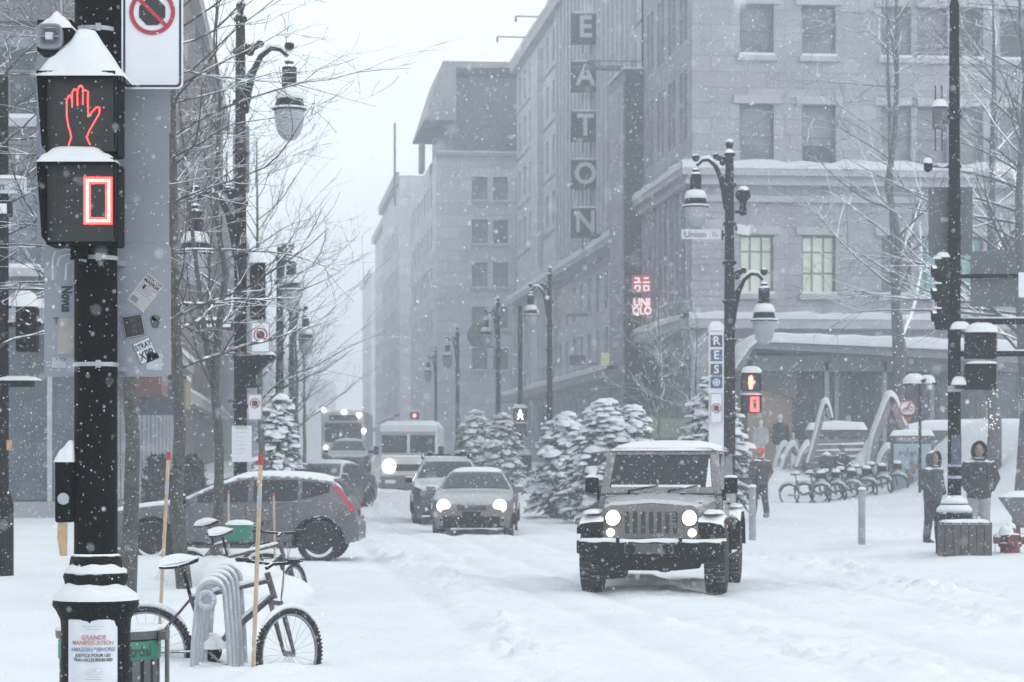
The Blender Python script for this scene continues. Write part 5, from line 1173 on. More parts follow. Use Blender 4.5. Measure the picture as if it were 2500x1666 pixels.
suv2 = dict(suv); make_car('dark_suv', 'far dark sport utility car ahead of the white bus on the left lane', 'car', (s3x, 109, gz(s3x, 107) - .05), R(2), suv2)
s4x = P(782, 0, 72).x
suv3 = dict(saloon); suv3['paint'] = DKP; suv3['lamps'] = []; suv3['snow'] = [(2.25, 3.3, .07, .92, 'roof_snow')]
make_car('dark_saloon', 'dark low car with a snowy roof just beyond the hatchback', 'car', (s4x, 74, gz(s4x, 72)), R(-20), suv3)
# step van
WHT = mat('white_van_paint', (.58, .60, .62), .45, var=.07, vscale=1.5, speck=.25, snow=.8, snow_lo=.5)
tx = P(997, 0, 91).x; tk = 91 / F
tr = thing('delivery_truck', 'white box-nosed delivery truck with one bright headlamp', 'truck', (tx, 91, gz(tx, 91) - .02), R(-1))
TW = 141 * tk
tz = lambda py: EYE - (py - HY) * tk - tr.location.z
MB().span((-TW / 2, 0.15, tz(1172)), (TW / 2, 5.6, tz(1040))).build('body', WHT, tr, bevel=.08, seg=3)
MB().span((-TW / 2 - .02, -.02, tz(1056)), (TW / 2 + .02, .5, tz(1036))).build('header', WHT, tr, bevel=.06)
MB().span((-TW / 2 + .03, -.25, tz(1165)), (TW / 2 - .03, .3, tz(1112))).build('nose', WHT, tr, bevel=.09, seg=3)
for s_ in (-1, 1): MB().span((s_ * .06, .09, tz(1106)), (s_ * (TW / 2 - .09), .145, tz(1063))).build('windscreen', CGLASS, tr)
MB().span((-.05, .06, tz(1108)), (.05, .15, tz(1060))).build('screen_post', WHT, tr)
MB().span((-.48, -.27, tz(1150)), (.5, -.245, tz(1134))).build('grille', PLASTIC, tr); MB().span((-TW / 2, -.42, tz(1192)), (TW / 2, -.2, tz(1166))).build('bumper', mat('bumper_brown', (.09, .07, .075), .6, speck=.3), tr, bevel=.03)
MB().span((-.85, -.43, tz(1180)), (-.45, -.41, tz(1172))).span((.15, -.43, tz(1180)), (.6, -.41, tz(1170))).build('bumper_snow', SNOW, tr)
for x_, m_ in ((-(TW / 2 - .38), LAMPON), (TW / 2 - .38, LAMPON)): MB().lathe([(.25, -.23), (.25, -.28), (.18, -.30)], 20, (x_, 0, tz(1139)), ax='Y').build('headlamp', m_, tr)
for x_ in (-.8, .8): road_wheel(tr, (x_, .9, .36), .38, .24, 1 if x_ > 0 else -1, RIM, snow=False); road_wheel(tr, (x_, 4.4, .36), .38, .24, 1 if x_ > 0 else -1, RIM, snow=False)
heap(tr, -TW / 2, TW / 2, 0, 5.6, tz(1038), pl([(0, .1), (.1, .2), (.9, .2), (1, .1)]), name='roof_snow', over=.05)
for s_ in (-1, 1): MB().box((s_ * (TW / 2 + .14), .2, tz(1100)), (.2, .08, .34)).build('mirror', PLASTIC, tr, bevel=.02)
# far bus
bx_ = P(838, 0, 138).x; bs = thing('white_bus', 'pale city bus lost in the snow with small lit lamps on its roofline', 'bus', (bx_, 138, gz(bx_, 138)), R(1)); bkk = 138 / F
MB().span((-1.25, 0, .35), (1.25, 11, 3.05)).build('body', WHT, bs, bevel=.12, seg=3)
MB().span((-1.05, -.02, 1.25), (1.05, -.004, 2.35)).build('windscreen', CGLASS, bs); MB().span((-.8, -.03, 2.5), (.8, -.005, 2.8)).build('destination_board', BLK, bs)
MB().span((-1.2, -.06, .3), (1.2, .1, .6)).build('bumper', PLASTIC, bs, bevel=.03); heap(bs, -1.25, 1.25, 0, 11, 3.0, pl([(0, .05), (.1, .15), (.9, .15), (1, .05)]), name='roof_snow', over=.03)
for (x_, z_) in ((-1.13, 3.12), (.05, 2.98), (.90, 2.80), (1.18, 1.9), (-1.0, .95), (1.0, .95)): MB().ball((x_, -.06, z_), .13 if z_ > 1.5 else .10, 10, 8).build('lamp', LAMPON, bs, smooth=True)
for x_ in (-1.05, 1.05):
    for y_ in (2.2, 8): MB().lathe([(.46, -.14), (.48, 0), (.46, .14)], 20, (x_, y_, .44), ax='X').build('wheel', RUBBER, bs)
# boxy off-roader, the nearest vehicle
JP = mat('taupe_car_paint', (.135, .125, .12), .4, .15, var=.14, vscale=2, speck=.36, snow=.35, snow_lo=.62, coat=.3)
JX = P(1590, 0, 29.5).x
jp = thing('offroad_car', 'taupe boxy off-road car with round lit headlamps and slotted grille driving towards the viewer', 'car', (JX, 29.5, gz(JX, 30) - .03), R(-9.2))
G_ = 0.0
GP = [(-.60, .64), (.60, .64), (.615, .90), (.585, 1.02), (.50, 1.065), (0, 1.08), (-.50, 1.065), (-.585, 1.02), (-.615, .90)]
MB().prism(GP, G_, .12).build('grille_panel', JP, jp, bevel=.02)
for i in range(7):
    x = -.295 + i * .0983; MB().prism(rrect(x - .028, x + .028, .71, .985, .026), -.008, .02).build('grille_slot', BLK, jp)
    MB().prism(rrect(x - .036, x + .036, .70, .995, .034), -.004, .01).build('slot_surround', JP, jp)
for s_ in (-1, 1):
    hl = MB().lathe([(.10, .0), (.102, -.02), (.092, -.03), (.090, -.01)], 28, (s_ * .468, 0, .905), ax='Y').build('headlamp', PLASTIC, jp, smooth=True)
    MB().lathe([(.086, -.0), (.086, -.02), (.06, -.034), (.01, -.038)], 24, (s_ * .468, 0, .905), ax='Y').build('headlamp_lens', LAMPON, hl, smooth=True)
    tl_ = MB().lathe([(.05, .0), (.05, -.012), (.045, -.016)], 18, (s_ * .50, 0, .725), ax='Y').build('turn_lamp', mat('amber_lit', (.9, .7, .5), .3, var=0, emit=(1, .86, .7), es=4.0), jp)
    # front wing flare
    fl = [(s_ * .60, -.02, .93), (s_ * .60, .25, .98), (s_ * .60, .75, .98), (s_ * .60, 1.05, .80)]
    rows = [[(s_ * .58, y, z + .02), (s_ * .72, y - .01, z + .015), (s_ * .86, y, z - .01), (s_ * .905, y + .01, z - .06), (s_ * .905, y + .015, z - .13), (s_ * .84, y + .02, z - .13), (s_ * .58, y + .02, z - .14)] for y, z in ((-.10, .84), (.02, .90), (.25, .945), (.6, .945), (.85, .90), (1.0, .74), (1.05, .5))]
    m2 = MB().grid(rows); k = 7; m2.f.append(tuple(range(7))); m2.f.append(tuple(range(42, 49))[::-1]); f_ = m2.build('wing_flare', PLASTIC, jp, smooth=True)
    MB().dome((s_ * .74, .32, .955), .13, .42, .05, sq=1.3, seed=3 + s_).build('flare_snow', SNOW, f_, smooth='all')
    rows = [[(s_ * .70, y, z + .02), (s_ * .86, y, z), (s_ * .92, y, z - .05), (s_ * .92, y, z - .12), (s_ * .72, y, z - .12)] for y, z in ((2.35, .55), (2.45, .86), (2.65, .98), (3.2, .98), (3.45, .86), (3.55, .6))]
    f2 = MB().grid(rows).build('wing_flare', PLASTIC, jp, smooth=True); MB().dome((s_ * .82, 2.9, .99), .1, .35, .05, sq=1.3).build('flare_snow', SNOW, f2, smooth='all')
    MB().span((s_ * .36, -.29, .60), (s_ * .40, -.22, .68)).build('tow_hook', PLASTIC, jp, bevel=.01)
    MB().box((s_ * .57, .35, 1.06), (.035, .12, .07)).build('bonnet_catch', PLASTIC, jp, bevel=.008)
    for y_ in (.42, 2.90): road_wheel(jp, (s_ * .765, y_, .395), .405, .255, s_, RIM, snow=False)
    MB().box((s_ * .905, .22, .80), (.02, .06, .035)).build('side_marker', mat('orange_marker', (.5, .12, .03), .4, emit=(1, .25, .08), es=.8), jp)
    # mirror
    mr_ = MB().box((s_ * .885, 1.22, 1.295), (.165, .10, .20)).build('mirror', PLASTIC, jp, bevel=.02); MB().box((s_ * .79, 1.25, 1.17), (.06, .05, .14)).build('mirror_stalk', PLASTIC, mr_); MB().dome((s_ * .885, 1.22, 1.393), .085, .05, .03, sq=1.5).build('mirror_snow', SNOW, mr_, smooth='all')
    # body side, door, window
    MB().span((s_ * .70, 1.12, .50), (s_ * .775, 3.75, 1.16)).build('side_panel', JP, jp, bevel=.02); MB().span((s_ * .772, 1.22, .56), (s_ * .786, 2.25, 1.14)).build('door', JP, jp, bevel=.008); MB().box((s_ * .80, 2.1, 1.05), (.03, .14, .035)).build('door_handle', PLASTIC, jp, bevel=.008)
    MB().prism([(y, z) for y, z in ((1.30, 1.18), (2.22, 1.18), (2.20, 1.66), (1.62, 1.66))], 0, .02).build('door_glass', CGLASS, jp).matrix_local = Matrix.Translation((s_ * .72 + .01, 0, 0)) @ Matrix.Rotation(R(90), 4, 'Z')
    MB().prism([(y, z) for y, z in ((2.36, 1.2), (3.6, 1.2), (3.6, 1.64), (2.36, 1.66))], 0, .02).build('quarter_glass', CGLASS, jp).matrix_local = Matrix.Translation((s_ * .72 + .01, 0, 0)) @ Matrix.Rotation(R(90), 4, 'Z')
    MB().tube([(s_ * .735, 1.14, 1.17), (s_ * .665, 1.52, 1.72)], .042, 6).build('screen_pillar', JP, jp); MB().tube([(s_ * .70, 2.29, 1.17), (s_ * .675, 2.29, 1.7)], .05, 6).build('door_pillar', JP, jp); MB().tube([(s_ * .70, 3.68, 1.17), (s_ * .675, 3.66, 1.7)], .05, 6).build('rear_pillar', JP, jp)
    MB().box((s_ * .44, -.24, .52), (.02, .02, .02)).build('bolt', PLASTIC, jp)
    MB().span((s_ * .80, 1.0, .36), (s_ * .90, 2.4, .44)).build('side_step', PLASTIC, jp, bevel=.02)
# bonnet, cowl, windscreen, roof
rows = []
for (y, wv, zc, ze) in ((.0, .58, 1.075, 1.03), (.05, .60, 1.10, 1.05), (.3, .625, 1.135, 1.075), (.7, .66, 1.165, 1.105), (1.05, .70, 1.185, 1.13), (1.14, .715, 1.19, 1.14)):
    rows.append([(-wv, y, ze - .22), (-wv, y, ze - .03), (-wv * .95, y, ze), (-wv * .6, y, zc - .012), (-wv * .35, y, zc), (0, y, zc + .012), (wv * .35, y, zc), (wv * .6, y, zc - .012), (wv * .95, y, ze), (wv, y, ze - .03), (wv, y, ze - .22)])
MB().grid(rows).build('bonnet', JP, jp, smooth=True)
MB().span((-.70, 1.10, .5), (.70, 3.78, 1.17)).build('body_tub', JP, jp, bevel=.03)
MB().span((-.56, .1, .5), (.56, 1.15, .98)).build('engine_bay', ARCHM, jp)
MB().add([(-.73, 1.15, 1.18), (.73, 1.15, 1.18), (.66, 1.50, 1.72), (-.66, 1.50, 1.72), (-.73, 1.20, 1.18), (.73, 1.20, 1.18), (.66, 1.55, 1.72), (-.66, 1.55, 1.72)], [(0, 1, 5, 4), (3, 7, 6, 2), (0, 4, 7, 3), (1, 2, 6, 5), (4, 5, 6, 7)]).build('screen_back', ARCHM, jp)
def scr(x0, x1, t0, t1, off):   # quad on the raked screen plane
    f_ = lambda u, t_: (u * (.73 - .07 * t_), 1.15 + .35 * t_ - .84 * off, 1.18 + .54 * t_ + .54 * off)
    return [f_(x0, t0), f_(x1, t0), f_(x1, t1), f_(x0, t1)]
def slab(q_a, q_b): return MB().add(q_a + q_b, [(0, 1, 2, 3), (7, 6, 5, 4), (0, 4, 5, 1), (1, 5, 6, 2), (2, 6, 7, 3), (3, 7, 4, 0)])
for (a, b_, c_2, d_) in ((-1, 1, 0, .13), (-1, 1, .90, 1.0), (-1, -.905, .13, .90), (.905, 1, .13, .90)): slab(scr(a, b_, c_2, d_, .03), scr(a, b_, c_2, d_, .0)).build('screen_frame', JP, jp, bevel=.008)
slab(scr(-.90, .90, .14, .89, .014), scr(-.90, .90, .14, .89, .006)).build('windscreen', CGLASS, jp)
A_, B_ = scr(.79, .895, .15, .82, .024), scr(.80, .895, .15, .8, .012); A_[3] = scr(.875, .895, .15, .82, .018)[3]; B_[3] = scr(.88, .895, .15, .8, .012)[3]; slab(A_, B_).build('screen_snow', SNOW, jp)
slab(scr(-.88, .70, .14, .19, .03), scr(-.88, .7, .14, .17, .015)).build('screen_snow', SNOW, jp)
for (u0, u1) in ((-.55, -.05), (.15, .65)):
    a = Vector(scr(u0, u0, .05, .06, .04)[0]); b_ = Vector(scr(u1, u1, .17, .2, .035)[0]); MB().tube([a, b_], .011, 5).tube([a, a + Vector((0, -.03, -.05))], .014, 6).build('wiper', PLASTIC, jp)
for x_ in (-.28, 0, .30): MB().box((x_, .98, 1.19), (.07, .05, .02)).build('washer_jet', PLASTIC, jp, bevel=.005)
MB().add([(-.68, 1.46, 1.70), (.68, 1.46, 1.70), (.70, 3.7, 1.72), (-.70, 3.7, 1.72), (-.63, 1.50, 1.775), (.63, 1.50, 1.775), (.65, 3.65, 1.80), (-.65, 3.65, 1.80)], [(0, 3, 2, 1), (4, 5, 6, 7), (0, 1, 5, 4), (1, 2, 6, 5), (2, 3, 7, 6), (3, 0, 4, 7)]).build('hard_top', JP, jp, bevel=.04, seg=3)
heap(jp, -.68, .68, 1.45, 3.7, 1.745, pl([(0, .02), (.07, .085), (.2, .125), (.8, .125), (.93, .085), (1, .02)]), name='roof_snow', over=.01, nx=20, ny=14)
MB().span((-.69, 3.66, .6), (.69, 3.74, 1.7)).build('tailgate', JP, jp, bevel=.02)
# bumper and lower parts
bp_ = [(-.915, -.16, .50), (-.90, -.22, .47), (-.60, -.27, .47)]
rows = []
for (x, y) in ((-.915, .02), (-.90, -.14), (-.80, -.20), (-.5, -.25), (-.38, -.27), (.38, -.27), (.5, -.25), (.80, -.20), (.90, -.14), (.915, .02)):
    lo = .47 if abs(x) > .55 else .43
    rows.append([(x, y + .16, .63), (x, y + .01, .63), (x, y, .61), (x, y, lo + .02), (x, y + .04, lo), (x, y + .16, lo)])
bu = MB().grid(rows); bumper = bu.build('bumper', PLASTIC, jp, smooth=True)
rows = [[(x, y + .155, .628), (x, y + .13, .655 + .008 * math.sin(9 * x)), (x, y + .03, .655 + .008 * math.sin(7 * x)), (x, y - .004, .632), (x, y - .006, .615 + .006 * math.sin(21 * x))] for (x, y) in [(-.91 + 1.82 * i / 36, interp([(-.915, .0), (-.90, -.14), (-.80, -.20), (-.5, -.25), (-.38, -.27), (.38, -.27), (.5, -.25), (.80, -.20), (.90, -.14), (.915, .0)], -.91 + 1.82 * i / 36)) for i in range(37)]]
MB().grid(rows).build('bumper_snow', SNOW, bumper, smooth='all')
MB().span((-.30, -.285, .475), (.30, -.262, .60)).build('winch_plate', mat('dark_grey_plate', (.05, .052, .056), .5, speck=.3), jp, bevel=.008)
for s_ in (-1, 1):
    fo = MB().lathe([(.06, -.26), (.06, -.292), (.052, -.292)], 18, (s_ * .222, 0, .535), ax='Y').build('fog_lamp', PLASTIC, jp); MB().lathe([(.052, -.283), (.045, -.289)], 18, (s_ * .222, 0, .535), ax='Y').build('fog_lens', mat('lamp_glass', (.28, .30, .33), .15, var=.2), fo)
MB().prism([(-.66, .45), (.66, .45), (.60, .30), (.30, .27), (-.30, .27), (-.60, .30)], -.16, -.06).build('air_dam', PLASTIC, jp)
MB().tube([(-.7, .42, .38), (.7, .42, .38)], .05, 8).ball((.12, .42, .33), .12, 10, 8, (1.2, 1, .9)).build('front_axle', ARCHM, jp); MB().tube([(-.7, 2.9, .38), (.7, 2.9, .38)], .05, 8).ball((0, 2.9, .36), .13, 10, 8, (1.2, 1, .9)).span((-.5, .5, .42), (.5, 3.6, .52)).build('rear_axle', ARCHM, jp)
# ------------------------------------------------------------------ snowy evergreens
NEEDLE = mat('evergreen_needles', (.07, .082, .085), .9, var=.4, vscale=9, speck=.5)
TSNOW = mat('tree_snow', (.62, .64, .67), .9, var=.06, vscale=6, bump=.4, bscale=20)
def conifer(label, px, d, toppy, wpx, seed, botpy=None, pot=True, lean=0.0, n=420, group='snow-laden evergreens in pots'):
    rng = random.Random(seed); x = (px - CX) / F * d; zg = gz(x, d); k = d / F; t = thing('evergreen_tree', label, 'tree', (x, d, zg), 0, group)
    top = EYE - (toppy - HY) * k - zg; w_ = wpx * k / 2; z0 = .22 if pot else .1
    MB().tube([(0, 0, -.2), (lean * .5, 0, top * .5), (lean, 0, top * .96)], [.08, .05, .012], 7).build('trunk', BARK, t)
    A, S = MB(), MB()
    for i in range(n):
        f_ = rng.random() ** .8; z = z0 + (top - z0) * f_; rad = w_ * (1 - f_ ** 1.35) ** .8 * (1 if f_ > .12 else .75) + .06
        a = rng.uniform(0, 2 * math.pi); rr = rad * math.sqrt(rng.uniform(.35, 1.05)); bump_ = 1 + .22 * math.sin(a * 3 + f_ * 9 + seed)
        p = Vector((rr * bump_ * math.cos(a) + lean * f_, rr * bump_ * math.sin(a), z)); o = Vector((math.cos(a), math.sin(a), rng.uniform(-.55, .05))).normalized(); sd = o.cross(Vector((0, 0, 1))).normalized()
        ln = rng.choice((.08, .11, .15, .2, .27)) * rng.uniform(.8, 1.2) * (.5 + w_ * .42); wd = ln * rng.uniform(.45, 1.0); upv = sd.cross(o)
        for q_ in range(5):
            dq = (o * rng.uniform(.3, 1.2) + sd * rng.uniform(-1.1, 1.1) + upv * rng.uniform(-.9, .25)).normalized() * ln * 1.25; s2 = dq.cross(Vector((rng.gauss(0, 1), rng.gauss(0, 1), rng.gauss(0, 1)))).normalized() * ln * .16
            A.add([p - s2, p + s2, p + dq + s2 * .4, p + dq * 1.15, p + dq - s2 * .4], [(0, 1, 2, 3, 4)])
        if rng.random() < .95:
            c = p + o * ln * .35 + upv * .03; m_ = 5; rings = []
            b0 = len(S.v); hh = wd * rng.uniform(.25, .75)
            for (pr, hz_) in ((1.0, 0), (.75, .62)):
                for j in range(7):
                    an = 2 * math.pi * j / 7; q_ = rng.uniform(.75, 1.25); S.v.append(tuple(c + o * math.cos(an) * ln * .95 * pr * q_ + sd * math.sin(an) * wd * .95 * pr * q_ + upv * hh * hz_ * q_))
            S.v.append(tuple(c + upv * hh))
            for j in range(7):
                j2 = (j + 1) % 7; S.f.append((b0 + j, b0 + j2, b0 + 7 + j2, b0 + 7 + j)); S.f.append((b0 + 7 + j, b0 + 7 + j2, b0 + 14))
    A.build('foliage', NEEDLE, t, kind='stuff'); S.build('foliage_snow', TSNOW, t, smooth='all', kind='stuff')
    if pot: 
        MB().lathe([(.40, -.1), (.44, .30), (.46, .34), (.40, .34)], 12).build('pot', mat('dark_pot', (.035, .037, .042), .7, var=.2, speck=.25), t); MB().dome((0, 0, .33), .42, .42, .12).build('pot_snow', SNOW, t, smooth='all')
    return t
conifer('wide snow-laden evergreen at the left end of the potted row', 1378, 66, 1016, 165, 3, n=800)
conifer('tallest snow-laden evergreen in the potted row behind the off-roader', 1474, 62, 984, 190, 4, n=900)
conifer('leaning snowy evergreen between the tallest one and the lamp', 1556, 66, 996, 150, 5, lean=-.15, n=650)
conifer('snowy evergreen right behind the letter column sign', 1745, 60.5, 925, 175, 6, n=950)
conifer('hazy snow-covered evergreen right of the white truck', 1160, 98, 1005, 130, 8, n=560); conifer('hazy evergreen next to the walking-man signal pole', 1226, 92, 1015, 110, 9, n=500)
conifer('frosted evergreen standing left of the traffic behind the hatchback', 678, 58, 968, 125, 10, n=700, pot=False)
SHR = mat('dark_shrub', (.028, .033, .034), .9, var=.3, vscale=12, speck=.3)
for px, lab in ((384, 'dark clipped shrub behind the hatchback bonnet, left of a pair'), (468, 'dark clipped shrub behind the hatchback windscreen, right of a pair')):
    x = (px - CX) / F * 47; o = thing('clipped_shrub', lab, 'shrub', (x, 47, gz(x, 47)), 0, 'clipped shrubs behind the hatchback'); rng = random.Random(px); A = MB()
    for i in range(900):
        f_ = rng.random(); z = .25 + 1.35 * f_; rad = .30 * math.sin(math.pi * (.12 + .8 * f_)) ** .7; a = rng.uniform(0, 6.283); q_ = rng.uniform(.8, 1.08); p = Vector((rad * q_ * math.cos(a), rad * q_ * math.sin(a), z)); dv = Vector((rng.gauss(0, 1), rng.gauss(0, 1), rng.gauss(.3, 1))).normalized() * .08; s2 = dv.cross(Vector((rng.gauss(0, 1), rng.gauss(0, 1), 1))).normalized() * .03
        A.add([p - s2, p + s2, p + dv], [(0, 1, 2)])
    MB().lathe([(.12, .28), (.26, .6), (.27, 1.1), (.15, 1.5)], 10).build('core', SHR, o); A.build('leaves', SHR, o, kind='stuff'); MB().lathe([(.2, -.1), (.24, .3)], 10).build('pot', PLASTIC, o)
# ------------------------------------------------------------------ right foreground pole and what it carries
RD = 39.0; rk_ = RD / F
rpx = P(2330, 0, RD).x; rz0 = gz(rpx, RD)
RP = Vector((rpx, RD, rz0)); ax_ = lambda px: (px - 2330) * rk_; az_ = lambda py: EYE - (py - HY) * rk_ - rz0
rp = thing('signal_mast', 'tall black signal mast with cross arms at the right side of the street', 'pole', RP)
MB().lathe([(.115, 0), (.105, az_(1000)), (.10, az_(600)), (.078, az_(20)), (.08, az_(12)), (.06, az_(5)), (.06, az_(-140))], 18).build('shaft', BLACK, rp, smooth=True)
MB().lathe([(.30, 0), (.30, az_(1262)), (.27, az_(1250)), (.22, az_(1244)), (.225, az_(1232)), (.18, az_(1222)), (.12, az_(1210))], 20).build('base', BLACKS, rp, smooth=True)
MB().lathe([(.29, az_(1250)), (.285, az_(1242)), (.22, az_(1232)), (.12, az_(1231))], 20).build('base_snow', SNOW, rp, smooth='all'); MB().lathe([(.225, az_(1230)), (.21, az_(1222)), (.12, az_(1213))], 20).build('base_snow', SNOW, rp, smooth='all')
for y_ in (270, 285, 407, 496, 580, 620, 655, 675, 805, 820, 945, 953, 1136, 1165):
    MB().lathe([(.112, az_(y_ + 4)), (.114, az_(y_ + 4)), (.114, az_(y_ - 3)), (.112, az_(y_ - 3))], 16).build('steel_band', STEEL if y_ > 900 else BLACKS, rp)
for (y_, x1, r_) in ((785, 2560, .055), (864, 2560, .05), (675, 2478, .035)):
    a = MB().tube([(0, 0, az_(y_)), (ax_(x1), 0, az_(y_ - 1))], r_, 10).build('cross_arm', BLACK, rp, smooth=True)
    if y_ > 700: MB().tube([(.1, 0, az_(y_) + r_ * .9), (ax_(x1), 0, az_(y_ - 1) + r_ * .9)], r_ * .62, 7, squash=.6).build('arm_snow', SNOW, a, smooth='all')
MB().span((-.07, -.135, az_(1135)), (.09, -.115, az_(1062))).build('taped_notice', mat('faded_notice', (.06, .075, .11), .5, var=.6, vscale=14), rp)
bp2 = thing('sign_back_panel', 'square dark grey sign back fixed behind the right-hand mast', 'sign', RP); MB().prism(rrect(ax_(2270), ax_(2378), az_(622), az_(455), .02), .12, .13).build('panel', mat('dark_sign_back', (.10, .11, .115), .6, .2, var=.15, vscale=2), bp2); MB().span((ax_(2300), .09, az_(540)), (ax_(2350), .12, az_(530))).build('rail', STEEL, bp2)
bp3 = thing('sign_back_panel', 'wide dark sign back at the right edge above the cross arms', 'sign', RP); MB().prism(rrect(ax_(2372), ax_(2484), az_(748), az_(612), .01), .10, .11).build('panel', _M['dark_sign_back'], bp3); MB().span((ax_(2400), .05, az_(680)), (ax_(2440), .10, az_(670))).build('rail', STEEL, bp3)
ws = thing('white_sign', 'plain white sign plate cut by the right edge of the view', 'sign', RP); MB().prism(rrect(ax_(2485), ax_(2545), az_(727), az_(666), .01), -.06, -.05).build('plate', WHITE, ws); MB().span((ax_(2478), -.05, az_(678)), (ax_(2500), .0, az_(670))).build('bracket', BLACK, ws)
ps2 = ped_signal('pedestrian_signal', 'unlit pedestrian signal seen from behind beside the right-hand mast', 2396, 808, 952, 38.8, 74, None, back=True)
for y_ in (813, 945): MB().span((ax_(2335) - ax_(2396), .0, (952 - y_) * rk_ - .02), (-.2, .12, (952 - y_) * rk_ + .02)).build('bracket', BLACKS, ps2)
MB().dome((-.35, .06, .08), .13, .1, .14).build('bracket_snow', SNOW, ps2, smooth='all'); MB().dome((-.33, .06, .97), .17, .1, .13).build('bracket_snow', SNOW, ps2, smooth='all')
tl3 = thing('traffic_light', 'three-lens black traffic light seen side-on at the left of the right-hand mast', 'traffic light', RP + Vector((ax_(2302), 0, az_(805))))
MB().span((-.11, -.10, 0), (.10, .12, 1.16)).build('housing', BLACKS, tl3, bevel=.02)
for i in range(3):
    v_ = MB().tube([(-.10, .0, .2 + i * .36), (-.17, .0, .19 + i * .36)], [.12, .13], 12, False).build('visor', BLACKS, tl3); MB().dome((-.09, -.02, .33 + i * .40), .10, .1, .045).build('visor_snow', SNOW, tl3, smooth='all')
MB().dome((.0, 0, 1.16), .12, .12, .09, sq=1.4).build('snow_cap', SNOW, tl3, smooth='all')
an = thing('antenna_box', 'grey radio box with four thin antennas high on the right-hand mast', 'antenna', RP + Vector((ax_(2292), 0, az_(315))))
MB().span((-.10, -.06, 0), (.06, .08, .36)).span((.06, -.03, .08), (.24, .04, .16)).build('housing', mat('radio_grey', (.08, .085, .09), .5, speck=.2, snow=.6), an, bevel=.03)
for x_ in (-.055, .05):
    MB().tube([(x_, 0, .36), (x_, 0, .70)], .012, 6).build('antenna', BLK, an); MB().tube([(x_, 0, 0), (x_, 0, -.36)], .012, 6).build('antenna', BLK, an)
MB().dome((.02, 0, .35), .13, .1, .13, sq=1.3).build('snow_cap', SNOW, an, smooth='all')
cm = thing('mast_camera', 'small camera on an arm with snow on it, left of the right-hand mast', 'camera', RP + Vector((ax_(2275), 0, az_(410))))
MB().tube([(-.05, 0, .03), (.35, 0, .0)], .018, 6).build('arm', BLACKS, cm); MB().lathe([(.03, -.1), (.07, -.06), (.07, .04), (.03, .08)], 10, (-.06, 0, .03)).build('housing', BLACKS, cm, smooth=True); MB().dome((-.07, 0, .08), .075, .06, .08).build('snow_cap', SNOW, cm, smooth='all')
# wooden planter box and hydrant
pbp = P(2356, 1384, 38.2); pb = thing('planter_box', 'weathered dark plank box with snow along its rim in front of the right-hand mast', 'planter', (pbp.x, 38.2, pbp.z))
PLK = mat('weathered_plank', (.062, .055, .052), .85, var=.35, vscale=7, bump=.5, bscale=20, speck=.25); pw = 112 * 38.2 / F; ph_ = 112 * 38.2 / F
for i in range(6):
    x = -pw / 2 + pw * (i + .5) / 6; MB().box((x, -.3, ph_ / 2 - .06), (pw / 6 - .012, .03, ph_ + .08 - .01 * (i % 2))).build('plank', PLK, pb, bevel=.004); MB().box((x, .36, ph_ / 2 - .06), (pw / 6 - .012, .03, ph_ + .08)).build('plank', PLK, pb, bevel=.004)
for i in range(6):
    for s_ in (-1, 1): MB().box((s_ * pw / 2, -.26 + (i + .5) * .10, ph_ / 2 - .06), (.03, .09, ph_ + .08)).build('plank', PLK, pb, bevel=.004)
heap(pb, -pw / 2 - .01, pw / 2 + .01, -.32, .38, ph_ - .03, pl([(0, .03), (.1, .05), (.9, .06), (1, .03)]), name='rim_snow', over=.02)
hyp = P(2466, 1382, 38.6); hy = thing('fire_hydrant', 'dark red fire hydrant half covered in snow beside the plank box', 'hydrant', (hyp.x, 38.6, hyp.z)); HYR = mat('hydrant_red', (.12, .016, .02), .5, var=.2, vscale=8, snow=.9, snow_lo=.5, speck=.15)
MB().lathe([(.16, -.1), (.16, .30), (.19, .31), (.19, .36), (.15, .38), (.15, .46), (.17, .47), (.17, .50), (.12, .52), (.10, .60), (.04, .63), (.04, .66)], 16).build('barrel', HYR, hy, smooth=True)
MB().lathe([(.07, -.26), (.07, -.15), (.05, -.1)], 10, (0, 0, .42), ax='X').lathe([(.08, .15), (.08, .24), (.06, .26)], 10, (0, 0, .42), ax='X').build('side_outlet', HYR, hy); MB().lathe([(.09, -.25), (.09, -.15)], 12, (0, 0, .42), ax='Y').build('front_outlet', HYR, hy); MB().span((.10, -.03, .3), (.16, .03, .66)).build('marker_plate', HYR, hy)
MB().tube([(-.24, -.03, .38), (-.25, -.05, .25), (-.2, -.08, .16), (-.16, -.05, .2)], .006, 5).build('chain', STEEL, hy); MB().dome((-.05, 0, .49), .15, .14, .17).dome((-.2, 0, .46), .06, .08, .07).build('snow_cap', SNOW, hy, smooth='all'); MB().lathe([(.1, .6), (.08, .66), (.02, .70)], 12).build('bonnet_snow', SNOW, hy, smooth='all')
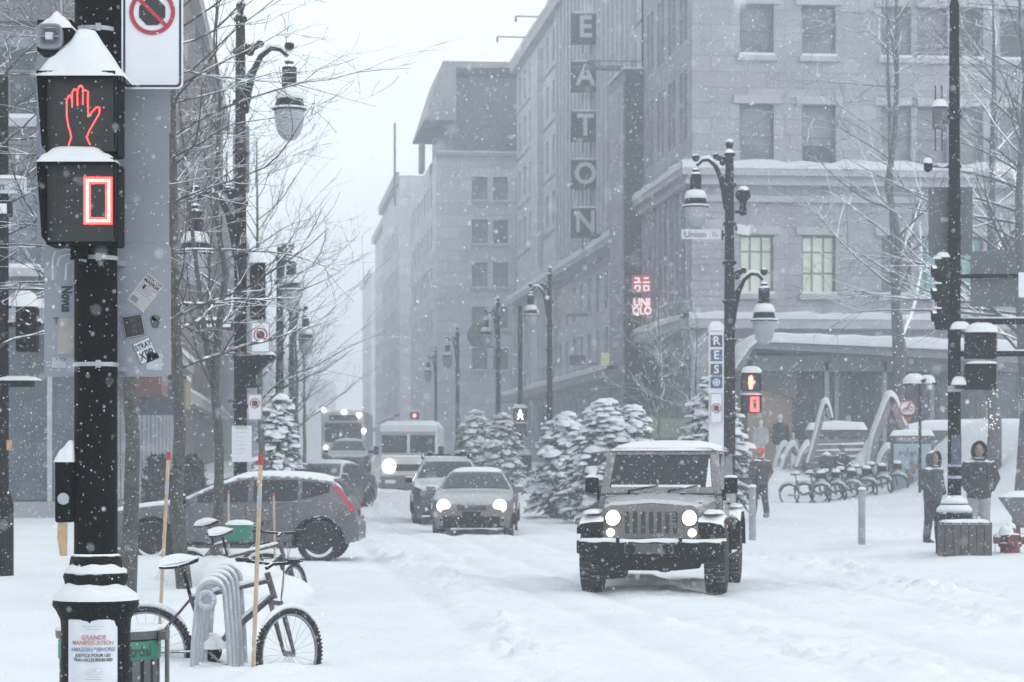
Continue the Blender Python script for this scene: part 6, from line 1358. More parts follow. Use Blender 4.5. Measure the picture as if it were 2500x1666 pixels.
# bollards
for px, pt, pb_, d_, lab in ((1837, 1190, 1292, 43, 'slim pale bollard right of the off-roader near the walking person'), (2104, 1196, 1302, 42, 'slim pale bollard in front of the hire bicycles')):
    p = P(px, pb_, d_); o = thing('bollard', lab, 'bollard', p, 0, 'slim bollards on the right pavement'); h_ = (pb_ - pt) * d_ / F
    MB().lathe([(.065, -.2), (.062, h_ - .03), (.055, h_)], 12).build('shaft', mat('bollard_grey', (.27, .27, .30), .6, .2, var=.15, vscale=6, speck=.3), o, smooth=True); MB().dome((0, 0, h_), .075, .075, .05).build('snow_cap', SNOW, o, smooth='all')
bw = P(2490, 1258, 47); bo = thing('stone_bench', 'dark tapered bench end in the snow at the right edge', 'bench', bw); MB().prism([(-.38, .36), (.9, .36), (.9, -.25), (.05, -.25), (-.2, .1)], -.25, .3).build('seat', mat('bench_stone', (.10, .11, .115), .7, var=.2, snow=.8), bo); heap(bo, -.40, .9, -.27, .32, .35, pl([(0, .02), (.2, .12), (1, .14)]))
# ------------------------------------------------------------------ pavilion on the square
VD = 84.0; vk = VD / F; v0 = P(1790, 0, VD); vz = 0.35
pv_ = thing('entrance_pavilion', 'glazed pavilion with a thick snow-covered wedge roof in front of the store', 'pavilion', (v0.x, VD, vz), 0)
vx = lambda px: (px - 1790) * vk; vz_ = lambda py: EYE - (py - HY) * vk - vz
DPANEL = mat('fascia_grey', (.19, .195, .215), .6, var=.1, vscale=1); PGL = mat('pavilion_glass', (.085, .095, .115), .15, var=.4, vscale=.7)
PIL = mat('pavilion_column', (.30, .31, .34), .6, var=.08)
MB().prism([(vx(1800), vz_(898)), (vx(1842), vz_(832)), (vx(2520), vz_(862)), (vx(2520), vz_(888)), (vx(1840), vz_(850)), (vx(1815), vz_(902))][::-1], 0, 7.0).build('roof_fascia', DPANEL, pv_)
rows = []
for i in range(41):
    px = 1794 + (2530 - 1794) * i / 40; zt = interp([(1794, vz_(900)), (1842, vz_(833)), (2530, vz_(862))], px); th = interp([(1794, .1), (1842, .30), (1950, .34), (2530, .42)], px) * (1 + .06 * math.sin(i * 1.3))
    rows.append([(vx(px), -.12, zt - .02), (vx(px), -.14, zt + th * .75), (vx(px), .1, zt + th), (vx(px), 3, zt + th * 1.1), (vx(px), 7.1, zt + th)])
MB().grid(rows).build('roof_snow', SNOW, pv_, smooth='all')
MB().span((vx(1842), 0.9, vz_(905)), (vx(2520), 1.0, vz_(866))).build('upper_fascia', DPANEL, pv_)
for i, px in enumerate((2022, 2052, 2165, 2290, 2420)): MB().span((vx(px), .9 + (i % 2) * .6, 0), (vx(px + 10), 1.05 + (i % 2) * .6, vz_(880))).build('column', PIL, pv_)
for i in range(11): MB().span((vx(1960 + i * 52), 3.0, 0), (vx(1960 + i * 52 + 48), 3.03, vz_(880))).build('glass_panel', PGL, pv_)
for i in range(11): MB().span((vx(1960 + i * 52 + 48.5), 2.94, 0), (vx(1960 + i * 52 + 51.5), 3.06, vz_(878))).build('glazing_bar', DARKM, pv_)
MB().span((vx(1830), 3.1, 0), (vx(2530), 6.8, vz_(868))).build('inner_core', DARKM, pv_)
WARM = mat('lit_display_wall', (.20, .17, .155), .8, var=.25, vscale=1.2, emit=(.62, .46, .38), es=.13)
MB().prism([(vx(1842), 0), (vx(1842), vz_(955)), (vx(1870), vz_(945)), (vx(1953), vz_(968)), (vx(1953), 0)][::-1], 2.3, 2.4).build('display_wall', WARM, pv_)
MB().prism([(vx(1820), vz_(960)), (vx(1820), vz_(905)), (vx(1960), vz_(905)), (vx(1960), vz_(972)), (vx(1870), vz_(944))], 2.0, 2.28).build('display_header', DPANEL, pv_)
# display mannequins
def person_mesh(parts, name, m, parent, vox=.022, sm=4):
    """union of tapered tubes and balls remeshed into one continuous skin"""
    mb = MB()
    for q_ in parts:
        if q_[0] == 't': mb.tube(q_[1], q_[2], 12, squash=q_[3] if len(q_) > 3 else 1.0)
        else: mb.ball(q_[1], q_[2], 14, 10, q_[3] if len(q_) > 3 else (1, 1, 1))
    o = mb.build(name, m, parent); bmn = bmesh.new(); bmn.from_mesh(o.data); bmesh.ops.recalc_face_normals(bmn, faces=bmn.faces); bmn.to_mesh(o.data); bmn.free()
    r_ = o.modifiers.new('r', 'REMESH'); r_.mode = 'VOXEL'; r_.voxel_size = vox; r_.use_smooth_shade = True
    s_ = o.modifiers.new('s', 'SMOOTH'); s_.iterations = sm; s_.factor = .5
    par = o.parent; o.parent = None; bpy.context.view_layer.update(); nm = bpy.data.meshes.new_from_object(o.evaluated_get(bpy.context.evaluated_depsgraph_get())); o.modifiers.clear(); o.data = nm; nm.materials.clear(); nm.materials.append(m); o.parent = par; return o
MANW = mat('mannequin_white', (.75, .75, .75), .4, var=.05); JACK = mat('dark_jacket', (.03, .034, .04), .8, var=.3, vscale=14)
for px, py, h_, lab, jk in ((1905, 1010, 1.85, 'headed white mannequin in a dark coat in the lit display', JACK), (1858, 1024, 1.6, 'pale mannequin in a light top at the left of the lit display', mat('pale_top', (.42, .40, .42), .8)), (1937, 1055, 1.25, 'shortest mannequin at the right of the lit display', mat('pale_top2', (.3, .3, .33), .8))):
    p = P(px, py, VD + 1.6); o = thing('mannequin', lab, 'mannequin', (p.x, VD + 1.6, p.z - h_), 0, 'mannequins in the lit display'); s_ = h_ / 1.8
    person_mesh([('b', (0, 0, 1.68 * s_), .1 * s_, (.85, 1, 1.2)), ('t', [(0, 0, 1.4 * s_), (0, 0, 1.62 * s_)], [.06 * s_, .05 * s_]), ('t', [(0, 0, .9 * s_), (0, 0, 1.2 * s_), (0, 0, 1.46 * s_)], [.14 * s_, .13 * s_, .17 * s_], .6), ('t', [(-.08 * s_, 0, .0), (-.08 * s_, 0, .5 * s_), (-.07 * s_, 0, .95 * s_)], [.05 * s_, .065 * s_, .09 * s_]), ('t', [(.08 * s_, 0, .0), (.08 * s_, 0, .5 * s_), (.07 * s_, 0, .95 * s_)], [.05 * s_, .065 * s_, .09 * s_])], 'body', MANW, o, vox=.03)
    person_mesh([('t', [(0, .0, .72 * s_), (0, 0, 1.1 * s_), (0, 0, 1.42 * s_), (0, 0, 1.5 * s_)], [.22 * s_, .19 * s_, .22 * s_, .1 * s_], .68), ('t', [(-.2 * s_, 0, 1.42 * s_), (-.27 * s_, 0, 1.1 * s_), (-.25 * s_, -.03, .8 * s_)], [.08 * s_, .07 * s_, .055 * s_]), ('t', [(.2 * s_, 0, 1.42 * s_), (.27 * s_, 0, 1.1 * s_), (.25 * s_, -.03, .8 * s_)], [.08 * s_, .07 * s_, .055 * s_])], 'coat', jk, o, vox=.03)
# bent timber arches with snow on them
ARCHW = mat('arch_timber', (.21, .195, .195), .8, var=.18, vscale=4, bump=.3)
def arch(label, d, pts, wpx=14, thick=.5):
    k = d / F; p0 = P(*pts[0], d); o = thing('timber_arch', label, 'sculpture', p0, 0, 'bent timber arches on the square'); q_ = [((x - pts[0][0]) * k, (pts[0][1] - y) * k) for x, y in pts]; n = len(q_); w_ = wpx * k
    sm = []
    for i in range((n - 1) * 5 + 1):
        a = i / 5; j = min(int(a), n - 2); t_ = a - j; g_ = lambda m_: q_[max(0, min(n - 1, m_))]
        p_, p1, p2, p3 = g_(j - 1), g_(j), g_(j + 1), g_(j + 2); sm.append(tuple(.5 * (2 * p1[e] + (p2[e] - p_[e]) * t_ + (2 * p_[e] - 5 * p1[e] + 4 * p2[e] - p3[e]) * t_ ** 2 + (-p_[e] + 3 * p1[e] - 3 * p2[e] + p3[e]) * t_ ** 3) for e in (0, 1)))
    def nrm(i):
        a, b_ = sm[max(0, i - 1)], sm[min(len(sm) - 1, i + 1)]; dx, dz = b_[0] - a[0], b_[1] - a[1]; L = math.hypot(dx, dz) or 1; return (-dz / L, dx / L)
    rows, srows = [], []
    for i, (x, z) in enumerate(sm):
        nx_, nz2 = nrm(i); xi, zi = x - nx_ * w_, z - nz2 * w_
        rows.append([(x, 0, z), (x, thick, z), (xi, thick, zi), (xi, 0, zi), (x, 0, z)])
        e = max(.15, nz2) * .17 + .03; srows.append([(x, -.02, z - .02), (x + nx_ * e * .8, -.02, z + nz2 * e * .8), (x + nx_ * e, thick * .4, z + nz2 * e), (x + nx_ * e * .8, thick + .02, z + nz2 * e * .8), (x, thick + .02, z - .02)])
    MB().grid(rows).build('rib', ARCHW, o); MB().grid(srows).build('rib_snow', SNOW, o, smooth='all'); return o
arch('tall pointed timber arch at the left end of the snowy steps', 80, [(1972, 1130), (1990, 1070), (2003, 1018), (2013, 988), (2019, 985), (2026, 1000), (2031, 1020)], 10)
arch('tallest timber arch right of the snowy steps', 79, [(2122, 1140), (2130, 1076), (2150, 1020), (2168, 975), (2177, 967), (2190, 982), (2203, 1020), (2214, 1045)], 16, .7)
arch('low timber arch leftmost of three beside the pavilion', 81, [(1892, 1152), (1900, 1118), (1912, 1092), (1920, 1090), (1924, 1102)], 7); arch('low timber arch in the middle of three beside the pavilion', 80.5, [(1908, 1150), (1920, 1112), (1934, 1090), (1942, 1092), (1950, 1110)], 7); arch('low timber arch rightmost of three beside the steps', 80, [(1946, 1140), (1958, 1108), (1970, 1090), (1978, 1086)], 8)
arch('low timber arch half hidden behind the light blue poster panel', 78.5, [(2142, 1150), (2152, 1118), (2164, 1098), (2176, 1094)], 10)
st_ = thing('terrace_steps', 'snow-topped timber steps between the two tall arches', 'steps', P(2055, 1150, 80.5)); k8 = 80.5 / F
for i in range(6): MB().span((-72 * k8, i * .22, (i * 15 - 10) * k8), (72 * k8, 1.6, (i * 15 + 4) * k8)).build('step', ARCHW, st_); 
for i in range(5): heap(st_, -70 * k8, (70 - 0 * i) * k8, i * .22 - .02, i * .22 + .2, (i * 15 + 4) * k8, pl([(0, .03), (.5, .05 + .02 * (i % 2)), (1, .1)]), name='step_snow')
MB().span((-72 * k8, 1.2, 84 * k8), (76 * k8, 1.9, 106 * k8)).build('back_board', DARKM, st_); heap(st_, -74 * k8, 78 * k8, 1.1, 2.0, 105 * k8, pl([(0, .2), (.5, .26), (1, .22)]), name='board_snow', over=.05)
heap(st_, 20 * k8, 74 * k8, -.1, 1.3, -10 * k8, pl([(0, .1), (.5, .7), (1, 1.25)]), name='drift')
# poster panel
pdn = thing('poster_panel', 'light blue poster panel with an orange flower drawing and snow on top', 'advertising panel', P(2228, 1226, 75.5)); k9 = 75.5 / F
MB().span((-52 * k9, 0, -.3), (52 * k9, .22, 164 * k9)).build('case', mat('panel_case', (.05, .055, .06), .5, snow=.6), pdn, bevel=.02)
LB = mat('poster_light_blue', (.28, .36, .43), .5, var=.10, vscale=1.8); MB().span((-46 * k9, -.012, 2 * k9), (46 * k9, -.002, 142 * k9)).build('poster', LB, pdn); MB().span((-40 * k9, -.012, 147 * k9), (20 * k9, -.002, 158 * k9)).build('header_strip', mat('header_grey', (.22, .23, .26), .5), pdn)
rng = random.Random(5); DRW = mat('drawing_brown', (.16, .10, .075), .6, var=.4, vscale=8); BLG = mat('drawing_grey', (.10, .12, .13), .6)
for i in range(16):
    x, z = rng.gauss(6, 11) * k9, (72 + rng.gauss(0, 17)) * k9; r_ = rng.uniform(4, 8) * k9; MB().prism([(x + r_ * rng.uniform(.6, 1.2) * math.cos(a), z + r_ * rng.uniform(.6, 1.2) * math.sin(a)) for a in [-2 * math.pi * j / 7 for j in range(7)]], -.018 - .001 * i, -.014 - .001 * i).build('petal', DRW if i % 3 else BLG, pdn)
MB().prism([(-24 * k9, 26 * k9), (-8 * k9, 38 * k9), (6 * k9, 36 * k9), (10 * k9, 26 * k9), (-4 * k9, 22 * k9)][::-1], -.02, -.014).build('red_leaf', mat('drawing_red', (.42, .14, .11), .6, var=.2), pdn)
for i in range(5): MB().tube([((-34 + i * 9) * k9, -.02, (112 + rng.uniform(-8, 8)) * k9), ((-30 + i * 9) * k9, -.02, (128 + rng.uniform(-6, 6)) * k9), ((-26 + i * 9) * k9, -.02, (112 + rng.uniform(-8, 8)) * k9)], .012, 4).build('scribble', BLG, pdn)
for i in range(4): MB().tube([(4 * k9, -.02, 20 * k9), ((2 + 8 * i - 10) * k9, -.02, 46 * k9), ((8 * i - 6) * k9, -.02, 62 * k9)], .010, 4).build('stem', BLG, pdn)
heap(pdn, -54 * k9, 54 * k9, -.03, .26, 164 * k9, pl([(0, .1), (.1, .15), (.9, .16), (1, .1)]), over=.03)
# round pin sign and double-headed snow-capped lamp
pn = thing('pin_sign', 'red and white round pin-shaped sign with a bicycle mark above the steps', 'sign', P(2216, 1036, 77)); k7 = 77 / F
ring2d(0, 38 * k7, 17 * k7, 21 * k7, -.02, .0, 28).build('ring', mat('pin_red', (.36, .05, .06), .5), pn); MB().lathe([(17 * k7, -.01), (17 * k7, .0)], 28, (0, 0, 38 * k7), ax='Y').build('disc', WHITE, pn); MB().prism([(-14 * k7, 24 * k7), (14 * k7, 24 * k7), (0, 0)], -.02, .0).build('point', _M['pin_red'], pn)
ring2d(-7 * k7, 35 * k7, 4 * k7, 5.5 * k7, -.03, -.015, 14).build('mark', _M['pin_red'], pn); ring2d(7 * k7, 37 * k7, 4 * k7, 5.5 * k7, -.03, -.015, 14).build('mark', _M['pin_red'], pn); MB().tube([(-10 * k7, -.03, 38 * k7), (0, -.03, 40 * k7), (6 * k7, -.03, 52 * k7)], .03, 5).build('mark', _M['pin_red'], pn); MB().tube([(0, .03, 0), (0, .03, -1.0)], .03, 6).build('stem', STEEL, pn)
dl = thing('solar_lamp', 'thin black post with two drooping panels heaped with snow', 'lamp', (P(2246, 0, 72).x, 72, gz(P(2246, 0, 72).x, 72))); k72 = 72 / F; z72 = lambda py: EYE - (py - HY) * k72 - dl.location.z
MB().tube([(0, 0, 0), (0, 0, z72(935))], .045, 8).build('post', BLACK, dl)
for s_, cx_, w_ in ((-1, -.18, .34), (1, .22, .24)):
    pnl = MB().box((cx_, 0, z72(938) + .04), (w_ * 2, .5, .05), rot=Matrix.Rotation(R(-16 * -s_ if s_ < 0 else 10), 3, 'Y')).build('panel', BLACK, dl); MB().dome((cx_, 0, z72(937)), w_, .28, .30 if s_ < 0 else .26, seed=s_ + 5).build('panel_snow', SNOW, pnl, smooth='all')
# low wall under snow behind the people
lw = thing('low_wall', 'low dark wall under a thick snow layer behind the waiting people', 'wall', P(2380, 1058, 79)); MB().span((-2.3, 0, -.25), (.6, .4, .10)).build('coping', DARKM, lw); heap(lw, -2.35, .65, -.05, .45, .09, pl([(0, .2), (.3, .34), (.8, .34), (1, .2)]))
# hire bicycles
HB = mat('hire_bike_grey', (.075, .08, .09), .5, .2, var=.2, speck=.3, snow=.9, snow_lo=.4)
def hire_bike(label, loc, rz):
    t = thing('hire_bicycle', label, 'bicycle', loc, rz, 'hire bicycles docked in a row')
    for x in (-.52, .52):
        a, b_, s_ = MB(), MB(), MB(); c = Vector((x, 0, .32)); wheel(a, b_, s_, c, .31, 0, 22); w_ = a.build('wheel', RUBBER, t); s_.build('spokes', SPK, w_)
        MB().tube([c + Vector((.36 * math.cos(q), 0, .36 * math.sin(q))) for q in [R(20 + 140 * j / 8) for j in range(9)]], .035, 6).build('mudguard', HB, t); MB().tube([c + Vector((.40 * math.cos(q), 0, .40 * math.sin(q))) for q in [R(40 + 100 * j / 8) for j in range(9)]], [.01, .03, .04, .045, .05, .045, .04, .03, .01], 6).build('mudguard_snow', SNOW, t, smooth='all')
    MB().tube([(.40, 0, .85), (.20, 0, .42), (-.05, 0, .34), (-.2, 0, .45), (-.28, 0, .75)], .05, 7).tube([(-.05, 0, .34), (-.52, 0, .32)], .03, 6).tube([(.52, 0, .32), (.36, 0, 1.0)], .035, 7).build('frame', HB, t, smooth=True)
    MB().tube([(.36, -.28, 1.05), (.38, -.1, 1.02), (.38, .1, 1.02), (.36, .28, 1.05)], .022, 6).span((.40, -.15, .82), (.62, .15, 1.0)).build('handlebar', PLASTIC, t); MB().dome((.5, 0, 1.0), .13, .17, .1).build('basket_snow', SNOW, t, smooth='all')
    sd_ = MB().tube([(-.28, 0, .7), (-.32, 0, .92)], .02, 6).box((-.33, 0, .95), (.26, .16, .05)).build('saddle', PLASTIC, t, bevel=.01); MB().dome((-.33, 0, .97), .15, .10, .10).build('saddle_snow', SNOW, t, smooth='all')
    return t
first = None
for i in range(6):
    px = 1966 + i * 37; d_ = 74 + i * .25; x = P(px, 0, d_).x; lab = ('leftmost', 'second from left', 'third from left', 'fourth from left', 'fifth from left', 'rightmost')[i] + ' snow-covered hire bicycle in the docked row'
    loc = (x, d_, gz(x, d_) - .08)
    if first is None: first = hire_bike(lab, loc, R(-28 + i))
    else: dup(first, loc, R(-28 + i * 2), lab)
# bare trees on the square
RG = 'bare snowy trees on the right'
def rt(label, px, d, h, r_, seed, **kw): 
    x = (px - CX) / F * d; return bare_tree('bare_tree', label, (x, d, gz(x, d)), h, r_, seed, tm=mat('pale_bark', (.07, .07, .072), .9, var=.4, vscale=8, bump=.6, speck=.3), bm=TWIGS, group=RG, **kw)
rt('bare snowy tree with twin trunks in front of the pavilion', 2186, 82, 19, .19, 71, limbs=30, elev=38, ll=.30, first=.22, fork=[(.10, -.028, 15)], wig=.09, twr=.006, nsub=8, droop=-.01)
rt('thick bare tree right of the mast with snow round its foot', 2424, 66, 13, .20, 73, limbs=24, elev=34, ll=.34, first=.3, wig=.09, twr=.006, droop=-.01)
rt('bare snowy tree at the right edge with long branches reaching left', 2496, 52, 12, .16, 75, limbs=40, elev=30, ll=.42, first=.28, az_bias=math.pi, wig=.07, twr=.004, droop=-.012)
rt('bare sapling left of the letter column sign', 1700, 74, 6.0, .06, 77, limbs=22, elev=40, ll=.4, twr=.004); rt('bare sapling behind the row of evergreens', 1610, 80, 7.0, .06, 78, limbs=22, elev=40, ll=.4, twr=.004)
# string lights sparkling on the square trees
FL = mat('string_light', (.9, .9, .85), .3, var=0, emit=(1, 1, .95), es=1.6); rng = random.Random(12)
for (px, d_, y0, y1, lab) in ((2196, 81.4, 640, 1010, 'tiny white string lights on the twin-trunk tree'), (2424, 65.5, 930, 1050, 'tiny white string lights round the thick tree right of the mast')):
    o = thing('string_lights', lab, 'lights', P(px, y1, d_)); mb = MB()
    for i in range(34): mb.ball(P(px + rng.gauss(0, 13), rng.uniform(y0, y1), d_) - o.location, .015, 5, 4)
    b_ = mb.build('bulbs', FL, o, kind='stuff'); MB().tube([(rng.uniform(-.15, .15), 0, (y1 - y0) * d_ / F * i / 12) for i in range(13)], .008, 4).build('cable', BLK, o)
# ------------------------------------------------------------------ people
SKIN = mat('skin', (.30, .20, .16), .6, var=.08)
def hand(parts, c, dirn, s_=1.0):
    c = Vector(c); parts.append(('b', c, .045 * s_, (.7, 1, 1.1)))
    for i in range(4): a = c + Vector((0, -.03 + .02 * i, -.03)); parts.append(('t', [a, a + Vector((dirn * .006, -.008, -.04)), a + Vector((dirn * .02, -.02, -.07 + .006 * abs(i - 1.5)))], [.011, .010, .008]))
    parts.append(('t', [c + Vector((0, -.04, .0)), c + Vector((-dirn * .02, -.065, -.02)), c + Vector((-dirn * .02, -.07, -.05))], [.013, .011, .009]))
def person(label, px, d, toppy, h_, rz, coatm, trm, hood=True, pack=None, stride=.0, hatm=None, carry=None, pockets=True):
    x = (px - CX) / F * d; top = EYE - (toppy - HY) * d / F; t = thing('person', label, 'person', (x, d, top - h_), rz); s_ = h_ / 1.75
    V = lambda a, b_, c: Vector((a * s_, b_ * s_, c * s_)); f1, f2 = stride, -stride
    head = [('b', V(0, -.01, 1.615), .105 * s_, (.82, .95, 1.2)), ('b', V(0, -.04, 1.555), .07 * s_, (.8, .9, .9)), ('t', [V(0, -.10, 1.63), V(0, -.125, 1.595)], [.012 * s_, .018 * s_]), ('t', [V(0, .01, 1.42), V(0, 0, 1.56)], [.06 * s_, .055 * s_]),
            ('t', [V(0, 0, .88), V(0, 0, 1.15), V(0, 0, 1.40), V(0, 0, 1.44)], [.14 * s_, .13 * s_, .16 * s_, .08 * s_], .62)]
    for sg_, st2 in ((-1, f1), (1, f2)):
        head.append(('t', [V(sg_ * .09, 0, .93), V(sg_ * .095, st2 * .4 - .02, .5), V(sg_ * .10, st2, .08)], [.095 * s_, .065 * s_, .045 * s_])); head.append(('t', [V(sg_ * .19, 0, 1.40), V(sg_ * .26, .03, 1.12), V(sg_ * .16 if pockets else sg_ * .23, -.06, 1.0 if pockets else .90)], [.055 * s_, .045 * s_, .032 * s_])); hand(head, V(sg_ * .15, -.05, .98) if pockets else V(sg_ * .22, -.10, .86), sg_, s_)
    for sg_ in (-1, 1): head.append(('b', V(sg_ * .088, 0, 1.61), .022 * s_, (.5, .8, 1.3)))
    bd_ = person_mesh(head, 'body', SKIN, t, vox=.012 * s_, sm=2)
    for sg_ in (-1, 1): MB().ball(V(sg_ * .034, -.098, 1.632), .012 * s_, 6, 5).build('eye', BLK, bd_)
    MB().box(V(0, -.106, 1.548), (.045 * s_, .008, .008)).build('mouth', mat('lips', (.22, .10, .09), .6), bd_)
    coat = [('t', [V(0, 0, .80), V(0, 0, .95), V(0, 0, 1.2), V(0, .0, 1.40), V(0, 0, 1.47)], [.205 * s_, .215 * s_, .20 * s_, .215 * s_, .11 * s_], .72)]
    for sg_, st2 in ((-1, f2), (1, f1)): coat.append(('t', [V(sg_ * .18, 0, 1.41), V(sg_ * .285, .04 + st2 * .2, 1.14), V(sg_ * (.19 if pockets else .25), (-.11 if pockets else st2 * .6 - .03), .95)], [.088 * s_, .08 * s_, .06 * s_]))
    person_mesh(coat, 'coat', coatm, t, vox=.02, sm=3)
    tr_ = []
    for sg_, st2 in ((-1, f1), (1, f2)): tr_.append(('t', [V(sg_ * .085, 0, .92), V(sg_ * .10, st2 * .45 - .02, .5), V(sg_ * .105, st2, .10)], [.115 * s_, .088 * s_, .075 * s_]))
    person_mesh(tr_, 'trousers', trm, t, vox=.02, sm=3)
    for sg_, st2 in ((-1, f1), (1, f2)): person_mesh([('t', [V(sg_ * .105, st2 + .04, .06), V(sg_ * .11, st2 - .06, .05), V(sg_ * .115, st2 - .17, .035)], [.065 * s_, .06 * s_, .045 * s_]), ('t', [V(sg_ * .105, st2, .05), V(sg_ * .105, st2, .2)], [.065 * s_, .07 * s_])], 'boot', BLK, t, vox=.02, sm=2)
    if hood:      # open hood: ring of shell around the face
        rows = []
        for i in range(9):
            th = R(-20 + 200 * i / 8)
        n = 18; rows = []
        for j in range(7):
            f_ = j / 6; yy = -.105 + .235 * f_; rr = .150 * math.sqrt(max(.02, 1 - (max(0, f_ - .25) / .78) ** 2)) + .004; rows.append([V(rr * .92 * math.cos(a), yy, 1.585 + rr * 1.22 * math.sin(a)) for a in [2 * math.pi * q / n for q in range(n + 1)]])
        ho = MB().grid(rows); ho.f.append(tuple(len(ho.v) - n - 1 + q for q in range(n))); hh_ = ho.build('hood', coatm, t, smooth='all'); sl_ = hh_.modifiers.new('t', 'SOLIDIFY'); sl_.thickness = .022; sl_.offset = 1
        person_mesh([('t', [V(0, .02, 1.40), V(0, .0, 1.50)], [.14 * s_, .12 * s_])], 'collar', coatm, t, vox=.018)
    else: person_mesh([('b', V(0, .01, 1.67), .122 * s_, (.88, 1, .85))], 'hat', hatm or coatm, t, vox=.015); person_mesh([('t', [V(0, .0, 1.40), V(0, -.005, 1.5)], [.12 * s_, .10 * s_])], 'scarf', coatm, t, vox=.018)
    if pack: person_mesh([('t', [V(0, .24, .98), V(0, .26, 1.2), V(0, .22, 1.48)], [.15 * s_, .18 * s_, .12 * s_], .75), ('t', [V(.13, .12, 1.45), V(.15, -.12, 1.35), V(.14, -.14, 1.15), V(.15, .1, 1.0)], .025 * s_), ('t', [V(-.13, .12, 1.45), V(-.15, -.12, 1.35), V(-.14, -.14, 1.15), V(-.15, .1, 1.0)], .025 * s_)], 'backpack', pack, t, vox=.02)
    return t
CT1 = mat('slate_coat', (.032, .038, .046), .85, var=.25, vscale=9, speck=.3, bump=.6, bscale=12, snow=.8, snow_lo=.62); CT2 = mat('black_puffer', (.012, .015, .016), .75, var=.3, vscale=9, speck=.25, bump=.9, bscale=9, snow=.8, snow_lo=.65); TR1 = mat('black_trousers', (.014, .016, .018), .85, var=.2, speck=.25); TR2 = mat('pale_grey_trousers', (.26, .255, .28), .85, var=.1, speck=.2); PKM = mat('dark_backpack', (.035, .04, .045), .8, var=.2, speck=.3)
person('person in a hooded slate coat and black trousers left of the right-hand mast', 2277, 43.0, 1102, 1.66, R(40), CT1, TR1, stride=.06)
person('person in black padded jacket and pale grey trousers right of the mast', 2390, 41.5, 1079, 1.80, R(-6), CT2, TR2, pack=PKM)
wk = person('person in a dark coat walking away behind the snowy evergreen near the bollard', 1856, 58, 1093, 1.68, R(200), CT2, TR1, hood=False, stride=.16, hatm=mat('red_light_hat', (.55, .06, .04), .8), pockets=False)  # hat coloured red to stand in for a small red light
# seated person by the hire bicycles
sp_ = P(2056, 1086, 76.5); se = thing('person', 'seated person in a dark coat behind the hire bicycles', 'person', (sp_.x, 76.5, sp_.z - 1.2), R(30))
bd_ = person_mesh([('b', (0, -.02, 1.08), .1, (.85, .95, 1.2)), ('t', [(0, .02, .9), (0, 0, 1.02)], [.055, .05]), ('t', [(0, .1, .42), (0, .06, .7), (0, .02, .92)], [.14, .13, .12], .7), ('t', [(-.1, .08, .42), (-.12, -.36, .46), (-.12, -.40, .05)], [.09, .07, .05]), ('t', [(.1, .08, .42), (.12, -.36, .46), (.12, -.40, .05)], [.09, .07, .05])], 'body', SKIN, se, vox=.02)
person_mesh([('t', [(0, .1, .36), (0, .08, .6), (0, .03, .86), (0, 0, .95)], [.23, .22, .21, .1], .75), ('t', [(-.2, .02, .84), (-.28, -.04, .6), (-.12, -.25, .52)], [.085, .08, .06]), ('t', [(.2, .02, .84), (.28, -.04, .6), (.12, -.25, .52)], [.085, .08, .06])], 'coat', CT2, se, vox=.025)
person_mesh([('t', [(-.1, .08, .40), (-.12, -.36, .44), (-.12, -.40, .05)], [.11, .09, .07]), ('t', [(.1, .08, .40), (.12, -.36, .44), (.12, -.40, .05)], [.11, .09, .07])], 'trousers', TR1, se, vox=.025); person_mesh([('b', (0, .01, 1.13), .125, (.9, 1, .9))], 'hat', CT1, se, vox=.02)
bh = thing('dark_bundle', 'rounded dark bag beside the seated person by the hire bicycles', 'bag', P(2018, 1150, 76.5)); person_mesh([('b', (0, 0, .28), .3, (.9, .8, 1)), ('t', [(-.05, 0, .5), (0, 0, .62), (.1, 0, .5)], .03)], 'sack', CT1, bh, vox=.03)
# extra shop signs along the far right facades
for (px, py0, py1, wpx, d_, m_, lab) in ((1388, 706, 772, 62, 112, mat('pale_round', (.42, .41, .40), .7), 'pale starburst shop sign on the store facade'), (1410, 868, 892, 40, 112, DARKM, 'dark flat shop sign above the canopy'), (1478, 862, 890, 20, 108, mat('yellow_sign', (.45, .43, .28), .6, emit=(.8, .8, .5), es=.25), 'small yellow lit sign beside the dark flat one'), (1170, 790, 850, 60, 140, DARKM, 'round dark shop sign far down the right side')):
    o = thing('shop_sign', lab, 'sign', P(px, py1, d_)); k = d_ / F
    if 'round' in lab or 'star' in lab: 
        n = 26 if 'star' in lab else 18; MB().prism([((wpx / 2 * (1 if j % 2 or 'round' in lab else .84)) * k * math.cos(a), (py1 - py0) / 2 * k + wpx / 2 * (1 if j % 2 or 'round' in lab else .84) * k * math.sin(a)) for j, a in enumerate([-2 * math.pi * q / n for q in range(n)])], 0, .2).build('face', m_, o)
    else: MB().span((-wpx / 2 * k, 0, 0), (wpx / 2 * k, .2, (py1 - py0) * k)).build('face', m_, o, bevel=.02)
    MB().span((-.05, .1, 0), (.9, .16, .12)).build('bracket', FRAME, o)
gn = thing('green_hoarding', 'pale green lit panel low behind the evergreens', 'panel', P(1650, 1070, 92)); MB().span((-2.2, 0, 0), (2.2, .1, .75)).build('panel', mat('pale_green_panel', (.26, .30, .22), .7, var=.08), gn); MB().span((-2.1, .1, -.8), (-2.0, .2, 0)).span((2.0, .1, -.8), (2.1, .2, 0)).build('leg', FRAME, gn)
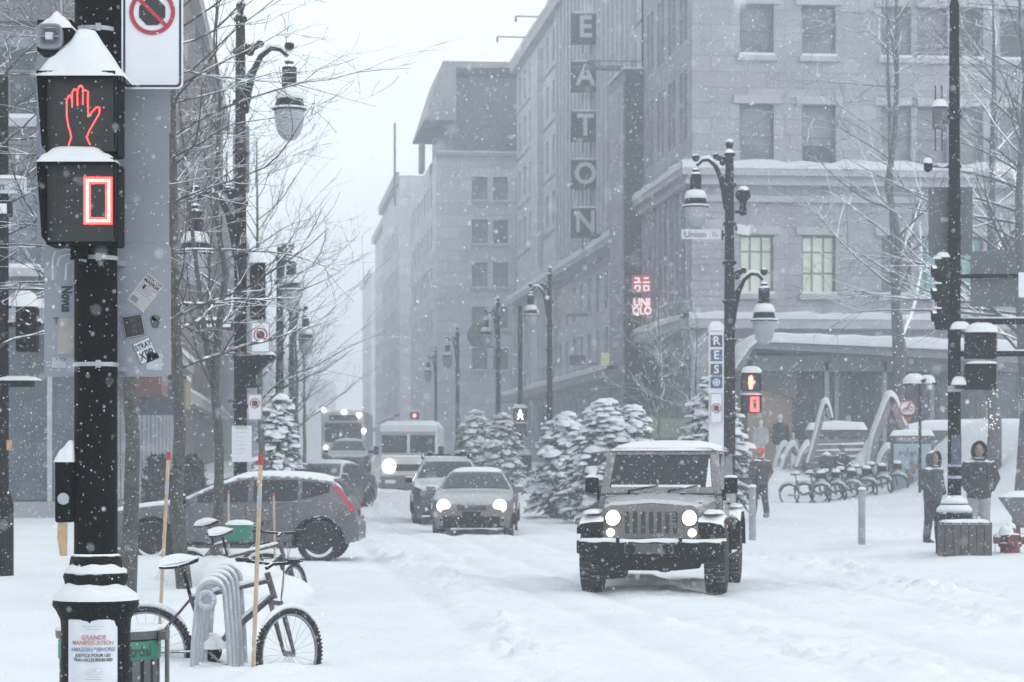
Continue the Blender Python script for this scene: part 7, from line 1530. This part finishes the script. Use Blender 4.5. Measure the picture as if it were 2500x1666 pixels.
# ------------------------------------------------------------------ falling snow
FLK = mat('snowflake', (.80, .82, .85), .9, var=0, spec=.1)
rg = np.random.default_rng(8)
def flakes(name, n, y0, y1, x_of, zlo, zhi, smin, smax, tet):
    y = (rg.uniform(y0 ** 3, y1 ** 3, n)) ** (1 / 3); x = rg.uniform(-1, 1, n) * (x_of * y + .6); z = EYE + rg.uniform(zlo, zhi, n) * y; z = np.maximum(z, .05)
    s = rg.uniform(smin, smax, n) * np.where(rg.random(n) < .06, 1.8, 1.0)
    base = np.array([[1, 0, 0], [-1, 0, 0], [0, 1, 0], [0, -1, 0], [0, 0, 1], [0, 0, -1]], float) if not tet else np.array([[1, 1, 1], [1, -1, -1], [-1, 1, -1], [-1, -1, 1]], float) * .7
    fc = np.array([[0, 2, 4], [2, 1, 4], [1, 3, 4], [3, 0, 4], [2, 0, 5], [1, 2, 5], [3, 1, 5], [0, 3, 5]]) if not tet else np.array([[0, 1, 2], [0, 2, 3], [0, 3, 1], [1, 3, 2]])
    q_ = rg.normal(size=(n, 4)); q_ /= np.linalg.norm(q_, axis=1)[:, None]; a, b_, c, d_ = q_.T
    Rm = np.stack([np.stack([1 - 2 * (c * c + d_ * d_), 2 * (b_ * c - a * d_), 2 * (b_ * d_ + a * c)], -1), np.stack([2 * (b_ * c + a * d_), 1 - 2 * (b_ * b_ + d_ * d_), 2 * (c * d_ - a * b_)], -1), np.stack([2 * (b_ * d_ - a * c), 2 * (c * d_ + a * b_), 1 - 2 * (b_ * b_ + c * c)], -1)], 1)
    st = np.ones((n, 1, 3)); st[:, 0, 2] = 1.0
    v = np.einsum('nij,kj->nki', Rm, base) * s[:, None, None]; v[:, :, 2] *= 1.35; v += np.stack([x, y, z], -1)[:, None, :]
    k = len(base); f = (fc[None] + (np.arange(n) * k)[:, None, None]).reshape(-1, 3)
    m_ = bpy.data.meshes.new(name); m_.vertices.add(n * k); m_.vertices.foreach_set('co', v.reshape(-1)); m_.loops.add(f.size); m_.loops.foreach_set('vertex_index', f.reshape(-1).astype(np.int32)); m_.polygons.add(len(f)); m_.polygons.foreach_set('loop_start', np.arange(0, f.size, 3, dtype=np.int32)); m_.update(calc_edges=True); m_.materials.append(FLK)
    o = bpy.data.objects.new(name, m_); COL.objects.link(o); o['kind'] = 'stuff'; o['label'] = 'falling snowflakes filling the air'; return o
flakes('falling_snow', 300, 1.6, 3.6, .27, -.115, .225, .0012, .0026, False)
flakes('falling_snow', 26000, 3.5, 16, .27, -.115, .225, .0012, .0027, False)
flakes('falling_snow', 95000, 16, 60, .27, -.10, .225, .0023, .0046, True)
